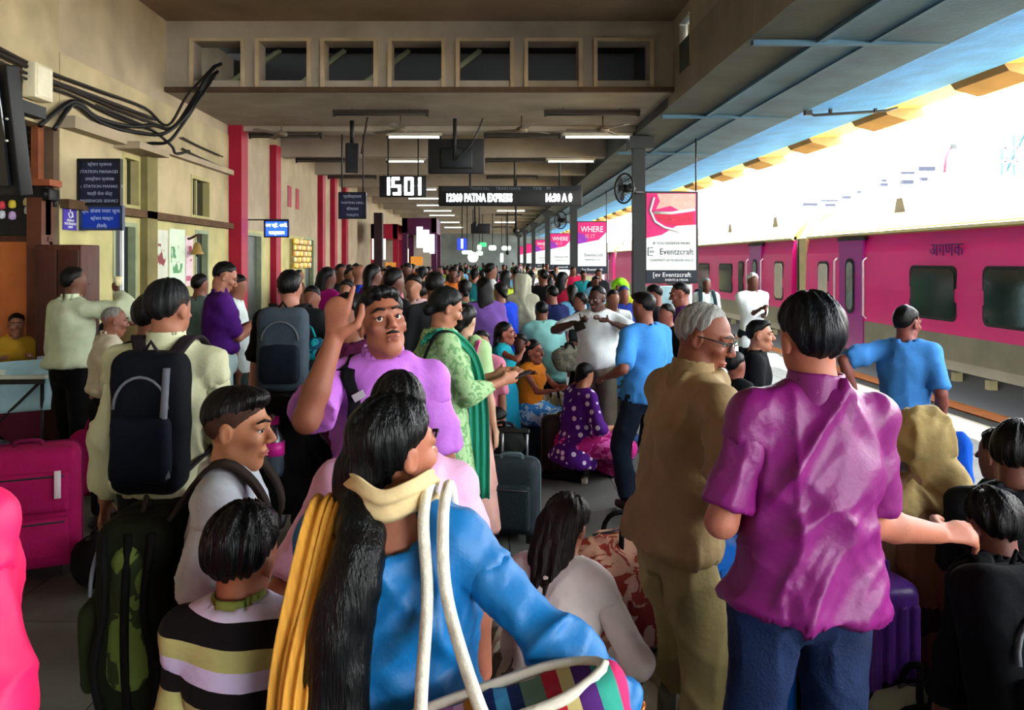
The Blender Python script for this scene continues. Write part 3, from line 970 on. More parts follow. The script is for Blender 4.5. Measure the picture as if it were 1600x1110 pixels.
# stall fittings on the left
st = thing('stall_counter_board', 'orange painted board under the dark stall window', 'board', (-4.75, 7.7, 0.6), 0)
MB().box((0, 0.02, 0.72), (1.1, 0.05, 1.44)).build('panel', M_orange, st)
MB().box((0, -0.01, 1.46), (1.12, 0.07, 0.05)).build('rail', M_wood, st)
scr = thing('stall_display_case', 'black stall window with a few bright sweets behind', 'display', (-4.7, 7.62, 2.09), 0)
MB().box((0, 0.05, 0.24), (1.0, 0.09, 0.46)).build('case', M_black, scr)
for i, (x, z, c) in enumerate(((0.09, 0.29, 'c83a4a'), (0.09, 0.2, 'b9c0c8'), (0.19, 0.30, 'd8c23a'), (0.19, 0.19, 'c4a7d8'), (0.33, 0.32, 'b9b27a'), (0.34, 0.24, 'c9d0d4'), (0.4, 0.27, '6a6fae'))):
    MB().lathe([(0.0, -0.04), (0.032, -0.03), (0.036, 0.0), (0.026, 0.035), (0.0, 0.045)], (x, -0.01, z), 8).build('sweet', mat(c, 0.5, name='sweet'), scr)
MB().box((0, 0.0, 0.5), (1.2, 0.22, 0.06)).build('shelf', mat('8c4a2a', 0.6, var=0.2, name='red brown shelf'), scr)
vg = thing('louvre_panel', 'dark louvred vent with a brown wooden frame above the stall', 'vent', (-4.45, 7.66, 2.62), 0)
MB().span((-0.55, 0.03, 0), (0.1, 0.08, 0.56)).build('backing', M_black, vg)
for i in range(9):
    MB().box((-0.22, 0.0, 0.05 + 0.06 * i), (0.62, 0.05, 0.012), (0.5, 0, 0)).build('louvre', mat('2b2a26', 0.6, name='louvre'), vg)
MB().span((0.1, -0.02, -0.04), (0.17, 0.08, 0.6)).build('frame', mat('7a4325', 0.6, var=0.2, name='brown frame'), vg)
cb = thing('wooden_cupboard', 'tall dark brown wooden cupboard at the corner behind the man with a cup', 'cupboard', (-3.92, 7.35, 0), 0)
MB().rbox((0, 0.15, 1.0), (0.42, 0.36, 2.0), 0.01, 2).build('body', M_wood, cb)
for s in (-1, 1):
    d = MB().rbox((s * 0.1, -0.04, 1.0), (0.19, 0.02, 1.9), 0.005, 2).build('door', mat('3d1c12', 0.6, var=0.3, scale=3, name='cupboard door'), cb)
    MB().box((s * 0.03, -0.06, 1.05), (0.015, 0.02, 0.1)).build('handle', M_iron, d)
post = struct('column_stall', MB().span((-4.34, 7.55, 0), (-4.2, 7.76, 2.45)), mat('5a2f1c', 0.6, var=0.3, scale=3, name='brown post'))
dev = thing('wall_camera', 'small black camera box on the post over the stall', 'camera', at(74, 316, 7.6), 0)
MB().rbox((0, 0.05, 0.07), (0.09, 0.18, 0.11), 0.01, 2).build('housing', M_black, dev)
MB().cyl((0, -0.06, 0.07), (0, -0.04, 0.07), 0.025).build('lens', M_iron, dev)
MB().cyl((0.02, 0.1, 0.02), (0.02, 0.1, -0.04), 0.02).build('bracket', M_iron, dev)

# tilted television at the left edge
tv2 = thing('wall_television', 'large black television tilted down from the wall over the stall', 'television', at(-8, 205, 4.9), 0)
tl2 = MB().rbox((0, 0, 0), (0.44, 0.09, 0.78), 0.01, 2, rot=(R(10), R(4), R(-22))).build('housing', M_black, tv2)
MB().rbox((-0.03, -0.062, 0.0), (0.36, 0.02, 0.68), 0.006, 2, rot=(R(10), R(4), R(-22))).build('screen', mat('0a0f14', 0.12, 0.6, var=0.2, name='glossy screen'), tv2)
MB().box((0.0, 0.25, 0.2), (0.08, 0.5, 0.08)).build('bracket', M_iron, tv2)
for z in (-0.1, 0.03, 0.16):
    MB().cyl((0.155, -0.13, z + 0.02), (0.156, -0.145, z + 0.02), 0.008, seg=8).build('screw', mat('d0d4d0', 0.3, metal=0.6, name='bright screw'), tv2)
# meter box on the wall
mbx = thing('meter_box', 'small cream meter box on the wall among the cables', 'box', (WX + 0.02, 7.35, 3.33), 0)
MB().rbox((0.06, 0.0, 0.16), (0.12, 0.3, 0.32), 0.01, 2).build('case', mat('cfc8a8', 0.6, var=0.05, name='cream box'), mbx)
MB().box((0.123, 0, 0.16), (0.006, 0.24, 0.26)).build('lid', mat('ddd8bc', 0.6, name='cream lid'), mbx)

# cables
def wallpt(x, y, X=WX + 0.06):
    Y = X * FPX / (x - VX)
    return at(x, y, Y)
def cable(pts, r, label, m=M_black):
    c = thing('cable', label, 'cable', pts[0], 0, 'cables along the building wall')
    MB().tube([p - pts[0] for p in smooth_path(pts, 5)], r, 6).build('sheath', m, c)
M_cab = mat('241d18', 0.7, name='dusty cable')
p3 = [at(270, 200, 9.9), at(300, 160, 10.1), at(330, 110, 10.35), at(345, 100, 10.7)]
cable([wallpt(-30, 70), wallpt(40, 103), wallpt(70, 122), wallpt(140, 148), wallpt(243, 187)], 0.022, 'uppermost long cable along the wall toward the beam', M_cab)
cable([wallpt(-30, 84), wallpt(50, 118), wallpt(110, 140), wallpt(200, 178), wallpt(250, 196)], 0.016, 'second long cable along the wall below the topmost', M_cab)
cable([wallpt(-30, 98), wallpt(60, 130), wallpt(120, 152), wallpt(180, 182), wallpt(240, 204)], 0.014, 'third long thin cable along the wall', M_cab)
cable([wallpt(62, 196), wallpt(100, 165), wallpt(122, 160), wallpt(150, 183), wallpt(200, 197), at(240, 196, 9.7)] + p3, 0.026, 'thick black cable swooping from the stall up to the first opening')
cable([wallpt(85, 202), wallpt(105, 172), wallpt(120, 164), wallpt(160, 193), wallpt(215, 207), at(258, 208, 9.7), at(295, 175, 10.0), at(322, 128, 10.3), at(340, 112, 10.7)], 0.024, 'second thick cable hanging just under the swooping one')
cable([at(245, 243, 9.9), at(232, 225, 9.85), at(262, 222, 9.8), at(285, 195, 9.95), at(318, 145, 10.2), at(335, 118, 10.7)], 0.022, 'cable looping from the sunshade up to the opening')
cable([wallpt(-30, 60), wallpt(60, 106), wallpt(150, 140), wallpt(225, 168), at(262, 196, 9.8), at(292, 150, 10.1), at(326, 112, 10.7)], 0.018, 'cable running over the bundle and up into the opening', M_cab)
cable([wallpt(150, 165), wallpt(205, 188), at(240, 205, 9.7), at(268, 228, 9.9), at(275, 240, 10.0), at(296, 236, 10.2)], 0.018, 'tangled cable drooping past the end of the bundle')
cable([at(222, 232, 9.8), at(236, 250, 9.9), at(232, 268, 9.95), at(215, 262, 9.85)], 0.013, 'short loose cable loop hanging below the sunshade')
cable([wallpt(285, 215), wallpt(310, 228), wallpt(348, 245)], 0.012, 'thin cable running to the red pilaster above the small window', M_cab)
cable([wallpt(285, 232), wallpt(312, 246), wallpt(350, 262)], 0.012, 'lower thin cable running to the red pilaster', M_cab)

# brass bell on a bracket, posters
bl = thing('station_bell', 'brass bell hanging from a scrolled wall bracket', 'bell', at(308, 398, 11.2), 0)
MB().lathe([(0.095, 0.0), (0.085, 0.03), (0.06, 0.08), (0.05, 0.13), (0.03, 0.165), (0.0, 0.175)], seg=16).build('bell', mat('a08348', 0.45, metal=0.5, var=0.2, name='brass'), bl)
MB().tube(smooth_path([(-0.36, 0, 0.30), (-0.3, 0, 0.22), (-0.2, 0, 0.28), (-0.12, 0, 0.22), (0.0, 0, 0.27), (0.02, 0, 0.2)], 5), 0.018, 6).build('bracket', mat('4a2f1a', 0.6, name='rust'), bl)
MB().box((-0.36, 0, 0.26), (0.04, 0.06, 0.3)).build('bracket_plate', mat('4a2f1a', 0.6, name='rust'), bl)
MB().cyl((0, 0, -0.03), (0, 0, 0.05), 0.015).build('clapper', M_iron, bl)
PO = [(10.05, 10.5, 1.35, 2.25, 'c9cdb9', '8a4a48'), (10.55, 11.1, 1.2, 2.28, 'cfe0c4', '5f9a68'), (11.12, 11.4, 1.5, 2.2, 'dcc2c6', 'b05068'), (10.05, 10.5, 0.85, 1.3, 'a9bcb0', '4a5a50')]
for k, (a, b, z0, z1, c1, c2) in enumerate(PO):
    p = thing('wall_poster', ['pale poster with a maroon block beside the pilaster', 'large pale green printed poster under the bell', 'narrow pink poster beside the green one', 'low grey green notice below the pale poster'][k], 'poster', (WX + 0.012, a, z0), R(90), 'posters under the bell')
    MB().span((0, -0.008, 0), (b - a, 0, z1 - z0)).build('sheet', mat(c1, 0.6, var=0.1, scale=6, name='paper'), p)
    MB().span((0.1 * (b - a), -0.012, 0.45 * (z1 - z0)), (0.8 * (b - a), -0.007, 0.8 * (z1 - z0))).build('picture', cloth(c1, c2, 'print', 5, 0.55), p)
    MB().span((0.1 * (b - a), -0.012, 0.1 * (z1 - z0)), (0.7 * (b - a), -0.007, 0.2 * (z1 - z0))).build('print_block', mat(c2, 0.6, name='print'), p)
# garlands of snack packets beside the second pilaster
gp = thing('snack_garland', 'hanging yellow strips of snack packets at a shop door', 'packets', (WX + 0.045, 17.0, 1.95), R(90))
for i in range(8):
    for j in range(5):
        MB().rbox((0.1 + 0.21 * i, -0.05 - 0.01 * (j % 2), 0.32 - 0.13 * j), (0.17, 0.05, 0.12), 0.02, 2).build('packet', mat(('d9b22a', 'e8d36a', 'c98a1c', 'e0cf9a')[(i + j) % 4], 0.4, name='packet'), gp)

# far shops and kiosks on the building side
def kiosk(loc, w, d, h, cm, cl, label, signs):
    k = thing('kiosk', label, 'kiosk', loc, 0, 'food kiosks along the platform')
    MB().span((0, 0, h - 0.5), (w, d, h)).build('fascia', cm, k)
    MB().span((0, 0, 0), (w, d, 0.95)).build('counter', mat('8a8478', 0.6, var=0.1, name='counter'), k)
    for x, y in ((0.06, 0.06), (w - 0.1, 0.06), (0.06, d - 0.1), (w - 0.1, d - 0.1)):
        MB().span((x - 0.06, y - 0.06, 0), (x + 0.12, y + 0.12, h)).build('post', cm, k)
    MB().span((0.1, d - 0.08, 0.95), (w - 0.1, d - 0.02, h - 0.5)).build('back_panel', mat('b9b09a', 0.7, name='kiosk back'), k)
    for i, (x0, x1, z0, z1, c, e) in enumerate(signs):
        MB().span((x0, -0.05, z0), (x1, -0.01, z1)).build('menu_board', mat(c, 0.4, emit=e, var=0.0, name='lit menu'), k)
    for i in range(int(w / 0.14)):
        MB().cyl((0.1 + i * 0.14, d * 0.5, 0.95), (0.1 + i * 0.14, d * 0.5, 1.2), 0.05, seg=8).build('jar', mat(('c98a2a', 'b0403a', 'd8d2b8', '6f8a4a')[i % 4], 0.4, name='jar'), k)
M_purp = mat('4a0f38', 0.6, var=0.15, name='purple paint')
kiosk((-3.9, 27.0, 0), 0.9, 2.0, 3.1, M_red, None, 'bright shop kiosk with a red front and shelves of goods', [(0.05, 0.5, 1.9, 2.6, 'd8d6c4', 0.8), (0.5, 0.85, 1.3, 1.8, 'a8702a', 0.3)])
kiosk((-2.85, 27.0, 0), 1.15, 2.5, 3.3, M_purp, None, 'purple food kiosk with lit white menu boards', [(0.5, 0.7, 2.3, 3.0, 'cfe4f8', 1.2), (0.72, 0.92, 2.15, 2.9, 'cfe4f8', 1.2), (0.94, 1.1, 2.1, 2.75, 'cfe4f8', 1.0), (0.3, 0.7, 1.7, 2.0, 'b8762a', 0.3)])
kiosk((-3.9, 36.0, 0), 1.3, 2.5, 3.0, mat('3a3c34', 0.7, name='dark green front'), None, 'farther kiosk with a dark front and lit goods', [(0.2, 0.9, 1.6, 2.4, 'c8d2b8', 0.6), (0.95, 1.2, 1.2, 1.9, 'd0d0e0', 0.7)])
for k, (px, w) in enumerate(((590, 12),)):
    struct('column_dark', MB().span(((584 - VX) / FPX * 24, 24, 0), ((597 - VX) / FPX * 24, 24.3, 3.3)), mat('2a1a1c', 0.6, name='dark maroon'))

# farther screens and lit signs over the crowd
t3 = thing('hanging_television', 'small black television hung far down the platform', 'television', at(751, 365, 28), 0)
MB().rbox((0, 0, 0.17), (0.68, 0.08, 0.35), 0.01, 2).build('housing', M_black, t3)
MB().cyl((-0.05, 0, 0.3), (-0.05, 0, 1.62), 0.02).build('pole', M_black, t3)
pf = thing('platform_number_sign', 'blue platform number sign with a white 1', 'sign', at(722, 391, 30), 0)
MB().box((0, 0, 0.22), (0.34, 0.08, 0.44)).build('board', mat('1c2fb0', 0.4, emit=0.8, var=0, name='lit royal blue'), pf)
text('1', 0.46, M_led, pf, (0, -0.05, 0.22), bold=0.012)
MB().cyl((0, 0, 0.4), (0, 0, 2.2), 0.02).build('pole', M_iron, pf)
LS = [(722, 738, 397, 392, 32, 'long lit white sign under the platform number'), (746, 752, 391, 383, 36, 'small round lit sign beside the green one'), (764, 775, 391, 384, 36, 'short lit white sign next to the green one'), (784, 798, 391, 385, 38, 'lit white sign nearest the advert row'),
      (748, 760, 386, 379, 37, 'small lit green direction sign'), (744, 754, 399, 393, 40, 'tiny lit sign low over the far crowd'), (782, 786, 410, 396, 40, 'upright lit panel among the far crowd')]
for k, (x0, x1, y0, y1, Y, lb) in enumerate(LS):
    s = thing('lit_sign', lb, 'sign', at((x0 + x1) / 2, y0, Y), 0)
    w, h = (x1 - x0) / FPX * Y, (y0 - y1) / FPX * Y
    MB().rbox((0, 0, h / 2), (w, 0.12, h), min(w, h) * 0.25, 2).build('lightbox', mat('e8ffe8' if k != 4 else '2fae5a', 0.4, emit=1.6 if k != 4 else 0.8, var=0, name='lightbox'), s)
    MB().cyl((0, 0, h), (0, 0, 4.41 - at(0, y0, Y).z), 0.02).build('hanger', M_iron, s)
gl = thing('globe_lamp', 'round white globe lamp glowing above the far crowd', 'lamp', at(739, 410, 34), 0)
MB().lathe([(0.0, 0), (0.12, 0.03), (0.2, 0.12), (0.22, 0.22), (0.19, 0.33), (0.1, 0.41), (0, 0.44)], seg=14).build('globe', mat('ffffff', 0.4, emit=2.0, var=0, name='globe'), gl)
MB().cyl((0, 0, 0.43), (0, 0, 2.62), 0.02).build('stem', M_iron, gl)
for k, (px, y0, y1, Y) in enumerate(((806, 322, 360, 22), (793, 358, 395, 34), (742, 322, 350, 26))):
    h = thing('hanging_pole', ['black pole hanging below the train board', 'black pole hanging before the far advert', 'thin black lamp rod under the far beam'][k], 'pole', at(px, y1, Y), 0)
    MB().cyl((0, 0, 0), (0, 0, 4.41 - at(px, y1, Y).z), 0.03).build('rod', M_black, h)
    MB().lathe([(0.0, -0.1), (0.08, -0.05), (0.08, 0.02), (0.05, 0.06)], seg=10).build('lamp_head', M_black, h)
# ------------------------------------------------------------------ train on the far track
TX = 6.30
M_pink = mat('e8147e', 0.32, 0.5, var=0.06, scale=1.0, name='coach magenta red')
M_vio = mat('a01488', 0.35, 0.5, var=0.1, scale=1.2, name='coach violet door')
M_bei = mat('85806c', 0.5, 0.4, var=0.15, scale=2.0, name='coach grey beige')
M_roof = mat('a08c58', 0.6, 0.2, var=0.1, scale=1.5, name='coach roof')
M_glass = mat('24342f', 0.10, 0.6, var=0.4, scale=2.5, name='tinted glass')
M_rub = mat('0d1311', 0.5, name='rubber')
def side(name, poly, m, y0, y1, parent):
    return MB().prism(poly, 'y', y0, y1).build(name, m, parent)
def coach_window(p, y0, y1, z0, z1, m=M_glass):
    w, h = y1 - y0, z1 - z0
    for nm, ww, hh, x, mm in (('window_frame', w + 0.09, h + 0.09, TX - 0.012, M_rub), ('window', w, h, TX - 0.024, m)):
        MB().prism([((y0 + y1) / 2 + a, (z0 + z1) / 2 + b) for a, b in rrect(ww, hh, 0.11)], 'x', x, TX + 0.02).build(nm, mm, p)
def coach(y0, y1, label, doors, wins, narrow, num=None):
    c = thing('train_coach', label, 'coach', (0, 0, 0), 0, 'coaches of the train')
    side('lower_band', [(TX + 0.05, 0.36), (TX, 0.5), (TX, 0.85), (TX + 3.2, 0.85), (TX + 3.2, 0.5), (TX + 3.15, 0.36)], M_bei, y0, y1, c)
    side('body', [(TX, 0.85), (TX - 0.015, 1.4), (TX + 0.01, 2.0), (TX + 0.06, 2.28), (TX + 3.14, 2.28), (TX + 3.2, 1.4), (TX + 3.2, 0.85)], M_pink, y0, y1, c)
    rf = [(TX + 0.03, 2.27), (TX + 0.05, 2.36), (TX + 0.16, 2.52), (TX + 0.42, 2.72), (TX + 0.9, 2.88), (TX + 1.6, 2.94), (TX + 2.3, 2.88), (TX + 2.8, 2.72), (TX + 3.1, 2.45), (TX + 3.17, 2.27)]
    r = side('roof', rf, M_roof, y0, y1, c)
    side('gutter', [(TX + 0.0, 2.29), (TX + 0.0, 2.33), (TX + 0.1, 2.36), (TX + 0.1, 2.29)], mat('e6d9a8', 0.5, name='gutter'), y0, y1, c)
    u = MB()
    u.span((TX + 0.25, y0 + 0.3, -0.5), (TX + 2.9, y1 - 0.3, 0.36))
    u.build('underframe', M_dark, c)
    for yb in np.arange(max(y0, 8.0) + 0.8, min(y1, 30) - 0.8, 0.75):
        MB().box((TX + 0.2, yb, 0.25), (0.1, 0.1, 0.12)).build('step_bracket', mat('8d8562', 0.7, name='dusty bracket'), c)
    for a, b in doors:
        d = MB().span((TX - 0.02, a, 0.32), (TX + 0.03, b, 2.2)).build('door', M_vio, c)
        MB().span((TX - 0.03, a - 0.05, 2.2), (TX + 0.03, b + 0.05, 2.26)).build('door_header', M_rub, d)
        m = (a + b) / 2
        MB().prism([(m + 0.02 + q, 1.42 + w) for q, w in rrect(0.34, 0.95, 0.14)], 'x', TX - 0.03, TX).build('door_window', M_rub, d)
        MB().prism([(m + 0.02 + q, 1.42 + w) for q, w in rrect(0.22, 0.82, 0.1)], 'x', TX - 0.037, TX).build('door_pane', mat('7f948c', 0.12, 0.6, var=0.3, name='pale glass'), d)
        for e in (a - 0.1, b + 0.1):
            MB().tube([(TX, e, 0.9), (TX - 0.06, e, 0.95), (TX - 0.06, e, 1.85), (TX, e, 1.9)], 0.018, 6).build('handrail', mat('e5d5e0', 0.3, metal=0.4, name='bright rail'), c)
        MB().span((TX - 0.05, a, 0.18), (TX + 0.2, b, 0.24)).build('footstep', M_iron, c)
    for a, b in wins:
        coach_window(c, a, b, 1.07, 1.74)
    for a, b, mm in narrow:
        coach_window(c, a, b, 1.05, 1.8, mm)
    for yv in np.arange(y0 + 1.6, y1, 3.4):
        MB().prism([(yv, 2.62), (yv + 0.35, 2.62), (yv + 0.28, 2.86), (yv + 0.1, 2.86)], 'x', TX + 0.30, TX + 0.5).build('roof_vent', mat('8a8270', 0.5, name='vent metal'), r)
    for e in (y0, y1):
        MB().span((TX + 1.0, e - 0.25, 0.4), (TX + 2.2, e + 0.25, 2.4)).build('gangway', mat('1b1b1a', 0.8, name='bellows'), c)
        MB().span((TX + 0.1, e - 0.02, 0.5), (TX + 0.8, e + 0.02, 2.3)).build('end_panel', M_bei, c)
    return c
M_milk = mat('c8c2ae', 0.3, var=0.1, name='frosted glass')
c1 = coach(-6.0, 15.75, 'nearest magenta coach with wide tinted windows', [(13.35, 14.25)], [(10.75, 11.85), (8.9, 10.1), (7.0, 8.2), (5.1, 6.3), (3.2, 4.4), (1.3, 2.5)], [(14.75, 15.15, M_milk)])
text('अगणक', 0.26, mat('5c1470', 0.5, name='violet print'), c1, (TX - 0.016, 10.95, 2.0), rot=(R(90), 0, R(-90)), sx=1.1, ext=0.004)
coach(16.5, 39.0, 'second magenta coach behind the cream gangway', [(18.3, 19.1)], [(20.5, 21.6), (22.6, 23.7), (24.7, 25.8), (26.8, 27.9), (28.9, 30.0), (31, 32.1), (33.1, 34.2)], [(17.0, 17.45, M_milk), (19.6, 19.95, M_glass)])
coach(39.7, 62.0, 'far magenta coach half hidden by the advert boards', [(41, 41.8)], [(43 + 2.1 * i, 44.1 + 2.1 * i) for i in range(8)], [])
gw = thing('coach_end_post', 'cream vertical coach end fairing between the two coaches', 'fairing', (TX + 0.02, 15.78, 0.3), 0)
MB().prism([(0, 0.0), (0.02, 0.0), (0.05, 1.95), (0.3, 2.42), (0.26, 2.46), (-0.02, 2.0)], 'y', 0.0, 0.34).build('panel', mat('cdbd88', 0.5, var=0.1, name='cream fairing'), gw)
MB().span((0.05, 0.3, 0.0), (0.4, 0.6, 2.0)).build('bellows', mat('3a3a30', 0.8, name='bellows'), gw)

# far side of the station seen against the sky: footbridge truss, lamp, arched window, wires
M_pale = mat('f3f6f6', 0.5, var=0.02, name='white painted steel')
M_blu = mat('050a1c', 0.5, var=0.2, scale=2, name='blue sheet')
fb = thing('footbridge', 'pale steel footbridge truss with blue panels far across the tracks', 'footbridge', (10.0, 30, 0), 0)
for k, (x0, x1, y0, y1) in enumerate(((1255, 1278, 317, 322), (1290, 1306, 318, 323), (1284, 1310, 312, 315), (1318, 1330, 306, 311), (1340, 1346, 298, 302), (1376, 1388, 286, 291), (1378, 1386, 280, 284), (1410, 1428, 281, 288), (1408, 1430, 268, 272), (1440, 1450, 277, 283), (1436, 1462, 260, 267))):
    a, b = at(x0, y1, 34), at(x1, y0, 34)
    MB().span(a - Vector((10, 30, 0)), b - Vector((10, 30, 0)) + Vector((0, 0.2, 0))).build('panel', M_blu, fb)
for k in range(16):
    a, b = at(1240 + 14 * k, 326 - 3.5 * k, 34.3), at(1254 + 14 * k, 306 - 3.6 * k, 34.3)
    MB().tube([a - Vector((10, 30, 0)), b - Vector((10, 30, 0))], 0.05, 4).build('brace', M_pale, fb)
for dy in (0, -24):
    MB().tube([at(1236, 326 + dy, 34.3) - Vector((10, 30, 0)), at(1470, 268 + dy, 34.3) - Vector((10, 30, 0))], 0.09, 4).build('chord', M_pale, fb)
for px in (1245, 1460):
    a = at(px, 330 if px < 1300 else 272, 34.3) - Vector((10, 30, 0))
    MB().cyl((a.x, a.y, -1.0), a, 0.12).build('leg', M_pale, fb)
hd = thing('overbridge_hall', 'white hall end with an arched blue glazed window across the tracks', 'building', at(1625, 275, 30), 0)
arch = [(-1.6, 0)] + [(-1.6 + 0.05 * 0, 0.6)] + [(-1.6 * math.cos(R(a)), 0.6 + 1.3 * math.sin(R(a))) for a in range(0, 181, 15)] + [(1.6, 0)]
MB().prism(arch, 'y', 0.0, 0.1).build('glazing', mat('0f3f66', 0.25, 0.5, var=0.3, scale=1.0, name='blue glass'), hd)
for i in range(-3, 4):
    MB().span((i * 0.45 - 0.04, -0.08, 0), (i * 0.45 + 0.04, 0.0, 1.9 - 0.12 * abs(i) ** 1.6)).build('mullion', M_pale, hd)
for z in (0.5, 1.0):
    MB().span((-1.55, -0.08, z), (1.55, 0.0, z + 0.06)).build('mullion', M_pale, hd)
MB().tube([(-1.3, -0.06, 0), (-0.4, -0.06, 1.8)], 0.04, 4).build('mullion', M_pale, hd)
MB().tube([(p[0] * 1.03, 0, p[1] * 1.03) for p in arch], 0.07, 6).build('arch_trim', M_pale, hd)
MB().span((-0.6, 0.3, -7), (3.0, 2, 0.0)).build('block', M_pale, hd)
for k, (pa, pb, lb) in enumerate((((1470, 318), (1640, 298), 'upper overhead wire above the coach roof'), ((1480, 322), (1640, 303), 'lower overhead wire above the coach roof'))):
    w = thing('overhead_wire', lb, 'wire', at(*pa, 16), 0, 'overhead wires')
    MB().tube([(0, 0, 0), at(*pb, 11) - at(*pa, 16)], 0.008, 4).build('wire', M_iron, w)
lp = thing('signal_lamp', 'small dark signal lamp on a bracket against the bright sky', 'lamp', at(1476, 270, 26), 0)
MB().tube([(0, 0, 0), (0.05, 0, 0.5), (0.25, 0, 0.95)], 0.05, 6).build('arm', mat('7a2030', 0.5, name='dull red'), lp)
MB().rbox((0.27, 0, 0.85), (0.2, 0.15, 0.16), 0.02, 2).build('head', M_iron, lp)
MB().cyl((0, 0, 0), (0, 0, -5), 0.05).build('post', M_pale, lp)
# ------------------------------------------------------------------ people
def ik(a, b, l1, l2, hint):
    a, b, hint = Vector(a), Vector(b), Vector(hint)
    d = b - a
    L = d.length
    mx = (l1 + l2) * 0.998
    if L > mx:
        b = a + d * (mx / L); d = b - a; L = mx
    L = max(L, abs(l1 - l2) + 1e-3)
    x = (l1 * l1 - l2 * l2 + L * L) / (2 * L)
    h = math.sqrt(max(l1 * l1 - x * x, 0))
    dn = d.normalized()
    n = hint - dn * hint.dot(dn)
    n = n.normalized() if n.length > 1e-5 else dn.orthogonal().normalized()
    return a + dn * x + n * h, b

HANDS = {'relax': [(22, 30, 20)] * 4, 'fist': [(78, 85, 50)] * 4, 'grip': [(55, 60, 40)] * 4, 'flat': [(6, 8, 6)] * 4,
         'point': [(8, 10, 5), (70, 80, 50), (78, 85, 50), (80, 85, 50)], 'loose': [(6, 16, 10), (12, 24, 14), (18, 30, 18), (24, 34, 20)]}

def hand_prims(w, d, pn, side, pose, s, fine):
    """w wrist, d direction along the hand, pn palm normal (the way the fingers curl), side +1/-1: where the thumb is"""
    d = Vector(d).normalized()
    pn = Vector(pn); pn = (pn - d * pn.dot(d)).normalized()
    lat = d.cross(pn).normalized() * side
    q = s / 1.75 * (1.1 if fine else 1.0)
    out = [cone(w, w + d * 0.085 * q, 0.026 * q, 0.040 * q, 0.012, flat=(pn, 0.42))]
    if not fine:
        a = HANDS[pose][1][0]
        e = w + d * 0.09 * q
        f1 = (d * math.cos(R(a)) + pn * math.sin(R(a)))
        out.append(cone(e, e + f1 * 0.05 * q, 0.034 * q, 0.03 * q, 0.012, flat=(pn, 0.5)))
        f2 = (d * math.cos(R(2 * a)) + pn * math.sin(R(2 * a)))
        out.append(cone(e + f1 * 0.05 * q, e + f1 * 0.05 * q + f2 * 0.035 * q, 0.03 * q, 0.022 * q, 0.012, flat=(pn, 0.6)))
        t = w + d * 0.03 * q + lat * 0.03 * q
        out.append(cone(t, t + (d * 0.7 + lat * 0.6 + pn * 0.3).normalized() * 0.06 * q, 0.014 * q, 0.010 * q, 0.01))
        return out
    for i, (off, ln) in enumerate(((0.030, 0.074), (0.010, 0.083), (-0.011, 0.077), (-0.030, 0.060))):
        p = w + d * (0.088 - 0.004 * abs(i - 1)) * q + lat * off * q
        a = 0
        sp = d + lat * (off * 1.6)
        sp.normalize()
        for j, (fr, cur) in enumerate(zip((0.46, 0.30, 0.24), HANDS[pose][i])):
            a += cur
            dr = sp * math.cos(R(a)) + pn * math.sin(R(a))
            e = p + dr * ln * fr * q
            r0 = (0.0098, 0.0088, 0.0078)[j] * q
            out.append(cone(p, e, r0, r0 * 0.92, 0.004 if j else 0.007))
            p = e
    t = w + d * 0.022 * q + lat * 0.024 * q
    m = t + (d * 0.55 + lat * 0.75 + pn * 0.25).normalized() * 0.045 * q
    e = m + (d * 0.85 + lat * (0.15 if pose in ('fist', 'grip', 'point') else 0.4) + pn * 0.35).normalized() * 0.034 * q
    e2 = e + (d * 0.9 + lat * (-0.2 if pose in ('fist', 'grip', 'point') else 0.2) + pn * 0.4).normalized() * 0.026 * q
    out += [cone(t, m, 0.017 * q, 0.0125 * q, 0.012), cone(m, e, 0.0115 * q, 0.0105 * q, 0.004), cone(e, e2, 0.0105 * q, 0.009 * q, 0.004)]
    return out

class P_:
    pass

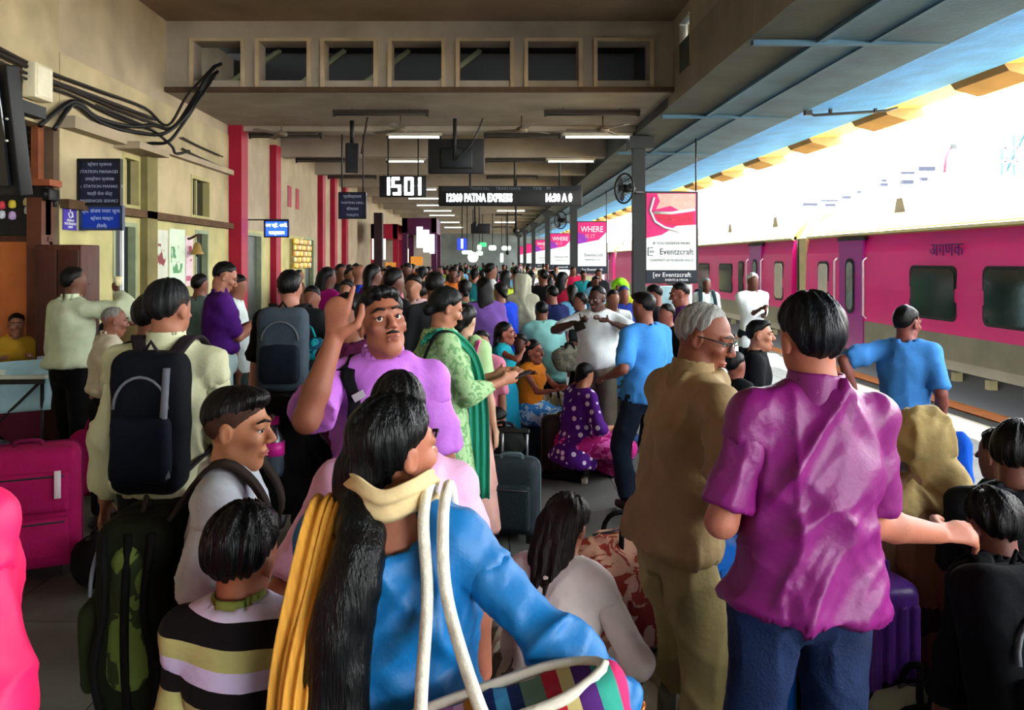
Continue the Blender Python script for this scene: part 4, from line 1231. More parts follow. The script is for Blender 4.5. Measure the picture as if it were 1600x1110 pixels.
def person(label, px, s=None, heading=0, lean=0, side=0, twist=0, head=(0, 0, 0), pose='stand', seat=None, g=1.0, vox=None,
           rh=None, lh=None, rel=None, lel=None, rp='relax', lp='relax', rpn=None, lpn=None, rdir=None, ldir=None, fine='', feet=None, knee=None,
           skinc='8a5238', top=None, bottom=None, hair=None, face=False, group=None, shoes='17130f', seed=None, legs=True, name='person', hgt=0.132, gaze=(0, 0, 0), lips='8a3f36', female=False, build_parts=True):
    x, y, Y = px
    tgt = at(x, y, Y)
    ztop = tgt.z
    if s is None: s = ztop
    if (hair or {}).get('kind', 'short') != 'none':
        ztop -= (hair or {}).get('th', 0.013) * 1.0
    seed = seed if seed is not None else int(x * 7 + y * 3) % 9999
    v0 = vox or min(max(0.0043 * Y, 0.0095), 0.030)
    lod = Y > 4.2
    # ---- joints in the local frame: +x right, +y forward, z up
    u = Vector((math.sin(R(side)), math.sin(R(lean)), 1)); u.z = max(0.2, math.cos(R(lean))) * math.cos(R(side)); u.normalize()
    f = Vector((0, 1, 0)); f = (f - u * f.dot(u)).normalized()
    r = f.cross(u).normalized()
    fs, rs = (f * math.cos(R(twist)) - r * math.sin(R(twist))), (r * math.cos(R(twist)) + f * math.sin(R(twist)))
    h = hgt * s
    hs = h / 0.23
    hoff = u * 0.300 * s + (u * 0.5 + Vector((0, 0, 0.5))).normalized() * 0.081 * s + f * 0.020 * s
    zP = ztop - h / 2 - hoff.z
    J = P_()
    J.P = Pp = Vector((0, 0, zP))
    J.u, J.f, J.r, J.fs, J.rs, J.s = u, f, r, fs, rs, s
    J.W, J.C, J.N = Pp + u * 0.095 * s, Pp + u * 0.20 * s, Pp + u * 0.300 * s
    J.SR, J.SL = Pp + u * 0.270 * s + rs * 0.094 * s * (0.92 if female else 1), Pp + u * 0.270 * s - rs * 0.094 * s * (0.92 if female else 1)
    J.HC = HC = Pp + hoff
    M = (Matrix.Rotation(R(head[0]), 3, 'Z') @ Matrix.Rotation(R(head[1]), 3, 'X') @ Matrix.Rotation(R(head[2]), 3, 'Y'))
    J.M = M
    J.hs = hs
    def HP(a, b, c): return HC + M @ (Vector((a, b, c)) * hs)
    J.HP = HP
    Mn = np.array(M, dtype=np.float32); HCn = A3(HC)
    # ---- arms
    def arm(S, target, hint, sgn):
        if target is None:
            target = S + Vector((sgn * 0.045, 0.03, -0.325)) * s
        else:
            target = Vector(target)
        hint = Vector(hint) if hint is not None else Vector((sgn * 0.35, -1.0, -0.2))
        E, Wr = ik(S, target, 0.172 * s, 0.150 * s, hint)
        return E, Wr
    J.ER, J.WR = arm(J.SR, rh, rel, 1)
    J.EL, J.WL = arm(J.SL, lh, lel, -1)
    # ---- legs
    J.HR, J.HL = Pp + r * 0.052 * s, Pp - r * 0.052 * s
    if feet is None:
        if pose == 'sit': feet = [Vector((0.075 * s, 0.25 * s, 0.045 * s)), Vector((-0.075 * s, 0.25 * s, 0.045 * s))]
        elif pose == 'floor': feet = [Vector((0.03 * s, 0.24 * s, 0.04 * s)), Vector((-0.05 * s, 0.27 * s, 0.04 * s))]
        else: feet = [Vector((0.062 * s, -0.02 * s, 0.045 * s)), Vector((-0.062 * s, 0.03 * s, 0.045 * s))]
    else:
        feet = [Vector(a) for a in feet]
    khint = [Vector((0.15, 1, 0.35)), Vector((-0.15, 1, 0.35))] if pose != 'floor' else [Vector((0.9, 0.5, 0.3)), Vector((-0.9, 0.5, 0.3))]
    if knee: khint = [Vector(a) for a in knee]
    J.KR, J.AR = ik(J.HR, feet[0], 0.245 * s, 0.246 * s, khint[0])
    J.KL, J.AL = ik(J.HL, feet[1], 0.245 * s, 0.246 * s, khint[1])
    # ---- root
    rot = Matrix.Rotation(R(heading), 3, 'Z')
    off = rot @ Vector((HC.x, HC.y, 0))
    loc = (tgt.x - off.x, Y - off.y, 0)
    root = thing(name, label, 'person', loc, R(heading), group)
    J.root, J.loc, J.rz, J.Y = root, loc, R(heading), Y
    sk = skin(skinc)
    sh = 0.006 + 0.25 * v0
    # ---- body: one continuous surface
    pr = []
    fl = lambda k: (fs, k)
    pr += [cone(Pp, J.C, (0.082 * g * s) - sh, (0.090 * g * s) - sh, 0.03, flat=fl(0.68)),
           cone(J.C, Pp + u * 0.25 * s, (0.090 * g * s) - sh, 0.075 * s - sh, 0.03, flat=fl(0.66)),
           cone(J.SL, J.SR, 0.033 * s - sh, 0.033 * s - sh, 0.03),
           cone(Pp + u * 0.262 * s, J.N + u * 0.012 * s, 0.055 * s - sh, 0.036 * s, 0.025, flat=fl(0.85)),
           cone(J.N - u * 0.02 * s, HP(0, -0.018, -0.055), 0.034 * s * (0.86 if female else 1), 0.031 * s * (0.86 if female else 1), 0.02)]
    for S, E, Wr, sg, hp, hpn, hd, key in ((J.SR, J.ER, J.WR, 1, rp, rpn, rdir, 'R'), (J.SL, J.EL, J.WL, -1, lp, lpn, ldir, 'L')):
        af = 0.88 if female else 1.0
        pr += [cone(S, E, 0.028 * s * af, 0.0235 * s * af, 0.02),
               cone(E, E.lerp(Wr, 0.35), 0.0235 * s * af, 0.0245 * s * af, 0.015), cone(E.lerp(Wr, 0.35), Wr, 0.0245 * s * af, 0.0165 * s * af, 0.015)]
        d = Vector(hd) if hd is not None else (Wr - E).normalized()
        pn = Vector(hpn) if hpn is not None else (-rs * sg if abs((-rs * sg).dot(d)) < 0.8 else fs)
        pn = (pn - d * pn.dot(d)).normalized()
        lat0 = d.cross(pn)
        sd = 1 if lat0.dot(f + Vector((0, 0, 0.3)) - rs * sg * 0.3) > 0 else -1
        pr += hand_prims(Wr, d, pn, sd, hp, s, key in fine)
    if legs:
        for Hh, K, An in ((J.HR, J.KR, J.AR), (J.HL, J.KL, J.AL)):
            pr += [cone(Hh, K, 0.048 * s - sh, 0.033 * s - sh, 0.03), cone(K, An, 0.033 * s - sh, 0.021 * s, 0.02)]
    # head
    pr += [ell(HP(0, -0.012, 0.030), (0.073 * hs, 0.092 * hs, 0.082 * hs), 0.02, Mn),
           ell(HP(0, 0.018, -0.034), (0.056 * hs, 0.066 * hs, 0.077 * hs), 0.025, Mn)]
    fine_head = face or Y < 3.4
    pr += [cone(HP(0, 0.085, 0.012), HP(0, 0.104, -0.020), 0.008 * hs, 0.0125 * hs, 0.012),
           cone(HP(0, 0.050, -0.096), HP(0, 0.056, -0.094), 0.020 * hs, 0.019 * hs, 0.025)]
    for sg in (-1, 1):
        pr.append(ell(HP(sg * 0.076, -0.010, -0.004), (0.010 * hs, 0.020 * hs, 0.031 * hs), 0.008, Mn))
        if face:
            pr += [cone(HP(sg * 0.046, 0.0, -0.058), HP(sg * 0.014, 0.050, -0.094), 0.015 * hs, 0.017 * hs, 0.025),
                   ell(HP(sg * 0.012, 0.094, -0.027), (0.0085 * hs, 0.010 * hs, 0.0075 * hs), 0.006, Mn),
                   cone(HP(sg * 0.012, 0.083, 0.030), HP(sg * 0.048, 0.066, 0.026), 0.011 * hs, 0.009 * hs, 0.012),
                   ell(HP(sg * 0.040, 0.058, -0.018), (0.022 * hs, 0.022 * hs, 0.018 * hs), 0.02, Mn),
                   ell(HP(sg * 0.031, 0.096, 0.009), (0.017 * hs, 0.013 * hs, 0.0085 * hs), 0.008, Mn, op='s'),
                   cone(HP(sg * 0.018, 0.0835, 0.0165), HP(sg * 0.044, 0.0745, 0.0155), 0.0052 * hs, None, 0.006),
                   ell(HP(sg * 0.083, -0.004, -0.002), (0.005 * hs, 0.010 * hs, 0.018 * hs), 0.005, Mn, op='s')]
    if face:
        pr += [cone(HP(-0.016, 0.081, -0.057), HP(0.016, 0.081, -0.057), 0.007 * hs, None, 0.008), cone(HP(-0.013, 0.080, -0.067), HP(0.013, 0.080, -0.067), 0.0078 * hs, None, 0.008),
               cone(HP(-0.02, 0.092, -0.0618), HP(0.02, 0.092, -0.0618), 0.0025 * hs, None, 0.003, op='s')]
    ref = []
    if fine_head:
        vv = min(0.0052 if face else 0.008, v0)
        ref.append((HC - Vector((0.115, 0.125, 0.135)) * hs, HC + Vector((0.115, 0.125, 0.13)) * hs, vv))
    for key, Wr in (('R', J.WR), ('L', J.WL)):
        if key in fine:
            d = Vector((rdir if key == 'R' else ldir) or (Wr - (J.ER if key == 'R' else J.EL))).normalized() * 0.09 * s / 1.75
            c = Wr + d
            ref.append((c - Vector((0.11, 0.11, 0.11)), c + Vector((0.11, 0.11, 0.11)), 0.0048))
    sdf_obj('body', pr, v0, sk, root, ref, 1)
    # ---- face details
    if face:
        br = hairmat((hair or {}).get('brow', '15100d'))
        for sg in (-1, 1):
            c = HP(sg * 0.031, 0.0712, 0.009)
            gz = M @ Vector((gaze[0], 1, gaze[1])).normalized()
            e = MB().lathe([(0.0118 * hs * math.sin(R(a)), -0.0118 * hs * math.cos(R(a))) for a in range(0, 181, 20)], c, 12).build('eye', mat('d9d2ca', 0.25, 0.5, var=0.03, name='eye white'), root)
            MB().lathe([(0.0078 * hs * math.sin(R(a)), -0.0078 * hs * math.cos(R(a))) for a in range(0, 181, 30)], c + gz * 0.0060 * hs, 10).build('iris', mat('140c08', 0.15, 0.5, var=0.02, name='iris'), e)
            MB().tube([HP(sg * 0.045, 0.0735, 0.0105), HP(sg * 0.031, 0.0845, 0.0145), HP(sg * 0.017, 0.081, 0.0105)], 0.0022 * hs, 5).build('eyelid', mat('2a1812', 0.7, name='lash line'), root)
            MB().tube([HP(sg * 0.053, 0.070, 0.031), HP(sg * 0.036, 0.089, 0.0405), HP(sg * 0.012, 0.0955, 0.0335)], [0.0022 * hs, 0.0046 * hs, 0.0042 * hs], 6).build('eyebrow', br, root)
        lm = mat(lips, 0.5, 0.35, var=0.08, name='lips')
        MB().tube([HP(-0.022, 0.083, -0.060), HP(-0.008, 0.0893, -0.0575), HP(0, 0.0895, -0.059), HP(0.008, 0.0893, -0.0575), HP(0.022, 0.083, -0.060)], [0.0022 * hs, 0.0042 * hs, 0.0042 * hs, 0.0042 * hs, 0.0022 * hs], 6).build('upper_lip', lm, root)
        MB().tube([HP(-0.019, 0.083, -0.0635), HP(0, 0.0885, -0.0675), HP(0.019, 0.083, -0.0635)], [0.0022 * hs, 0.0058 * hs, 0.0022 * hs], 6).build('lower_lip', lm, root)
    # ---- hair
    hr = hair or {}
    hk = hr.get('kind', 'short')
    hv = max(0.006 if Y < 3.5 else 0.0, v0 * 0.62)
    if hk != 'none':
        th = hr.get('th', 0.013)
        line = hr.get('line')
        if line is None:
            line = ((-0.12, -0.058), (-0.05, -0.034), (-0.026, 0.016), (0.008, 0.026), (0.024, 0.034), (0.040, 0.062), (0.062, 0.078), (0.09, 0.084), (0.12, 0.09)) if not female else \
                   ((-0.12, -0.075), (-0.04, -0.05), (-0.018, 0.004), (0.018, 0.016), (0.040, 0.035), (0.060, 0.060), (0.085, 0.078), (0.12, 0.085))
        lx = np.array([a for a, b in line]); lz = np.array([b for a, b in line])
        wob = hr.get('wob', 0.006)
        def hairline(X, Yy, Z):
            x_, y_, z_ = X - HCn[0], Yy - HCn[1], Z - HCn[2]
            qx = (Mn[0, 0] * x_ + Mn[1, 0] * y_ + Mn[2, 0] * z_) / hs
            qy = (Mn[0, 1] * x_ + Mn[1, 1] * y_ + Mn[2, 1] * z_) / hs
            qz = (Mn[0, 2] * x_ + Mn[1, 2] * y_ + Mn[2, 2] * z_) / hs
            return ((np.interp(qy, lx, lz) - qz + wob * np.sin(qy * 260 + qx * 190)) * 0.8 * hs).astype(np.float32)
        tk = 0.8 if (female or hk != 'short') else 0.45
        hp = [ell(HP(0, -0.014, 0.031 + 0.004), ((0.0735 + th * tk) * hs, (0.092 + th * max(tk, 0.65)) * hs, (0.079 + th * hr.get('topf', 1.25)) * hs), 0.01, Mn)]
        if hr.get('quiff'):
            hp.append(ell(HP(0, 0.045, 0.092), (0.055 * hs, 0.045 * hs, 0.030 * hs), 0.03, Mn))
        hp.append(cut(hairline, 0.004))
        if hk in ('long', 'pony', 'bun', 'plait'):
            if hk == 'bun':
                hp.append(ell(HP(0, -0.098, -0.045), (0.038 * hs, 0.032 * hs, 0.036 * hs), 0.012, Mn))
            elif 'path' in hr:
                q = smooth_path(hr['path'](J), 3)
                rad = hr.get('rad', (0.05, 0.035))
                for i in range(len(q) - 1):
                    t0, t1 = i / (len(q) - 1), (i + 1) / (len(q) - 1)
                    rr = lambda t: float(np.interp(t, np.linspace(0, 1, len(rad)), rad))
                    hp.append(cone(q[i], q[i + 1], rr(t0), rr(t1), 0.015, flat=(f, hr.get('flat', 0.6))))
            else:
                ln = hr.get('len', 0.25) * s
                b0 = HP(0, -0.075, -0.01)
                b1 = HP(0, -0.09, -0.10)
                b2 = J.N - f * 0.085 * s * g - u * (ln - 0.05 * s)
                w = hr.get('w', 0.075) * hs
                hp += [cone(b0, b1, w, w * 0.95, 0.03, flat=(f, 0.6)), cone(b1, b2, w * 0.95, w * 0.55, 0.03, flat=(f, 0.5))]
        rf = []
        if Y < 3.4:
            rf = [(HC - Vector((0.12, 0.13, 0.12)) * hs, HC + Vector((0.12, 0.13, 0.15)) * hs, 0.006)]
        V, Q = sdf_mesh(hp, max(v0 * 0.8, hv), rf, 1)
        if len(V):
            Nn = normals(V, Q)
            loc3 = (V - np.array(HC)) @ np.array(M)
            ang = np.arctan2(loc3[:, 0], loc3[:, 1])
            st = vnoise(np.stack([ang * 9, loc3[:, 2] * 14, loc3[:, 1] * 14], 1) + 50, seed)
            V = V + Nn * ((st - 0.45) * hr.get('rough', 0.012) * hs)[:, None]
            q = loc3 / hs
            t = q[:, 2] - np.interp(q[:, 1], lx, lz)
            fall = np.clip(1 - t / 0.040, 0, 1) ** 1.5 * (q[:, 2] > -0.085) * (np.abs(q[:, 0]) < 0.1) * (q[:, 1] > (-0.12 if hk == 'short' else -0.02))
            rad = q - np.array([0, -0.013, 0.03])
            rad[:, 2] *= 0.35
            rad /= np.maximum(np.linalg.norm(rad, axis=1), 1e-6)[:, None]
            V = V - (rad * (fall * (th * tk + 0.005) * hs)[:, None]) @ np.array(M).T
            link('hair', npmesh('hair', V, Q, hairmat(hr.get('c', '060607'), hr.get('gloss', 0.42))), root)
        if hr.get('fade'):
            fx, fz = np.array((-0.12, -0.05, -0.026, 0.012, 0.028, 0.12)), np.array((-0.06, -0.035, 0.004, 0.008, 0.03, 0.1))
            def fadeline(X, Yy, Z):
                x_, y_, z_ = X - HCn[0], Yy - HCn[1], Z - HCn[2]
                qy = (Mn[0, 1] * x_ + Mn[1, 1] * y_ + Mn[2, 1] * z_) / hs
                qz = (Mn[0, 2] * x_ + Mn[1, 2] * y_ + Mn[2, 2] * z_) / hs
                return ((np.interp(qy, fx, fz) - qz) * 0.8 * hs).astype(np.float32)
            sdf_obj('hair_fade', [ell(HP(0, -0.012, 0.031), (0.0755 * hs, 0.0945 * hs, 0.083 * hs), 0.01, Mn), cut(fadeline, 0.004)], max(v0 * 0.6, 0.0065), mat(hr['fade'], 0.8, 0.2, var=0.3, scale=60, name='shaved hair'), root)
    # ---- garments
    cs = 0.011 + 0.15 * v0
    if top:
        tg = top.get('g', 1.0) * g
        hem = top.get('hem', 0.07) * s
        hw = top.get('hemw', 0.100) * s * g + cs * 0.7
        ch = (0.086 * s * tg) + cs
        pt = [cone(Pp - u * hem, J.W, hw, 0.076 * s * tg + cs, 0.04, flat=(fs, top.get('fl', 0.80)), capa=True),
              cone(J.W, J.C, 0.076 * s * tg + cs, ch, 0.04, flat=(fs, 0.72)),
              cone(J.C, Pp + u * 0.252 * s, ch, 0.078 * s + cs, 0.04, flat=(fs, 0.68)),
              cone(J.SL, J.SR, 0.030 * s + cs, 0.030 * s + cs, 0.035),
              cone(J.SL + rs * 0.02 * s, J.N - u * 0.010 * s, 0.026 * s + cs, 0.032 * s + cs, 0.03), cone(J.SR - rs * 0.02 * s, J.N - u * 0.010 * s, 0.026 * s + cs, 0.032 * s + cs, 0.03)]
        if top.get('belly'):
            pt.append(ell(J.W + fs * 0.04 * s, (0.085 * s * g, 0.075 * s * top['belly'], 0.10 * s), 0.05))
        if female:
            for sg in (-1, 1):
                pt.append(ell(J.C + fs * 0.048 * s + rs * sg * 0.042 * s + u * 0.005 * s, (0.038 * s, 0.036 * s, 0.042 * s), 0.04))
        sl = top.get('sleeve', 0.6)
        sep = []
        for S, E, Wr in ((J.SR, J.ER, J.WR), (J.SL, J.EL, J.WL)):
            slr = top.get('slr', 1.0); af = 0.9 if female else 1.0
            near = Y < 4.2
            own = [] if near else pt
            if near and sl > 0:
                sep.append(own)
                pt.append(cone(S, S.lerp(E, 0.28), 0.027 * s * af + cs * 0.9, 0.027 * s * af + cs * 0.8, 0.018, cap=True))
                S = S.lerp(E, 0.16)
            if sl > 0:
                if sl <= 1.0:
                    own.append(cone(S, S.lerp(E, sl), (0.026 * s * af + cs * 0.7) if near else 0.029 * s * af + cs, (0.028 * s * af + cs) * slr, 0.022, cap=True))
                else:
                    own.append(cone(S, E, (0.026 * s * af + cs * 0.7) if near else 0.029 * s * af + cs, (0.025 * s * af + cs) * slr, 0.022))
                    own.append(cone(E, E.lerp(Wr, sl - 1.0), (0.025 * s * af + cs) * slr, (0.018 * s * af + cs) * slr, 0.015, cap=True))
        if top.get('neck'):                     # scooped neck at the back or front: cut with a ball
            c, rr = top['neck'](J)
            pt.append(ell(c, (rr, rr, rr), 0.006, op='s'))
        # opening for the neck
        pt.append(cone(J.N - u * 0.005 * s, J.N + u * 0.09 * s, 0.036 * s, 0.05 * s, 0.006, op='s'))
        fa = top.get('fold', 0.017 if Y < 4.2 else 0.016)
        V, Q = sdf_mesh(pt, v0, (), 1)
        V = wrinkle(V, Q, fa, seed, top.get('vert', 0.8), top.get('diag', 1.0), top.get('ff', 1.0), ((J.SR, 0.15), (J.SL, 0.15)))
        gm = top['m'] if 'm' in top else cloth(top['c'])
        go = link(top.get('name', 'shirt'), npmesh('garment', V, Q, gm), root)
        for i, own in enumerate(sep):
            V, Q = sdf_mesh(own, v0, (), 1)
            V = wrinkle(V, Q, fa * 0.8, seed + 40 + i, 0.5, 1.0, top.get('ff', 1.0) * 1.25, ((J.SR, 0.13), (J.SL, 0.13)))
            link('sleeve', npmesh('sleeve', V, Q, gm), go)
        if top.get('collar'):
            cc = top.get('cm') or (top['m'] if 'm' in top else cloth(top['c']))
            b = J.N - u * 0.012 * s
            sdf_obj('collar', [cone(b, b + u * 0.052 * s - f * 0.004, 0.047 * s, 0.041 * s, 0.004, cap=True, capa=True), cone(b - u * 0.05 * s, b + u * 0.1 * s, 0.037 * s, None, 0.003, op='s'),
                               cone(J.N + f * 0.04 * s - u * 0.03 * s, J.N + f * 0.06 * s + u * 0.05 * s, 0.006 * s, 0.022 * s, 0.004, op='s')], min(v0, 0.008) if Y < 4.2 else v0 * 0.6, cc, root)
    if bottom and legs:
        bk = bottom.get('kind', 'trousers')
        bm_ = bottom['m'] if 'm' in bottom else cloth(bottom['c'])
        if bk == 'trousers':
            fx = bottom.get('fit', 1.0)
            end = bottom.get('end', 0.93)
            pb = [ell(Pp - u * 0.005 * s, (0.082 * s * g + cs * 0.2, 0.064 * s * g + cs * 0.2, 0.070 * s), 0.03)]
            for Hh, K, An in ((J.HR, J.KR, J.AR), (J.HL, J.KL, J.AL)):
                pb += [cone(Hh, K, (0.043 * s + cs) * fx, (0.035 * s + cs) * fx, 0.02), cone(K, K.lerp(An, end), (0.035 * s + cs) * fx, (0.028 * s + cs) * fx, 0.015, cap=True)]
            pb.append(plane(Pp + u * bottom.get('rise', max(0.02, 0.03 - (top or {}).get('hem', 0.07))) * s, u))
            sdf_obj('trousers', pb, v0, bm_, root, (), 1, bottom.get('fold', 0.013), seed + 3, 1.0, 0.9)
        else:
            hz = bottom.get('hem', 0.06) * s
            hw = bottom.get('hemw', 0.16) * s
            kc = (J.KR + J.KL) / 2
            ac = (J.AR + J.AL) / 2
            if pose in ('sit', 'floor'):
                pb = [ell(Pp, (0.11 * s * g, 0.09 * s * g, 0.085 * s), 0.05), cone(J.HR, J.KR, 0.065 * s, 0.05 * s, 0.06), cone(J.HL, J.KL, 0.065 * s, 0.05 * s, 0.06),
                      cone(J.KR, J.AR, 0.055 * s, 0.05 * s, 0.06), cone(J.KL, J.AL, 0.055 * s, 0.05 * s, 0.06), cone((J.HR + J.HL) / 2, kc, 0.07 * s, 0.06 * s, 0.08), cone(kc, ac, 0.07 * s, 0.07 * s, 0.08)]
                pb.append(plane((0, 0, 0.012), (0, 0, -1)))
            else:
                b = Vector((ac.x, ac.y, hz))
                pb = [cone(b, Pp, hw, 0.095 * s * g + cs, 0.04, flat=(f, 0.85), capa=True), ell(Pp, (0.095 * s * g + cs, 0.08 * s * g + cs, 0.08 * s), 0.03)]
            sdf_obj(bottom.get('name', 'skirt'), pb, v0, bm_, root, (), 1, bottom.get('fold', 0.014), seed + 3, 1.3, 0.3)
    if legs and shoes:
        for K, An in ((J.KR, J.AR), (J.KL, J.AL)):
            dr = (An - K); fw = Vector((0, 1, 0))
            a = An + Vector((0, -0.02, -0.022)) * s
            sdf_obj('shoe', [cone(a, a + fw * 0.10 * s, 0.026 * s, 0.022 * s, 0.02), cone(a, An + Vector((0, 0, 0.01)), 0.026 * s, 0.027 * s, 0.02), plane((0, 0, 0.004), (0, 0, -1))],
                    max(v0 * 0.8, 0.008), mat(shoes, 0.5, 0.4, var=0.1, name='shoe'), root)
    return J

def carried(name, label, cat, J, group=None):
    """a thing worn or held by a person: top-level, in the person's frame"""
    return thing(name, label, cat, J.loc, J.rz, group)

def backpack(J, label, c, c2=None, size=(0.30, 0.17, 0.46), drop=0.0, strap='141414', pocket=True, v=None, off=0.0, stripe=None):
    b = carried('backpack', label, 'backpack', J)
    s, u, f, r = J.s, J.u, J.fs, J.rs
    w, d, h = size
    v = v or min(max(0.0045 * J.Y, 0.009), 0.025)
    c0 = J.C + u * (0.01 - drop) - f * (0.068 * s + d * 0.5 + 0.02) + r * off
    m1 = cloth(c)
    rt = np.array([[r.x, f.x, u.x], [r.y, f.y, u.y], [r.z, f.z, u.z]], dtype=np.float32)
    def rb(cc, sx, sy, sz, rad):
        cc = A3(cc)
        def fn(X, Y, Z):
            x, y, z = X - cc[0], Y - cc[1], Z - cc[2]
            q = [np.abs(rt[0, i] * x + rt[1, i] * y + rt[2, i] * z) - t + rad for i, t in enumerate((sx / 2, sy / 2, sz / 2))]
            return np.sqrt(np.maximum(q[0], 0) ** 2 + np.maximum(q[1], 0) ** 2 + np.maximum(q[2], 0) ** 2) + np.minimum(np.maximum(q[0], np.maximum(q[1], q[2])), 0) - rad
        m = max(sx, sy, sz) * 0.6
        return fn, cc - m, cc + m, 0.02, 'u'
    sdf_obj('bag_body', [rb(c0, w, d, h, 0.06)], v, m1, b, (), 1, 0.006, 3, 0.6, 1.0)
    if pocket:
        sdf_obj('front_pocket', [rb(c0 - f * (d * 0.5 + 0.01) - u * h * 0.16, w * 0.78, 0.07, h * 0.46, 0.03)], v * 0.9, cloth(c2 or c), b, (), 1, 0.005, 5)
        z = [c0 - f * (d * 0.5 + 0.012) + r * (w * 0.36 * math.sin(R(a))) + u * (h * 0.12 + h * 0.22 * math.cos(R(a))) for a in range(-90, 91, 15)]
        MB().tube(z, 0.006, 5).build('zip', mat('5a5f66', 0.5, name='zip'), b)
    if stripe:
        MB().tube([c0 - f * (d * 0.5 + 0.005) + r * w * 0.34 + u * h * 0.40, c0 - f * (d * 0.5 + 0.02) + r * w * 0.30 - u * h * 0.1, c0 - f * (d * 0.5 + 0.02) + r * w * 0.36 - u * h * 0.35], 0.014, 6).build('piping', mat(stripe, 0.6, name='piping'), b)
    MB().tube([c0 + u * h * 0.48 - r * 0.03, c0 + u * (h * 0.5 + 0.035), c0 + u * h * 0.48 + r * 0.03], 0.008, 6).build('grab_loop', cloth(strap), b)
    for sg, S in ((1, J.SR), (-1, J.SL)):
        k = 0.045 * s
        p = [c0 + u * h * 0.42 + r * sg * 0.05 + f * d * 0.3, S - r * sg * 0.035 * s + u * (k + 0.02) - f * 0.02, S - r * sg * 0.03 * s + u * (k * 0.5) + f * 0.062 * s, J.C + r * sg * 0.075 * s + f * 0.09 * s,
             J.W + r * sg * 0.105 * s + f * 0.02, c0 - u * h * 0.38 + r * sg * w * 0.42 + f * d * 0.3]
        ribbon('shoulder_strap', p, [r, r, r, r, f, f], 0.055, cloth(strap), b, 0.012, 1, 0.0, 5, 4)
    return b
# ------------------------------------------------------------------ the people nearest the camera
BLK = hair_black = dict(kind='short')
def H(**k):
    d = dict(kind='short'); d.update(k); return d

# woman in the blue kurta, seen from behind
A = person('woman in a bright blue kurta with a long black ponytail and a yellow scarf', (618, 613, 1.62), heading=-6, head=(-44, 2, 4), female=True, g=1.06, skinc='9c6048', face=True,
           rh=(0.46, 0.05, 0.95), rel=(0.5, -0.8, -0.2), rp='grip', fine='R', vox=0.0095,
           top=dict(m=mat('0667a6', 0.5, 0.4, var=0.12, scale=7, bump=0.2, bscale=50, name='blue silk'), sleeve=1.86, hem=0.16, hemw=0.115, name='kurta', fold=0.026, slr=0.98, vert=0.8, diag=1.3, ff=1.25,
                    neck=lambda J: (J.N - J.f * 0.075 + J.u * 0.018, 0.072)),
           bottom=dict(c='111318'), lips='9a4a44',
           hair=dict(kind='long', c='07090a', gloss=0.36, th=0.015, rough=0.016, flat=0.62,
                     line=((-0.12, -0.07), (-0.05, -0.06), (-0.026, -0.002), (0.012, 0.010), (0.036, 0.03), (0.056, 0.058), (0.085, 0.08), (0.12, 0.09)),
                     path=lambda J: [J.HP(-0.0, -0.085, -0.03), J.HP(-0.0, -0.10, -0.085), (-0.035, -0.125, 1.30), (-0.065, -0.155, 1.16), (-0.06, -0.165, 0.98), (-0.045, -0.165, 0.82), (-0.04, -0.16, 0.62)],
                     rad=(0.055, 0.040, 0.046, 0.056, 0.062, 0.060, 0.05)))
rt = A.root
MB().tube(smooth_path([(-0.115, 0.02, 1.405), (-0.06, -0.075, 1.420), (0.0, -0.10, 1.412), (0.055, -0.075, 1.420), (0.095, 0.0, 1.40), (0.07, 0.07, 1.36)], 5), 0.001, 4)
ribbon('scarf', [(-0.13, 0.10, 1.34), (-0.10, 0.0, 1.395), (-0.055, -0.065, 1.405), (0.0, -0.088, 1.385), (0.055, -0.066, 1.40), (0.085, 0.0, 1.405), (0.07, 0.075, 1.36)],
       [(0, -0.3, 1), (0, -0.3, 1), (0, -0.4, 1), (0, -0.4, 1), (0, -0.4, 1), (0, -0.3, 1), (0, 0.5, 1)], 0.075, cloth('c9b284'), rt, 0.006, 2, 0.006, 6, 10, 'cream scarf folded round the neck')
for k, (dx, dy, w) in enumerate(((0.0, 0.0, 0.085), (0.012, 0.022, 0.06))):
    ribbon('dupatta', [(-0.10 + dx, 0.12, 1.18), (-0.105 + dx, 0.06, 1.34), (-0.11 + dx, -0.04, 1.375), (-0.125 + dx, -0.125, 1.25), (-0.145 + dx, -0.165 - dy, 1.08), (-0.15 + dx, -0.17 - dy, 0.85), (-0.15 + dx, -0.17 - dy, 0.5)],
           (1, 0.12, 0), w, mat('c98f35', 0.7, 0.2, var=0.18, scale=5, aniso=(30, 30, 2), name='mustard cotton'), rt, 0.004, 3, 0.007, 6, 18, 'mustard yellow dupatta over the shoulder', seed=k)
for i in range(2):
    ring = [A.WR + Vector((0.036 * math.cos(R(a)), 0.036 * math.sin(R(a)), -0.012 * i + 0.02 * math.cos(R(a)))) for a in range(0, 361, 24)]
    MB().tube(ring, 0.005, 6).build('bangle', mat('c8642a', 0.3, metal=0.5, name='copper bangle'), rt)
bag = thing('tote_bag', 'woven tote bag with many coloured stripes and white rope handles on the blue kurta woman', 'bag', (0.05, 1.36, 0.965), R(6))
STR = [(0.0, '1c2a6e'), (0.06, '2a2a2c'), (0.11, 'b01c50'), (0.16, 'c9a73a'), (0.20, '15161a'), (0.25, 'c06fae'), (0.34, 'e0b0d0'), (0.38, 'b3701c'), (0.43, '17306e'), (0.50, '3a86b0'), (0.55, '10204a'), (0.60, '5f7a62'), (0.68, 'b3202e'), (0.74, 'c8b878'), (0.79, '4a2068'), (0.86, '2a8a78'), (0.93, 'c02860')]
tilt = Matrix.Rotation(R(-16), 3, 'Y')
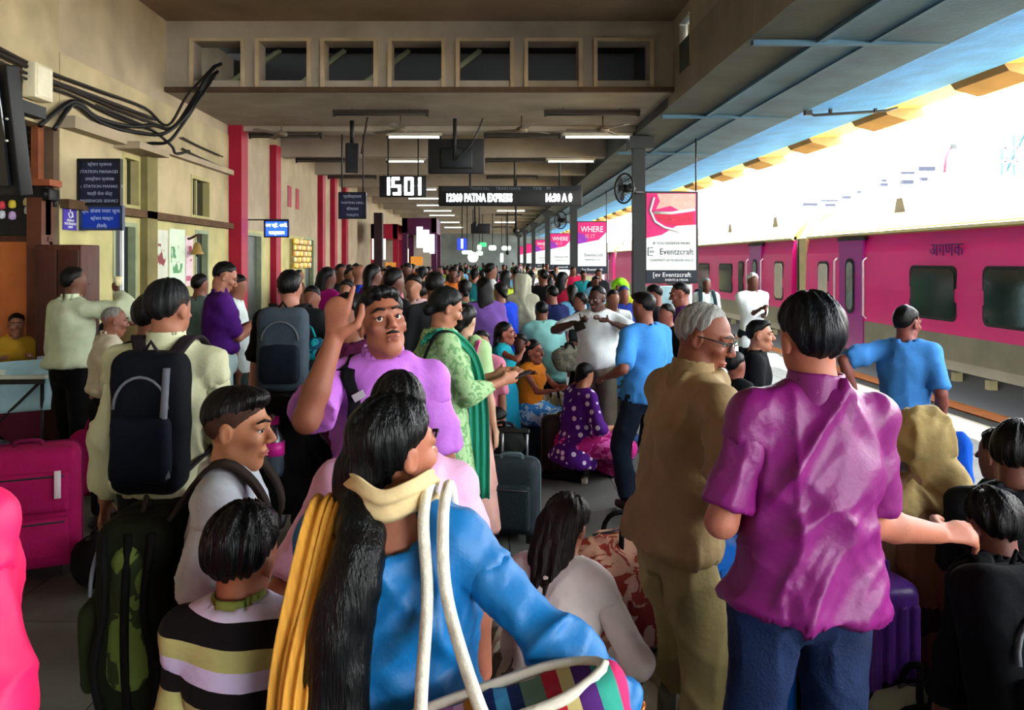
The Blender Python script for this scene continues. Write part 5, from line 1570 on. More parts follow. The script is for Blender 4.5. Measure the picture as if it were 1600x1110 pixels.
bb = sdf_obj('bag_body', [cone((-0.13, 0, 0.10), (0.15, 0, 0.10), 0.075, None, 0.03, flat=((0, 1, 0), 0.7)), cone((-0.14, 0, -0.05), (0.17, 0, -0.05), 0.09, None, 0.05, flat=((0, 1, 0), 0.75)), cone((-0.12, 0, -0.18), (0.15, 0, -0.18), 0.08, None, 0.05, flat=((0, 1, 0), 0.75)),
                          plane((0, 0, 0.135), (0, 0, 1))], 0.010, cloth('ffffff', pat='vstripes', ramp=(-0.22, 0.25, STR)), bag, (), 1, 0.014, 9, 0.5, 1.0)
bb.rotation_euler = (0, R(-16), 0)
rim = [tilt @ Vector((x, y, 0.14)) for x, y in ((-0.19, -0.02), (-0.10, -0.055), (0.0, -0.06), (0.12, -0.055), (0.20, 0.0), (0.12, 0.05), (0, 0.055), (-0.12, 0.05), (-0.19, 0.02), (-0.19, -0.02))]
MB().tube(smooth_path(rim, 4), 0.010, 7).build('rope_rim', cloth('cfc9ba'), bag)
ra, ca = Matrix.Rotation(A.rz, 3, 'Z'), Vector(A.loc)
rb_ = Matrix.Rotation(R(-6), 3, 'Z')
def a2b(p): return rb_ @ ((ra @ Vector(p)) + ca - Vector((0.05, 1.36, 0.965)))
for k, (x0, xb) in enumerate(((0.075, -0.10), (0.112, 0.0))):
    q = [a2b((x0, 0.10, 1.22)), a2b((x0, 0.075, 1.34)), a2b((x0 + 0.002, 0.0, 1.408)), a2b((x0 + 0.004, -0.085, 1.365)), a2b((x0 + 0.02, -0.135, 1.24)), tilt @ Vector((xb - 0.02, -0.055, 0.17)), tilt @ Vector((xb, -0.06, 0.12))]
    MB().tube(smooth_path(q, 6), 0.0115, 8).build('rope_handle', mat('d5d0c0', 0.8, 0.2, var=0.12, scale=60, bump=0.3, bscale=160, name='white rope'), bag)

# small boy with the striped shirt
B = person('small boy in a black, white and olive striped shirt seen from behind', (382, 784, 1.72), side=-4, heading=-8, head=(-12, -6, 3), skinc='8a5238', hgt=0.155, g=0.95, vox=0.0095, lh=(-0.2, 0.06, 0.62), rh=(0.2, 0.12, 0.66),
           top=dict(m=cloth('ffffff', pat='stripes', ramp=(0.855, 1.195, [(0.0, 'a3a568'), (0.29, '0a0b0d'), (0.42, 'b9b4d4'), (0.53, 'a3a568'), (0.65, '0a0b0d'), (0.80, 'c6c2d8'), (0.97, 'b8bd8a')])), sleeve=0.85, hem=0.12, hemw=0.112, name='striped_shirt', collar=1, cm=cloth('6f7a3a'), fold=0.010),
           bottom=dict(c='16181c'), hair=H(th=0.017, rough=0.022, gloss=0.34, c='070808', line=((-0.12, -0.062), (-0.05, -0.04), (-0.026, 0.006), (0.008, 0.02), (0.03, 0.034), (0.06, 0.07), (0.12, 0.09))))

# older boy in profile
Cb = person('boy in profile with cropped black hair, white T-shirt and open grey shirt', (372, 604, 2.28), heading=-84, head=(-8, -4, 0), skinc='a8704f', face=True, hgt=0.150, g=0.95, vox=0.0095, gaze=(0.1, -0.05, 0),
            rh=(0.2, 0.10, 0.78), top=dict(c='b7bfc6', sleeve=0.95, hem=0.08, name='grey_shirt', fold=0.016), bottom=dict(c='15171a'), lips='9a4d4a',
            hair=H(th=0.010, rough=0.008, quiff=1, fade='3a251c', line=((-0.12, -0.01), (-0.06, 0.012), (-0.03, 0.034), (0.012, 0.044), (0.026, 0.046), (0.045, 0.066), (0.07, 0.074), (0.12, 0.08))))
sdf_obj('t_shirt', [cone(Cb.N - Cb.u * 0.10 + Cb.fs * 0.055, Cb.N - Cb.u * 0.22 + Cb.fs * 0.075, 0.075, 0.08, 0.02, flat=(Cb.fs, 0.6)), cone(Cb.N - Cb.u * 0.025, Cb.N - Cb.u * 0.01, 0.068, 0.062, 0.02),
                    cone(Cb.N - Cb.u * 0.005, Cb.N + Cb.u * 0.13, 0.053, 0.075, 0.006, op='s')], 0.009, cloth('dde6ea'), Cb.root, (), 1, 0.006, 4)
gbp = backpack(Cb, 'large olive and black backpack on the boy in profile', '12160b', '1c2210', (0.30, 0.20, 0.52), 0.22, '2e2723', v=0.010)

q0 = Cb.C + Cb.u * (0.01 - 0.22) - Cb.fs * (0.068 * Cb.s + 0.10 + 0.02)
sdf_obj('side_panel', [cone(q0 + Cb.rs * 0.135 - Cb.u * 0.12, q0 + Cb.rs * 0.135 + Cb.u * 0.16, 0.055, 0.045, 0.02, flat=(Cb.rs, 0.6))], 0.010, cloth('4f5e26', '20280f', 'print', 9, 0.5), gbp, (), 1, 0.008, 2)
for dx in (-0.065, 0.0, 0.06):
    MB().tube(smooth_path([q0 + Cb.rs * 0.15 + Cb.fs * dx + Cb.u * 0.24, q0 + Cb.rs * 0.178 + Cb.fs * (dx * 0.8) + Cb.u * 0.05, q0 + Cb.rs * 0.178 + Cb.fs * (dx * 1.2) - Cb.u * 0.1, q0 + Cb.rs * 0.15 + Cb.fs * dx - Cb.u * 0.25], 5), 0.011, 6).build('side_strap', cloth('0b0b0a'), gbp)

# man in the purple shirt
D = person('man in a purple magenta shirt and jeans with one arm stretched out', (1264, 457, 2.2), heading=7, side=4, head=(6, -4, 0), g=1.0, skinc='a86750', vox=0.0098,
           rh=(0.47, 0.10, 1.06), rel=(-1, -0.15, -0.8), fine='R', rp='loose', rdir=(0.97, 0.15, -0.06), rpn=(0.0, 0.55, -1), lh=(-0.10, 0.22, 1.12), lel=(-0.5, -0.3, -1),
           top=dict(m=mat('7a1468', 0.45, 0.4, var=0.1, scale=6, bump=0.2, bscale=60, name='purple satin cotton'), sleeve=0.82, hem=0.014, hemw=0.112, collar=1, fold=0.022, slr=1.12, vert=0.6, diag=1.5),
           bottom=dict(m=mat('0f2246', 0.8, 0.25, var=0.35, scale=5, bump=0.4, bscale=120, name='denim'), fit=1.0, rise=0.008), hair=H(th=0.019, rough=0.014, c='070b10', line=((-0.12, -0.064), (-0.05, -0.05), (-0.026, 0.004), (0.008, 0.02), (0.03, 0.034), (0.06, 0.07), (0.12, 0.09))))

# old man in khaki
E = person('old man in a khaki shirt and trousers with grey hair and spectacles', (1100, 474, 2.75), s=1.76, heading=-72, lean=9, head=(-44, -16, 0), g=0.95, skinc='7d4834', face=True, vox=0.0105, gaze=(0, -0.2, 0),
           rh=(0.27, 0.25, 1.16), rel=(0.9, -0.2, -1.0), lh=(-0.10, 0.36, 1.14), fine='', rp='loose',
           top=dict(m=mat('8c7650', 0.7, 0.25, var=0.12, scale=6, bump=0.25, bscale=55, name='khaki cotton'), sleeve=0.92, hem=0.02, hemw=0.098, collar=1, fold=0.026, slr=1.2),
           bottom=dict(m=mat('86784f', 0.8, 0.2, var=0.12, scale=6, bump=0.25, bscale=55, name='khaki drill'), fit=1.0, fold=0.018, rise=-0.01),
           hair=H(c='8a8b86', th=0.007, rough=0.010, gloss=0.6, brow='6a6560', line=((-0.12, -0.045), (-0.05, -0.03), (-0.026, 0.016), (0.002, 0.026), (0.012, 0.05), (0.03, 0.085), (0.06, 0.10), (0.12, 0.12))))
sp_ = carried('spectacles', 'dark rimmed spectacles worn by the khaki old man', 'spectacles', E)
for sg in (-1, 1):
    MB().tube([E.HP(sg * 0.032 + 0.022 * math.cos(R(a)), 0.104 - 0.01 * abs(math.cos(R(a))), 0.008 + 0.017 * math.sin(R(a))) for a in range(0, 361, 24)], 0.0022, 5).build('rim', M_black, sp_)
    MB().tube([E.HP(sg * 0.054, 0.096, 0.014), E.HP(sg * 0.078, 0.04, 0.016), E.HP(sg * 0.080, -0.01, 0.014), E.HP(sg * 0.078, -0.03, -0.01)], 0.0026, 5).build('temple_arm', M_black, sp_)
MB().tube([E.HP(-0.010, 0.105, 0.012), E.HP(0.0, 0.110, 0.015), E.HP(0.010, 0.105, 0.012)], 0.0022, 5).build('bridge', M_black, sp_)

# man in the lilac shirt looking up, hand raised
F = person('man in a lilac shirt looking up with a raised hand', (598, 447, 2.75), heading=186, lean=2, head=(18, 16, 6), g=1.05, skinc='8f563f', face=True, vox=0.0105, gaze=(0.22, -0.12, 0),
           rh=(0.150, 0.235, 1.60), rel=(0.35, 0.45, -1.0), fine='R', rp='point', rdir=(-0.12, 0.05, 1), rpn=(-0.3, -1, 0),
           top=dict(m=mat('b268c8', 0.6, 0.3, var=0.1, scale=6, bump=0.25, bscale=55, name='lilac cotton'), sleeve=0.80, hem=0.09, collar=1, fold=0.016, slr=1.25, belly=1.0), bottom=dict(c='15161a'),
           lips='74392e', hair=H(th=0.017, quiff=1, rough=0.014))
MB().tube([F.HP(-0.022, 0.090, -0.046), F.HP(0, 0.099, -0.043), F.HP(0.022, 0.090, -0.046)], [0.003, 0.0055, 0.003], 6).build('moustache', hairmat(), F.root)
sb = carried('shoulder_bag', 'black shoulder bag with a bottle pocket hanging from the lilac shirt man', 'bag', F)
bc = Vector((0.33, 0.0, 1.19))
sdf_obj('bag_body', [cone(bc + Vector((-0.04, 0, 0.12)), bc + Vector((0.05, 0, 0.12)), 0.07, None, 0.03, flat=((0, 1, 0), 0.75)), cone(bc + Vector((-0.06, 0, -0.02)), bc + Vector((0.06, 0, -0.02)), 0.08, None, 0.05, flat=((0, 1, 0), 0.8)), cone(bc + Vector((-0.05, 0, -0.14)), bc + Vector((0.05, 0, -0.14)), 0.075, None, 0.04, flat=((0, 1, 0), 0.8))],
        0.010, cloth('0b0b0d'), sb, (), 1, 0.008, 4)
ribbon('strap', [bc + Vector((0.0, -0.03, 0.16)), (0.24, 0.05, 1.44), F.SR + Vector((-0.05, 0.055, 0.05)), F.SR + Vector((-0.075, -0.02, 0.085)), F.SR + Vector((-0.04, -0.10, 0.0)), bc + Vector((0, -0.06, 0.12))], [(0, 1, 0), (0.4, 0.6, 0), (1, 0.2, 0), (1, 0, 0), (1, 0, 0), (0, 1, 0)], 0.05, cloth('0d0d10'), sb, 0.008, 1, 0, 5, 4)
ribbon('strap', [F.SR + Vector((-0.075, -0.02, 0.085)), F.SR + Vector((-0.05, 0.085, 0.03)), F.C + F.fs * 0.15 + Vector((0.09, 0, 0.06)), F.W + F.fs * 0.15 + Vector((0.13, 0, 0.02)), bc + Vector((-0.08, 0.05, 0.02))], [(1, 0, 0), (1, 0, 0), (1, 0, 0.4), (1, 0, 0.3), (0.6, 0, 1)], 0.045, cloth('0d0d10'), sb, 0.008, 1, 0, 5, 4, label='black strap across the chest')
MB().box(F.C + F.fs * 0.162 + Vector((0.075, 0, 0.10)), (0.04, 0.015, 0.025), (0, 0.5, 0)).build('buckle', mat('c9ccd0', 0.3, metal=0.7, name='buckle'), sb)
bt = carried('water_bottle', 'clear bottle with a magenta cap and label in the black shoulder bag', 'bottle', F)
bo = bc + Vector((0.03, 0.085, -0.06))
MB().lathe([(0.030, 0), (0.033, 0.02), (0.033, 0.10), (0.028, 0.13), (0.014, 0.16), (0.013, 0.175)], bo, 14).build('bottle_body', mat('3a4550', 0.15, 0.5, name='bottle plastic'), bt)
MB().lathe([(0.0345, 0.07), (0.0345, 0.115)], bo, 14).build('bottle_label', mat('c0208a', 0.4, name='magenta label'), bt)
MB().lathe([(0.0, 0.172), (0.016, 0.172), (0.016, 0.198), (0.0, 0.2)], bo, 12).build('cap', mat('d02890', 0.4, name='magenta cap'), bt)

# person in the pale pink T-shirt right behind the blue kurta
G = person('person in a pale pink T-shirt half hidden behind the blue kurta woman', (622, 580, 2.12), s=1.62, heading=4, lean=10, head=(0, -12, 0), g=1.02, skinc='9a5c46', vox=0.0098, lh=(-0.25, 0.05, 0.80), lel=(-0.6, -0.6, 0),
           top=dict(m=mat('d9a6c6', 0.7, 0.25, var=0.1, scale=7, bump=0.25, bscale=55, name='pale pink jersey'), sleeve=0.85, hem=0.10, fold=0.020, slr=1.15, diag=1.4), bottom=dict(c='101215'), hair=H())

# man in the cream shirt with the black backpack
Hm = person('man in a cream shirt with a black backpack seen from behind', (266, 436, 3.2), heading=0, head=(-22, -3, 0), g=1.02, skinc='8f5a42',
            top=dict(m=mat('b9bb97', 0.75, 0.25, var=0.1, scale=6, bump=0.25, bscale=50, name='cream shirting'), sleeve=1.85, hem=0.0, hemw=0.108, collar=1, fold=0.028, slr=1.2), bottom=dict(c='121417'), hair=H(th=0.011, rough=0.014, c='0c0e10', gloss=0.5, fade='2a1d18'), lh=(-0.27, 0.05, 0.86), rh=(0.28, 0.1, 0.9))
backpack(Hm, 'black backpack with grey piping on the cream shirt man', '0a0d14', '0c111c', (0.27, 0.16, 0.52), 0.08, '241c22', stripe='5b5f68', off=0.03)
Kd = person('man in black hidden behind the cream shirt man', (238, 458, 3.9), heading=-20, g=1.05, skinc='6f422f', top=dict(c='0b0c12', sleeve=1.9, hem=0.1), bottom=dict(c='0d0e12'), hair=H())

# woman at the red edge on the left
Rr = person('woman in a glowing pink red kurta at the edge of the frame', (-128, 520, 1.42), heading=-10, female=True, g=1.12, skinc='9c6048', vox=0.010, rh=(0.15, 0.06, 0.92), rel=(0.6, -0.8, 0),
            top=dict(m=mat('e2145a', 0.55, 0.35, var=0.08, scale=6, name='pink red silk'), sleeve=1.9, hem=0.25, hemw=0.13, name='kurta', fold=0.014, slr=1.4), bottom=dict(c='8a0f3c'), hair=dict(kind='long'))
# seated woman, white top and long brown hair
Fw = person('woman in a white top with loose brown hair sitting low on a bag', (886, 772, 2.9), s=1.58, pose='floor', heading=-28, lean=14, head=(-10, -14, 4), female=True, skinc='9a5c46', vox=0.0105, rh=(0.15, 0.26, 0.42), rel=(0.7, -0.7, 0.0),
            top=dict(m=cloth('d8cac4'), sleeve=1.9, hem=0.10, hemw=0.11, fold=0.016, vert=1.2, name='white_top'), bottom=dict(kind='skirt', m=cloth('ffffff', pat='vstripes', ramp=(-0.5, 0.5, [(i / 20, ('b7b09a', '5c5a4c')[i % 2]) for i in range(20)])), fold=0.016),
            hair=dict(kind='long', c='1d120d', len=0.26, w=0.085, th=0.016, rough=0.02))
MB().tube([Fw.WR.lerp(Fw.ER, 0.15) + Vector((0.032 * math.cos(R(a)), 0.032 * math.sin(R(a)), 0.01 * math.sin(R(a)))) for a in range(0, 361, 24)], 0.012, 6).build('bangle', mat('c2a72c', 0.4, metal=0.3, name='yellow bangle'), Fw.root)

# right edge group
BBh = person('woman sitting with a beige scarf over her head and shoulders', (1434, 652, 3.05), s=1.6, pose='sit', heading=12, lean=4, head=(14, -10, 0), female=True, g=1.1, skinc='7d4834', top=dict(m=cloth('7a5c44'), sleeve=1.8, hem=0.12, hemw=0.13, fold=0.014, name='shawl'),
             bottom=dict(kind='skirt', c='3a2028'), hair=dict(kind='none'))
SCM = mat('b09a66', 0.8, 0.2, var=0.15, scale=6, bump=0.25, bscale=45, name='beige scarf cloth')
hp = BBh.HP
sdf_obj('headscarf', [ell(hp(0, -0.02, 0.03), (0.088, 0.106, 0.102), 0.02), cone(hp(0, -0.04, -0.02), BBh.N - BBh.f * 0.05, 0.066, 0.062, 0.02, flat=(BBh.f, 0.85)),
                      cone(BBh.N - BBh.f * 0.03 + BBh.r * 0.10 - BBh.u * 0.075, BBh.N - BBh.f * 0.03 - BBh.r * 0.10 - BBh.u * 0.075, 0.066, None, 0.035, flat=(BBh.f, 0.9)),
                      cone(BBh.N - BBh.f * 0.07 + BBh.r * 0.04, BBh.C - BBh.f * 0.115 + BBh.r * 0.06 - BBh.u * 0.06, 0.075, 0.055, 0.04, flat=(BBh.f, 0.5)),
                      ell(hp(0, 0.11, -0.02), (0.075, 0.07, 0.10), 0.02, op='s')], 0.010, SCM, BBh.root, (), 1, 0.022, 22, 0.9, 1.2, 1.2)
CC = person('young man with black hair sitting at the edge of the frame by the scarf woman', (1592, 656, 2.75), s=1.66, pose='sit', heading=-35, lean=6, head=(-20, -6, 0), skinc='6a4036', face=True, top=dict(c='1c2024', sleeve=0.8), bottom=dict(c='1a2230'), hair=H(th=0.017))
CD = person('person in dark green leaning behind the young man at the frame edge', (1560, 668, 3.3), s=1.6, pose='sit', heading=20, skinc='6a4036', top=dict(c='1f3a2c', sleeve=1.8), bottom=dict(c='15181c'), hair=H(th=0.015))
DD = person('child with a round black head of hair bent over behind the outstretched hand', (1552, 764, 2.5), s=1.35, pose='sit', hgt=0.155, heading=4, lean=16, head=(0, -22, 0), skinc='6a4036', top=dict(c='0c0f14', sleeve=1.7, hem=0.06), bottom=dict(c='101722'), hair=H(th=0.022, rough=0.02))
backpack(DD, 'big black backpack on the bent child with a pale reflex strip', '090b0e', '0b1118', (0.36, 0.20, 0.62), 0.16, '101216', v=0.010, off=-0.10, stripe='6c7a7c')
# ------------------------------------------------------------------ people in the middle distance
gr, sh_ = '8a9a7a', 'c0c4b0'
Im = person('man in a pale green shirt raising a cup to his mouth', (118, 416, 6.3), heading=-28, head=(-18, 4, 0), g=1.1, skinc='5f3a2a', rh=(0.20, 0.26, 1.60), rel=(1, -0.2, -0.6), rp='grip', top=dict(c='b9c4a4', sleeve=1.9, hem=-0.02, hemw=0.115, slr=1.2, collar=1), bottom=dict(c='0c0d10'), hair=H())
cu = carried('paper_cup', 'small paper cup in the hand of the pale green shirt man', 'cup', Im)
MB().lathe([(0.024, 0), (0.033, 0.075), (0.030, 0.075), (0.022, 0.004)], Im.WR + Vector((-0.03, 0.03, 0.05)), 12).build('cup', mat('d8cfa0', 0.6, name='paper'), cu)
Jm = person('old man in a cream shirt with thin grey hair carrying a magenta bag', (179, 479, 5.6), heading=-55, lean=6, head=(0, -8, 0), skinc='7a4a38', face=True, rh=(0.16, 0.10, 0.78), rp='fist', top=dict(c='c0b7a0', sleeve=1.85, hem=-0.06, collar=1), bottom=dict(c='0d0e11'),
            hair=H(c='6f6d68', th=0.005, gloss=0.6, line=((-0.12, -0.04), (-0.05, -0.03), (-0.026, 0.016), (0.002, 0.03), (0.03, 0.08), (0.06, 0.10), (0.12, 0.12))))
mg = thing('cloth_bag', 'magenta cloth bag hanging from the hand of the cream shirt old man', 'bag', (at(152, 700, 5.55).x, 5.5, 0.22), R(20))
sdf_obj('bag_body', [cone((-0.07, 0, 0.40), (0.07, 0, 0.40), 0.07, None, 0.05, flat=((0, 1, 0), 0.7)), cone((-0.06, 0, 0.12), (0.06, 0, 0.12), 0.10, None, 0.06, flat=((0, 1, 0), 0.7)), cone((-0.05, 0, 0.25), (0.05, 0, 0.25), 0.095, None, 0.06, flat=((0, 1, 0), 0.7))], 0.018, cloth('8a0f4a'), mg, (), 1, 0.014, 3)
MB().tube(smooth_path([(-0.06, 0, 0.44), (-0.02, 0, 0.55), (0.02, 0, 0.55), (0.06, 0, 0.44)], 4), 0.01, 6).build('handle', cloth('8a0f4a'), mg)
Lw = person('woman in a yellow top sitting behind the stall table', (26, 489, 7.5), s=1.58, pose='sit', heading=-150, head=(0, -4, 0), female=True, skinc='8a5a44', face=True, top=dict(c='b08a28', sleeve=0.9), bottom=dict(kind='skirt', c='5a2030'), hair=dict(kind='bun'), lh=(-0.15, 0.3, 0.95), rh=(0.15, 0.32, 0.95))
Mp = person('man in a deep purple shirt looking at the phone in his hands', (351, 409, 6.7), heading=-66, head=(0, -26, 0), g=1.12, skinc='9a6650', face=True, rh=(0.06, 0.34, 1.38), lh=(-0.02, 0.36, 1.36), rp='grip', top=dict(c='45186a', sleeve=0.9, hem=-0.05, collar=1), bottom=dict(c='a9c2c4'), hair=H())
ph = carried('mobile_phone', 'dark phone held by the deep purple shirt man', 'phone', Mp)
MB().rbox(Mp.WR + Vector((-0.03, 0.10, 0.02)), (0.075, 0.15, 0.012), 0.004, 2, rot=(0.5, 0, 0)).build('handset', M_black, ph)
MB().rbox(Mp.WR + Vector((-0.03, 0.098, 0.027)), (0.066, 0.135, 0.004), 0.001, 1, rot=(0.5, 0, 0)).build('screen', mat('2a3340', 0.1, name='phone screen'), ph)
person('man in a white shirt just behind the deep purple shirt man', (372, 428, 7.5), heading=-80, head=(0, -14, 0), skinc='7a4a38', top=dict(c='cfdcd8', sleeve=0.9, hem=0.08), bottom=dict(c='2a3a38'), hair=H())
person('man in a grey teal shirt behind the deep purple shirt man near the posters', (314, 427, 8.0), heading=-30, skinc='7a4a38', top=dict(c='6f8a86', sleeve=1.8), bottom=dict(c='1a2020'), hair=H())
for k, (x, y, Y, c, lb) in enumerate(((186, 464, 7.3, '2a3038', 'dark haired person by the first door behind the grey haired man'), (206, 470, 7.0, '6a5a3a', 'short person with a tan top beside the first door facing out'), (231, 478, 7.4, '3a2a2a', 'short woman in a brown top before the posters'))):
    person(lb, (x, y, Y), heading=(170, 215, 200)[k], skinc='8a5a44', top=dict(c=c, sleeve=1.6), bottom=dict(c='23252a'), hair=H() if k < 2 else dict(kind='bun'), face=(k > 0))
Nm = person('man in black with a grey backpack walking away near the red pilaster', (454, 421, 5.3), heading=4, head=(-10, 0, 0), g=1.08, skinc='a06a58', rh=(0.27, 0.02, 0.98), rel=(1, -0.4, 0), top=dict(c='101214', sleeve=0.9), bottom=dict(c='0b0c0e'), hair=H(), feet=[(0.1, -0.1, 0.08), (-0.1, 0.2, 0.08)])
backpack(Nm, 'grey and black backpack on the man walking near the red pilaster', '3b4650', '141c26', (0.31, 0.2, 0.52), 0.05)
tb = thing('shopping_bag', 'crumpled teal shopping bag in the hand of the walking backpack man', 'bag', (at(487, 575, 5.2).x, 5.15, at(0, 610, 5.2).z), 0)
sdf_obj('bag_body', [cone((-0.05, 0, 0.26), (0.06, 0, 0.28), 0.06, None, 0.05, flat=((0, 1, 0), 0.6)), cone((-0.06, 0, 0.08), (0.06, 0, 0.08), 0.09, None, 0.06, flat=((0, 1, 0), 0.7))], 0.017, cloth('128a90', '0b3a55', 'print', 12, 0.5), tb, (), 1, 0.02, 3)
MB().tube(smooth_path([(-0.05, 0, 0.3), (0.0, 0, 0.42), (0.05, 0, 0.3)], 4), 0.008, 6).build('handle', cloth('128a90'), tb)
On = person('woman with black hair and a plum top behind the raised hand', (545, 457, 3.75), heading=150, female=True, skinc='6f422f', top=dict(c='4a1636', sleeve=1.6, hem=0.2, name='kurta'), bottom=dict(c='2a1024'), hair=dict(kind='long', len=0.2))
# green kurta lady
Pg = person('woman in a pale green printed kurta with a teal dupatta reading her phone', (697, 448, 4.5), heading=-72, head=(4, -22, 0), female=True, g=1.12, skinc='a06a50', face=True, rh=(0.10, 0.33, 1.17), lh=(-0.06, 0.34, 1.18), rp='grip',
            top=dict(m=cloth('9cc08c', '6f9a68', 'print', 22, 0.52), sleeve=1.7, hem=0.22, hemw=0.13, name='kurta'), bottom=dict(c='8fae86'), hair=dict(kind='bun', c='0f1413'))
tq = mat('2aa88c', 0.6, 0.3, var=0.15, scale=6, aniso=(20, 20, 2), name='teal cotton')
ribbon('dupatta', [Pg.N + Vector((0.11, -0.10, -0.02)), Pg.N + Vector((0.085, -0.03, 0.02)), Pg.N + Vector((0.10, 0.07, -0.05)), Pg.C + Vector((0.11, 0.15, 0.02)), Pg.W + Vector((0.10, 0.19, 0.0)), Pg.P + Vector((0.11, 0.20, -0.1)), Pg.P + Vector((0.11, 0.2, -0.40))], [(0.5, 0.5, 0.5), (0.3, 0.9, 0.3), (0.2, 0.8, 0.6), (0.5, 0.9, 0), (0.4, 0.9, 0), (0.4, 0.9, 0), (0.4, 0.9, 0)], 0.11, tq, Pg.root, 0.006, 3, 0.012, 5, 12, 'teal dupatta hanging in front')
gp_ = carried('mobile_phone', 'phone held low by the green kurta woman', 'phone', Pg)
MB().rbox(Pg.WR + Vector((-0.05, 0.11, 0.02)), (0.075, 0.15, 0.012), 0.004, 2, rot=(0.3, 0, 0)).build('handset', M_black, gp_)
gb = carried('handbag', 'black handbag with a thin strap on the back of the green kurta woman', 'bag', Pg)
c0 = Pg.W + Vector((0.10, -0.18, -0.02))
sdf_obj('bag_body', [cone(c0, c0 + Vector((0, 0, -0.14)), 0.07, 0.085, 0.03)], 0.016, cloth('101114'), gb, (), 1, 0.006, 3)
MB().tube(smooth_path([c0, Pg.C + Vector((0.13, -0.13, 0.03)), Pg.SR + Vector((0.0, -0.05, 0.07)), Pg.SR + Vector((-0.01, 0.06, 0.03)), Pg.C + Vector((0.15, 0.02, -0.04)), c0 + Vector((0.02, 0.05, 0))], 5), 0.009, 6).build('strap', cloth('101114'), gb)
Qs = person('woman in a light green blouse and pink edged sari beside the green kurta woman', (728, 474, 5.3), s=1.6, heading=-30, female=True, skinc='b08a70', top=dict(c='9cbf88', sleeve=0.7, hem=-0.06, neck=lambda J: (J.N - J.f * 0.08, 0.085)), bottom=dict(kind='skirt', c='c89a90', name='sari'), hair=dict(kind='bun'))
ribbon('sari_border', [Qs.SR + Vector((-0.02, 0.04, 0.05)), Qs.SR + Vector((0.0, -0.07, 0.03)), Qs.W + Vector((0.13, -0.13, 0)), Qs.P + Vector((0.16, -0.12, -0.3)), Qs.P + Vector((0.18, -0.1, -0.65))], (0.6, -0.6, 0), 0.08, cloth('d8609a'), Qs.root, 0.008, 2, 0.008, 5, 8)
# girls and seated travellers
Rg = person('girl in a turquoise dress standing with a hand at her mouth', (790, 502, 7.1), s=1.34, heading=-100, female=True, hgt=0.15, skinc='8a4a38', face=True, rh=(0.08, 0.20, 1.08), lh=(-0.05, 0.2, 0.85), top=dict(c='1fa0b0', sleeve=0.2, hem=0.05), bottom=dict(kind='skirt', c='178aa8', hem=0.18, hemw=0.14, name='dress_skirt'), hair=dict(kind='long', len=0.12))
Sg = person('girl in an orange top sitting with her arms on her knees', (834, 530, 7.3), s=1.42, pose='sit', heading=-120, female=True, hgt=0.15, skinc='8a4a38', face=True, top=dict(c='c8741c', sleeve=0.3), bottom=dict(kind='skirt', m=cloth('2f7ec0', 'b8d4e0', 'print', 14, 0.52)), hair=dict(kind='long', len=0.12), rh=(0.12, 0.36, 0.72), lh=(-0.12, 0.36, 0.72))
Tp = person('woman in a purple sari with white spots sitting on the luggage', (915, 566, 6.8), s=1.55, pose='floor', heading=-60, lean=10, head=(0, -10, 0), female=True, g=1.1, skinc='a06a50', top=dict(m=cloth('4c1478', 'e6d6ee', 'dots', 15, 0.30), sleeve=1.3, hem=0.1, hemw=0.13, name='sari_top'), bottom=dict(kind='skirt', m=cloth('a0146a', 'd860b0', 'print', 12, 0.55)), hair=dict(kind='bun'), rh=(0.2, 0.3, 0.45))
Um = person('man in a white shirt holding his hands before his chest', (933, 446, 7.1), heading=160, head=(-24, -8, 0), g=1.2, skinc='4a2e28', face=True, rh=(0.14, 0.22, 1.32), rel=(1, 0, -0.4), lh=(-0.16, 0.22, 1.32), lel=(-1, 0, -0.4), rp='grip', top=dict(c='d6dee0', sleeve=0.9, hem=-0.03, collar=1, belly=1.1), bottom=dict(c='5c564c'), hair=H())
wl = carried('wallet', 'dark wallet held open by the white shirt man', 'wallet', Um)
MB().rbox(Um.WR + Vector((-0.04, 0.06, -0.03)), (0.10, 0.03, 0.08), 0.006, 2, rot=(0.3, 0.4, 0)).build('cover', mat('14100e', 0.6, name='leather'), wl)
MB().box(Um.WR + Vector((-0.04, 0.045, -0.02)), (0.09, 0.006, 0.06), (0.3, 0.4, 0)).build('flap', mat('2a1e18', 0.6, name='leather flap'), wl)
Vm = person('man in a light aqua shirt bending down seen from behind', (846, 470, 8.4), s=1.66, heading=10, lean=22, head=(0, -15, 0), g=1.15, skinc='6f422f', top=dict(c='86c4c0', sleeve=0.8), bottom=dict(c='23282c'), hair=H())
Wm = person('person wrapped in a long pale grey shawl over the head', (816, 430, 9.8), heading=0, female=True, skinc='7a4a38', hair=dict(kind='none'), top=dict(c='9a9a86', sleeve=1.6, hem=0.3, hemw=0.14, name='shawl'), bottom=dict(kind='skirt', c='8a8a78'))
sdf_obj('head_shawl', [ell(Wm.HP(0, -0.02, 0.03), (0.105, 0.12, 0.11), 0.03), cone(Wm.HP(0, -0.03, -0.02), Wm.W - Wm.f * 0.07, 0.10, 0.17, 0.08, flat=(Wm.f, 0.6)), ell(Wm.HP(0, 0.12, -0.02), (0.07, 0.07, 0.1), 0.02, op='s')], 0.026, cloth('a3a38e'), Wm.root, (), 1, 0.02, 5, 1.3, 0.4)
Xl = person('woman with very long wavy black hair and a lilac kurta seen from behind', (757, 433, 7.9), heading=4, female=True, skinc='7a4a38', g=1.1, top=dict(c='6a4a90', sleeve=0.9, hem=0.2, name='kurta'), bottom=dict(c='2a2438'), hair=dict(kind='long', len=0.34, w=0.085, rough=0.02))
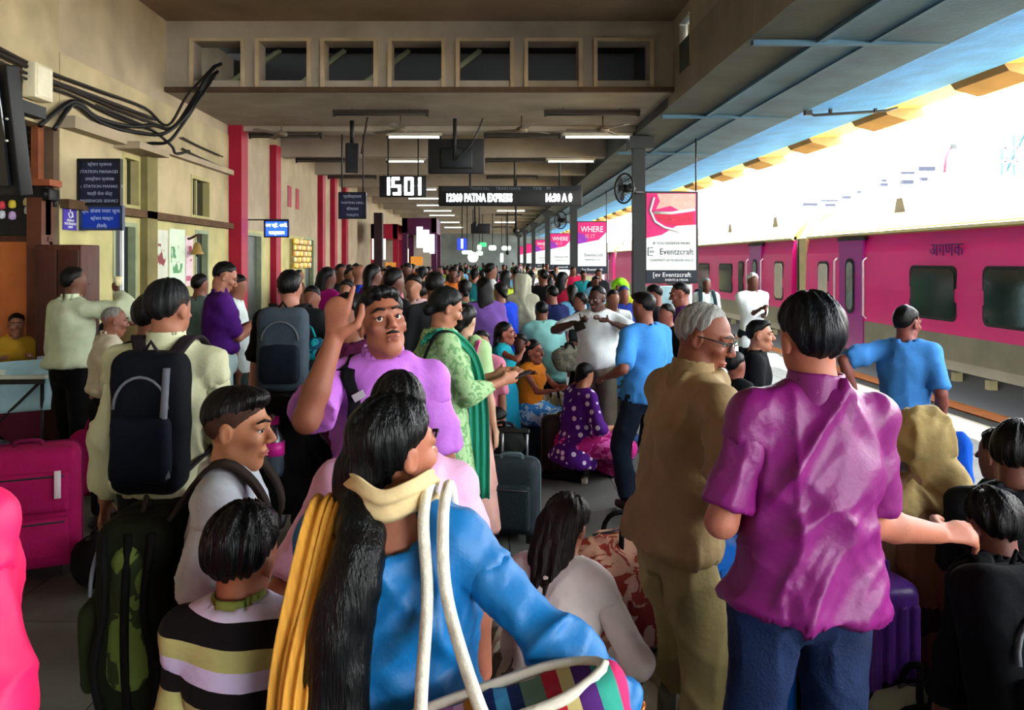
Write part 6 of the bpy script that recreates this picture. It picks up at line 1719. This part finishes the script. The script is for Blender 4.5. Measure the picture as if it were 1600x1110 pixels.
Yb = person('young man in a sky blue T-shirt turned to the tracks', (1004, 456, 5.9), s=1.68, heading=28, head=(22, -8, 0), skinc='7a4638', g=1.05, lh=(-0.27, 0.12, 1.0), top=dict(c='3f86d0', sleeve=0.9, hem=0.02), bottom=dict(c='1b2434'), hair=H(quiff=1))
person('youth in dark clothes looking down beside the advert column', (1022, 444, 8.2), heading=70, head=(0, -20, 0), skinc='7a4638', top=dict(c='15181c', sleeve=0.9), bottom=dict(c='1a1c22'), hair=H())
person('youth in a violet shirt in profile beside the advert column', (1062, 441, 7.6), heading=80, head=(0, -12, 0), skinc='8a5040', face=True, top=dict(c='5a1a78', sleeve=0.9), bottom=dict(c='1a1c22'), hair=H())
person('person in black bent forward behind the sky blue T-shirt', (1040, 474, 7.0), heading=120, lean=10, skinc='7a4638', top=dict(c='0f1114', sleeve=1.6), bottom=dict(c='101216'), hair=H())
person('person with a navy cap and blue top near the advert column', (975, 446, 9.4), heading=190, skinc='7a4638', face=False, top=dict(c='1c2f78', sleeve=1.6), bottom=dict(c='16181c'), hair=H(c='1f3a78'))
gv = person('person with a bright lime green scarf over the head by the advert column', (968, 438, 10.6), heading=150, female=True, skinc='8a5a38', top=dict(c='a8b02c', sleeve=1.6), bottom=dict(c='3a6a70'), hair=dict(kind='none'))
sdf_obj('headscarf', [ell(gv.HP(0, -0.02, 0.03), (0.11, 0.125, 0.115), 0.03), cone(gv.HP(0, -0.05, -0.02), gv.N - gv.f * 0.05, 0.09, 0.11, 0.05), ell(gv.HP(0, 0.12, -0.02), (0.07, 0.07, 0.1), 0.02, op='s')], 0.026, cloth('86d424'), gv.root, (), 1, 0.012, 5)
b1 = person('traveller with a white shirt and dark backpack straps waiting near the coach', (1104, 434, 12.6), heading=175, skinc='5a3428', top=dict(c='d6e6e4', sleeve=1.8), bottom=dict(c='6a7a7c'), hair=dict(kind='short', c='5a6a68'))
backpack(b1, 'dark backpack of the white shirt traveller near the coach', '1c2a30', None, (0.3, 0.16, 0.42), 0.0, '20343a', pocket=False)
w1 = person('man in a white shirt and head cloth folding his arms by the coach door', (1177, 426, 10.4), heading=190, skinc='5a3428', rh=(0.02, 0.2, 1.22), lh=(-0.06, 0.22, 1.18), top=dict(c='dfe6e6', sleeve=0.9, hem=0.12), bottom=dict(c='1a2026'), hair=H(c='c8ccca'))
Z2 = person('boy in a sky blue T-shirt and dark trousers walking to the coach', (1417, 477, 5.2), s=1.56, heading=-38, lean=6, head=(-26, -6, 0), skinc='7a4038', hgt=0.142, face=True, lh=(-0.26, -0.12, 0.98), lel=(-1, -0.8, 0.2), rh=(0.20, 0.10, 0.84), top=dict(c='3f7fc4', sleeve=0.9, hem=0.03, fold=0.018), bottom=dict(c='10141a'), hair=H(th=0.014), feet=[(0.1, -0.16, 0.1), (-0.08, 0.2, 0.07)])
AA = person('youth in black with a pale face sitting beyond the khaki old man', (1188, 499, 5.7), s=1.6, pose='sit', heading=-110, head=(0, 0, 0), skinc='a87058', face=True, top=dict(c='101216', sleeve=0.9), bottom=dict(c='14161c'), hair=H(quiff=1))
person('dark haired child crouching beside the youth in black', (1150, 548, 5.4), s=1.2, pose='floor', hgt=0.16, heading=-60, skinc='7a4638', top=dict(c='15181c', sleeve=0.9), bottom=dict(c='202428'), hair=H())
GG = person('woman in a hot pink and orange sari bending low beside the dark suitcase', (776, 636, 6.1), s=1.5, pose='floor', heading=-80, lean=30, head=(0, -25, 0), female=True, skinc='8a5040', top=dict(c='d84a5a', sleeve=0.6), bottom=dict(kind='skirt', c='d0148a', name='sari'), hair=dict(kind='bun'))
# ------------------------------------------------------------------ luggage and other things on the platform
def suitcase(label, loc, rz, size, c, c2=None, tall=0.0, tagc=None, pockets=1, hard=False, cat='suitcase', group='suitcases on the platform'):
    w, d, h = size
    k = thing('suitcase', label, cat, loc, R(rz), group)
    m = mat(c, 0.35 if hard else 0.8, 0.4 if hard else 0.2, var=0.1, scale=6, bump=0.1 if hard else 0.4, bscale=90, name='suitcase cloth')
    m2 = mat(c2 or c, 0.8, 0.2, var=0.15, scale=6, bump=0.3, bscale=90, name='suitcase trim')
    z0 = 0.05
    MB().rbox((0, 0, z0 + h / 2), (w, d, h), min(w, d) * 0.22, 4).build('shell', m, k)
    for i in range(pockets):
        ph = h * (0.62 if pockets == 1 else 0.34)
        zc = z0 + h * (0.40 if pockets == 1 else (0.27 + 0.38 * i))
        p = MB().rbox((0, -d / 2 - 0.005, zc), (w * 0.8, 0.06, ph), 0.025, 3).build('front_pocket', m, k)
        MB().tube([(-w * 0.36, -d / 2 - 0.036, zc + ph * 0.40), (w * 0.36, -d / 2 - 0.036, zc + ph * 0.40)], 0.006, 5).build('zip', mat('2a2a2e', 0.5, name='zip'), p)
    rr = rrect(w * 1.0, h * 1.0, min(w, d) * 0.22, 4)
    MB().tube([(a * 1.002, d * 0.22, z0 + h / 2 + b * 1.002) for a, b in rr + rr[:1]], 0.009, 5).build('piping', m2, k)
    if hard:
        for i in range(4):
            MB().rbox((-w * 0.33 + i * w * 0.22, -d / 2, z0 + h / 2), (0.03, 0.02, h * 0.8), 0.008, 2).build('rib', m, k)
    MB().tube(smooth_path([(-0.07, 0, z0 + h - 0.005), (-0.06, 0, z0 + h + 0.03), (0.06, 0, z0 + h + 0.03), (0.07, 0, z0 + h - 0.005)], 3), 0.012, 6).build('carry_handle', m2, k)
    for s in (-1, 1):
        MB().cyl((s * w * 0.38 - 0.015, d * 0.3, 0.033), (s * w * 0.38 + 0.015, d * 0.3, 0.033), 0.032, seg=10).build('wheel', M_black, k)
        MB().box((s * w * 0.38, -d * 0.3, 0.03), (0.05, 0.04, 0.058)).build('foot', M_black, k)
    if tall:
        for s in (-1, 1):
            MB().cyl((s * 0.085, d * 0.42, z0 + h - 0.05), (s * 0.085, d * 0.42, z0 + h + tall), 0.009, seg=8).build('pull_rod', mat('8a8f94', 0.35, metal=0.7, name='rod'), k)
        MB().rbox((0, d * 0.42, z0 + h + tall), (0.21, 0.035, 0.035), 0.012, 2).build('pull_grip', M_black, k)
    if tagc:
        MB().rbox((w * 0.30, -d / 2 - 0.045, z0 + h * 0.72), (0.035, 0.012, 0.16), 0.004, 2).build('name_tag', mat(tagc, 0.5, name='tag'), k)
    return k

def duffel(label, loc, rz, size, c, c2=None, pat=None, straps='15161a', v=0.014, cat='bag', name='duffel_bag', group='soft bags on the platform', seed=3):
    w, d, h = size
    k = thing(name, label, cat, loc, R(rz), group)
    m = cloth(c, c2, pat, 12, 0.5) if pat else cloth(c)
    r = min(d, h) / 2
    fl = ((0, 0, 1), h / d) if h < d else ((0, 1, 0), d / h)
    rr = max(d, h) / 2
    sdf_obj('bag_body', [cone((-w / 2 + r, 0, h / 2), (w / 2 - r, 0, h / 2), rr * 0.97, None, 0.03, flat=fl), plane((0, 0, 0.004), (0, 0, -1))], v, m, k, (), 1, 0.016, seed, 0.8, 1.1)
    for s in (-1, 1):
        MB().tube(smooth_path([(-w * 0.18, s * d * 0.40, h * 0.55), (-w * 0.14, s * d * 0.25, h * 1.02), (0, s * d * 0.10, h * 1.12), (w * 0.14, s * d * 0.25, h * 1.02), (w * 0.18, s * d * 0.40, h * 0.55)], 4), 0.012, 6).build('handle', cloth(straps), k)
    MB().tube([(-w * 0.36, 0, h * 0.985), (0, 0, h * 1.0), (w * 0.36, 0, h * 0.985)], 0.007, 5).build('zip', mat('33343a', 0.5, name='zip'), k)
    return k

def flo(x, y, z=0.0):
    """floor point seen at a pixel"""
    Y = (CAM_Z - z) * FPX / (y - VY)
    return (at(x, y, Y).x, Y, z)

suitcase('big magenta suitcase with a white tag by the stall table', (-2.72, 4.75, 0), 24, (0.56, 0.32, 0.70), 'a80f58', '6a0a3a', tagc='e8d8e0', pockets=2)
suitcase('second magenta suitcase lying half behind the big one at the frame edge', (-3.05, 4.25, 0), 10, (0.5, 0.3, 0.62), '9a0d50', '5a0a34', pockets=1)
duffel('black duffel bag on the floor beside the magenta suitcase', (-2.15, 4.6, 0), 60, (0.45, 0.3, 0.30), '100e10')
duffel('pale grey cloth bundle on the floor by the cream shirt man', (-2.1, 5.5, 0), 10, (0.35, 0.26, 0.36), '77706c', name='cloth_bundle', seed=5)
suitcase('dark slate suitcase with its pull handle up beside the hot pink sari', (0.17, 5.35, 0), -12, (0.36, 0.26, 0.48), '1b262b', '4a5a60', tall=0.16)
suitcase('dark brown trolley bag standing in the open floor patch', flo(884, 742), 14, (0.40, 0.26, 0.46), '2e2620', '6f6044')
duffel('blue and grey duffel on top of the bag heap', (1.18, 7.35, 0.60), 8, (0.44, 0.30, 0.22), '2a6a9a', '23302c', 'print')
duffel('olive travel bag in the middle of the bag heap', (1.2, 7.35, 0.36), -6, (0.46, 0.32, 0.25), '3a3c2c', '1e2a2e', 'print', seed=6)
duffel('black and blue bag at the bottom of the heap', (1.16, 7.3, 0.0), 4, (0.44, 0.34, 0.37), '16222c', '24508a', 'print', seed=7)
duffel('red and white cloth bundle beside the spotted sari', flo(938, 672, 0.25), -20, (0.28, 0.22, 0.20), 'b04a38', 'c8c0b8', 'print', name='cloth_bundle', seed=9)
duffel('magenta flowered bundle on the floor behind the brown trolley', flo(938, 724), 12, (0.34, 0.26, 0.26), 'a81468', 'd884b8', 'print', name='cloth_bundle', seed=10)
duffel('white lumpy sack beside the orange top girl', (0.62, 7.6, 0.0), 20, (0.26, 0.24, 0.62), 'b9b4a8', '9a8a5a', 'print', name='sack', seed=11)
duffel('grey canvas bag hanging among the crowd before the white shirt man', (0.82, 7.9, 0.75), 0, (0.26, 0.16, 0.26), '8f907e', '6d6e60', 'print', name='canvas_bag', seed=12)
duffel('black bag leaning on the slate suitcase', (0.13, 5.75, 0.42), 40, (0.28, 0.2, 0.24), '0c100e', seed=13)
suitcase('bright blue hard suitcase between the khaki man and the purple shirt', (0.95, 3.05, 0), -14, (0.42, 0.26, 0.74), '0d63c4', '0a3f8a', hard=True, pockets=0, tall=0.0)
duffel('plaid red and orange bag behind the seated woman', (0.62, 3.55, 0.10), 20, (0.46, 0.30, 0.56), '8a2f24', 'b98a72', 'print', name='plaid_bag', seed=14)
suitcase('brown case under the plaid bag', (0.62, 3.62, 0), 14, (0.5, 0.36, 0.12), '2a1a14')
duffel('red printed bundle on the floor by the seated woman', flo(790, 830), 30, (0.42, 0.30, 0.22), 'a02a44', 'd4b8b0', 'print', name='cloth_bundle', seed=15)
duffel('dark low bag the seated woman rests on', (0.26, 2.7, 0.0), -20, (0.52, 0.40, 0.30), '1c1714', seed=16)
suitcase('violet plastic case beside the jeans', (1.36, 2.85, 0.0), 10, (0.22, 0.30, 0.70), '6a3aa8', '4a2a80', hard=True, pockets=0)
duffel('black rucksack behind the outstretched forearm', (1.28, 3.25, 0.5), 10, (0.34, 0.28, 0.44), '0e0d10', seed=17)
suitcase('dark trunk supporting the black rucksack', (1.30, 3.25, 0), 6, (0.44, 0.34, 0.45), '1a1418', '2a2024')
duffel('small white and green cloth bundle on the floor near the black backpack', (1.42, 2.62, 0.0), 0, (0.20, 0.2, 0.46), '8f9a84', name='cloth_bundle', seed=18)
suitcase('black low bench case under the bent child', (1.52, 2.62, 0), 0, (0.46, 0.36, 0.38), '0b0c0e')
suitcase('grey box case the scarf woman sits on', (1.64, 3.02, 0), 8, (0.46, 0.36, 0.38), '23262a')
suitcase('navy case the young man at the frame edge sits on', (1.95, 2.8, 0), 8, (0.44, 0.36, 0.40), '141c2c')
suitcase('dark upright trunk the youth in black sits on', (1.98, 5.72, 0), 20, (0.42, 0.38, 0.52), '17181c', '2a2c30')
suitcase('low teal case under the orange top girl', (0.44, 7.34, 0), 10, (0.42, 0.34, 0.32), '1f3f44', '15282c')
wb = thing('water_bottle', 'pale blue bottle standing behind the scarf woman', 'bottle', at(1388, 770, 3.2), 0)
MB().lathe([(0.035, -0.1), (0.038, -0.08), (0.038, 0.04), (0.03, 0.07), (0.014, 0.1), (0.014, 0.12)], (0, 0, 0), 14).build('bottle_body', mat('5aa0b8', 0.15, 0.5, name='blue plastic'), wb)
MB().lathe([(0.0, 0.118), (0.017, 0.118), (0.017, 0.14), (0, 0.14)], (0, 0, 0), 12).build('cap', M_white, wb)
bp = thing('school_bag', 'bright blue and red bag on the ground beyond the scarf woman', 'bag', at(1488, 740, 3.6), R(-12))
sdf_obj('bag_body', [cone((0, 0, -0.05), (0.01, 0, 0.12), 0.09, 0.07, 0.04, flat=((0, 1, 0), 0.7))], 0.013, cloth('0d4fc0'), bp, (), 1, 0.01, 3)
MB().tube(smooth_path([(-0.08, -0.05, 0.0), (-0.04, -0.07, -0.08), (0.06, -0.07, -0.14)], 4), 0.03, 8).build('red_trim', cloth('c01030'), bp)
MB().cyl((0.01, 0, -0.12), (0.01, 0, -0.9), 0.07).build('lower_pouch', cloth('0a2f78'), bp)
strp = thing('rolled_mat', 'black strap lying on the pale floor in front of the brown trolley', 'strap', flo(880, 752), R(-18))
MB().tube(smooth_path([(-0.18, 0.03, 0.03), (-0.06, 0.0, 0.035), (0.05, 0.01, 0.03), (0.18, -0.04, 0.03)], 5), 0.03, 8).build('strap', cloth('0c0c0d'), strp)
MB().box((0.19, -0.04, 0.03), (0.04, 0.06, 0.04)).build('buckle', mat('9a9a90', 0.4, name='pale buckle'), strp)

# stall table with a cloth, papers, cup
tb_ = thing('stall_table', 'folding stall table with crossed legs and a pale cloth hanging below', 'table', (-4.05, 6.75, 0), R(4))
MB().rbox((0, 0, 0.90), (0.86, 0.5, 0.035), 0.008, 2).build('table_top', mat('b9bfae', 0.6, var=0.1, name='pale laminate'), tb_)
MB().box((0, -0.24, 0.865), (0.84, 0.03, 0.04)).build('rail', M_black, tb_)
for sx in (-1, 1):
    for sy in (-1, 1):
        MB().cyl((sx * 0.39, sy * 0.21, 0), (sx * 0.39, sy * 0.21, 0.88), 0.016, seg=8).build('leg', M_black, tb_)
MB().cyl((-0.38, -0.22, 0.1), (0.38, -0.22, 0.86), 0.012, seg=6).build('brace', M_black, tb_)
ribbon('cloth_skirt', [(-0.42, -0.20, 0.84), (-0.15, -0.215, 0.80), (0.15, -0.21, 0.82), (0.46, -0.20, 0.84)], (0, 0.0, 1), 0.42, mat('9cc4d0', 0.8, var=0.15, scale=5, name='pale blue cloth'), tb_, 0.006, 1, 0.02, 6, 8, 'pale blue cloth under the table')
pp = thing('paper_stack', 'flat stack of papers on the stall table', 'papers', (-3.95, 6.68, 0.918), R(12))
for i in range(3):
    MB().box((0.02 * i, 0.0, 0.008 + 0.014 * i), (0.42 - 0.03 * i, 0.3, 0.013), (0, 0, 0.05 * i)).build('sheet', mat('d5d9cc', 0.7, var=0.04, name='paper'), pp)
tc_ = thing('steel_cup', 'small pale blue and white cup on the stall table', 'cup', (-3.85, 6.95, 0.92), 0)
MB().lathe([(0.04, 0), (0.05, 0.10), (0.046, 0.10), (0.036, 0.006)], seg=14).build('cup', mat('9aa8bc', 0.3, var=0.1, name='enamel'), tc_)
MB().tube([(0.045, 0, 0.08), (0.075, 0, 0.07), (0.07, 0, 0.035), (0.042, 0, 0.03)], 0.006, 5).build('handle', mat('9aa8bc', 0.3, var=0.1, name='enamel'), tc_)
for k, (x, y, c, lb) in enumerate(((20, 665, '77808a', 'grey sack under the stall table'), (60, 670, '3a3440', 'dark cloth heap under the stall table'), (100, 672, 'a8a898', 'white crumpled bag by the feet of the pale green shirt man'))):
    p = flo(x, y + 30)
    duffel(lb, (-4.15 + 0.42 * k, 6.7 - 0.1 * k, 0), 20 * k, (0.36, 0.3, 0.34), c, None, None, name='sack', seed=20 + k)
bnch = thing('stall_stool', 'wooden stool behind the stall table', 'stool', (-4.45, 7.5, 0), 0)
MB().rbox((0, 0, 0.44), (0.4, 0.36, 0.05), 0.01, 2).build('seat', M_wood, bnch)
for sx in (-1, 1):
    for sy in (-1, 1):
        MB().cyl((sx * 0.16, sy * 0.14, 0), (sx * 0.15, sy * 0.13, 0.43), 0.018, seg=6).build('leg', M_wood, bnch)
wd = thing('waiting_bench', 'low steel bench by the first door', 'bench', (-3.75, 8.75, 0), R(90))
MB().rbox((0, 0, 0.43), (1.3, 0.4, 0.05), 0.01, 2).build('seat', mat('3a4046', 0.4, metal=0.5, name='bench steel'), wd)
for sx in (-0.5, 0.5):
    MB().box((sx, 0, 0.21), (0.05, 0.36, 0.42)).build('leg', M_iron, wd)
for k, (x, y, c) in enumerate(((412, 560, 'a01440'), (392, 545, 'c8b830'))):
    duffel(['red bag on the floor beside the walking backpack man', 'yellow packet bag resting by the red bag'][k], (at(x, 0, 6.6).x, 6.6, 0 if k == 0 else 0.42), 80, (0.2, 0.14, 0.8 if k == 0 else 0.26), c, seed=30 + k)
# ------------------------------------------------------------------ the crowd further down the platform
SK = ['5a3428', '6f422f', '7a4a38', '8a5a44', '94624c']
NAMEC = {'magenta': 'a8187a', 'royal blue': '1c3fc0', 'violet': '7a2a90', 'lilac': 'b08ac0', 'black': '0e0f12', 'charcoal': '2a2d31', 'white': 'd4d8d6', 'cream': 'c8c0a0', 'sea green': '2aa078', 'mint': '9ad0b0', 'lime': 'b0c83a', 'yellow': 'c8b23a',
         'orange': 'c8702a', 'rose pink': 'c87890', 'crimson': 'a01838', 'maroon': '5a1424', 'sky blue': '6aa8d0', 'navy': '16204a', 'teal': '1a7a80', 'khaki': '8a7a52', 'grey': '8a8c8c', 'olive': '55582c', 'brown': '5a3c28', 'pale pink': 'd0b0b4'}
CN_ = list(NAMEC)
def walker(lb, x, y, Y, c, b='black', fem=False, hd=0, sleeve=None, hk=None, kw=None):
    rg = random.Random(int(x * 31 + Y * 17))
    bt = dict(kind='skirt', c=NAMEC[b], name='skirt') if (fem and rg.random() < 0.4) else dict(c=NAMEC[b])
    person(lb, (x, y, Y), heading=hd, female=fem, g=rg.uniform(1.0, 1.15), skinc=rg.choice(SK), head=(rg.uniform(-25, 25), rg.uniform(-12, 4), 0), shoes='17130f',
           top=dict(c=NAMEC[c], sleeve=sleeve if sleeve is not None else rg.choice((0.8, 0.9, 1.7, 1.9)), hem=0.2 if fem else 0.07, name='kurta' if fem else 'shirt'), bottom=bt,
           hair=dict(kind=hk or (rg.choice(('bun', 'long', 'long')) if fem else 'short'), len=rg.uniform(0.12, 0.3)), vox=min(0.0032 * Y + 0.004, 0.045), group='crowd on the platform', **(kw or {}))
MID = [
 ('woman in a magenta kurta with a cream cloth on her shoulder by the shop doors', 513, 417, 8.8, 'magenta', 'magenta', 1, -40),
 ('man in a black cap and grey shirt past the magenta kurta', 533, 412, 10.5, 'charcoal', 'black', 0, 190),
 ('person with a pale face in charcoal beside the royal blue shirt', 548, 418, 10.2, 'charcoal', 'navy', 0, 200),
 ('bald man in a royal blue shirt', 563, 414, 9.6, 'royal blue', 'black', 0, -70),
 ('woman in a violet kurta holding her hands up to her face', 584, 412, 8.6, 'violet', 'violet', 1, -60),
 ('child in a lilac top in front of the royal blue shirt', 541, 436, 8.3, 'lilac', 'black', 1, 170),
 ('dark haired person in charcoal behind the walking backpack man', 487, 446, 6.9, 'charcoal', 'black', 0, 190),
 ('man in a black shirt with a hand at his ear', 617, 418, 6.8, 'black', 'black', 0, -50),
 ('woman in a pale pink spotted kurta with her arms folded', 645, 428, 7.4, 'pale pink', 'grey', 1, 150),
 ('man in a charcoal jacket seen from behind beside the green kurta woman', 680, 424, 6.2, 'charcoal', 'black', 0, 10),
 ('woman in a sea green top walking away beyond the green kurta', 725, 436, 8.9, 'sea green', 'teal', 1, 10),
 ('man in a white shirt with his face to the side under the train board', 768, 410, 11.5, 'white', 'grey', 0, -70),
 ('woman in a royal blue sari beside the long wavy hair', 781, 440, 9.0, 'royal blue', 'royal blue', 1, 30),
 ('woman in a lime yellow kurta near the shawl wearer', 790, 421, 10.8, 'lime', 'yellow', 1, 15),
 ('woman in a pink flowered sari beyond the shawl wearer', 830, 424, 12.3, 'rose pink', 'crimson', 1, -30),
 ('man in black standing before the third advert', 848, 420, 11.6, 'black', 'black', 0, 5),
 ('woman in a crimson sari before the second advert', 880, 424, 11.0, 'crimson', 'crimson', 1, -20),
 ('child in a sky blue top before the second advert', 893, 444, 10.2, 'sky blue', 'white', 1, 20),
 ('man in a navy shirt bending beside the aqua shirt', 862, 446, 9.2, 'navy', 'black', 0, 30),
 ('man in a black jacket behind the white shirt man with the wallet', 905, 456, 8.6, 'charcoal', 'black', 0, 60),
 ('person in a white top beside the wallet man', 958, 452, 8.4, 'white', 'grey', 0, 185),
 ('woman in a brown printed sari sitting behind the turquoise girl', 812, 520, 7.9, 'brown', 'maroon', 1, 170),
 ('woman in a pink top seated near the turquoise girl', 752, 515, 6.6, 'rose pink', 'cream', 1, 160),
 ('child in a maroon top between the two girls', 820, 548, 7.9, 'maroon', 'black', 1, 200),
 ('man in a grey shirt between the green kurta and the lilac shirt', 660, 440, 8.0, 'grey', 'black', 0, 0),
 ('woman in an orange top far under the screen', 708, 416, 12.6, 'orange', 'brown', 1, 190),
 ('man in a cream shirt far under the clock', 636, 410, 12.2, 'cream', 'khaki', 0, 180),
 ('woman in maroon leaning by the purple kiosk', 660, 415, 11.8, 'maroon', 'black', 1, -20),
 ('man in a rose pink shirt under the lit clock', 602, 418, 10.9, 'rose pink', 'grey', 0, 160),
 ('man in an olive shirt below the hanging sign', 556, 411, 12.8, 'olive', 'black', 0, 175),
 ('woman in a teal sari below the train board', 742, 418, 12.9, 'teal', 'teal', 1, 5),
 ('man in a sky blue shirt beside the fourth advert row', 806, 415, 13.6, 'sky blue', 'navy', 0, 20),
]
for i, (lb, x, y, Y, c, b, fem, hd) in enumerate(MID):
    kw = {}
    if 'seated' in lb or 'sitting' in lb: kw = dict(pose='sit', s=1.55)
    elif 'child' in lb: kw = dict(s=None)
    if 'bald' in lb: walker(lb, x, y, Y, c, b, fem, hd, hk='none'); continue
    walker(lb, x, y, Y, c, b, bool(fem), hd, kw=kw)
# rows farther off, each one told by colours and by where it stands
used = set()
rg = random.Random(21)
ROWS = [(14.2, 'just past the first beam'), (15.8, 'under the lit clock row'), (17.6, 'under the long train board'), (19.6, 'past the train board'), (21.8, 'level with the second advert'), (24.4, 'past the second advert'),
        (27.5, 'level with the purple kiosk'), (31.0, 'level with the third advert'), (35.5, 'past the third advert'), (41.0, 'level with the fourth advert'), (48.0, 'at the far end')]
SIDE = ['by the shop wall', 'toward the shops', 'mid platform', 'toward the columns', 'by the columns']
for Y, where in ROWS:
    n = 9 if Y < 30 else 11
    xs = np.linspace(-3.4, 2.1, n)
    for j in range(n):
        X = xs[j] + rg.uniform(-0.2, 0.2)
        yy = Y + rg.uniform(-0.5, 0.6)
        if Y > 26 and X < -1.7: X += 1.2
        for _ in range(60):
            c, b, fem = rg.choice(CN_), rg.choice(('black', 'charcoal', 'navy', 'grey', 'khaki', 'maroon', 'teal')), rg.random() < 0.45
            g_ = 'kurta' if fem else 'shirt'
            sd = SIDE[int(np.clip((X + 3.4) / 5.5 * 5, 0, 4))]
            lb = '%s in %s %s and %s %s %s, %s' % ('woman' if fem else 'man', c, g_, b, 'bottoms' if fem else 'trousers', where, sd)
            if lb not in used and len(lb.split()) <= 16: break
        used.add(lb)
        hgt = rg.uniform(1.52, 1.66) if fem else rg.uniform(1.62, 1.78)
        px = VX + X * FPX / yy
        py = VY + (CAM_Z - hgt) * FPX / yy
        walker(lb, px, py, yy, c, b, fem, rg.choice((0, 10, -20, 170, 190, 180, 90, -90)))
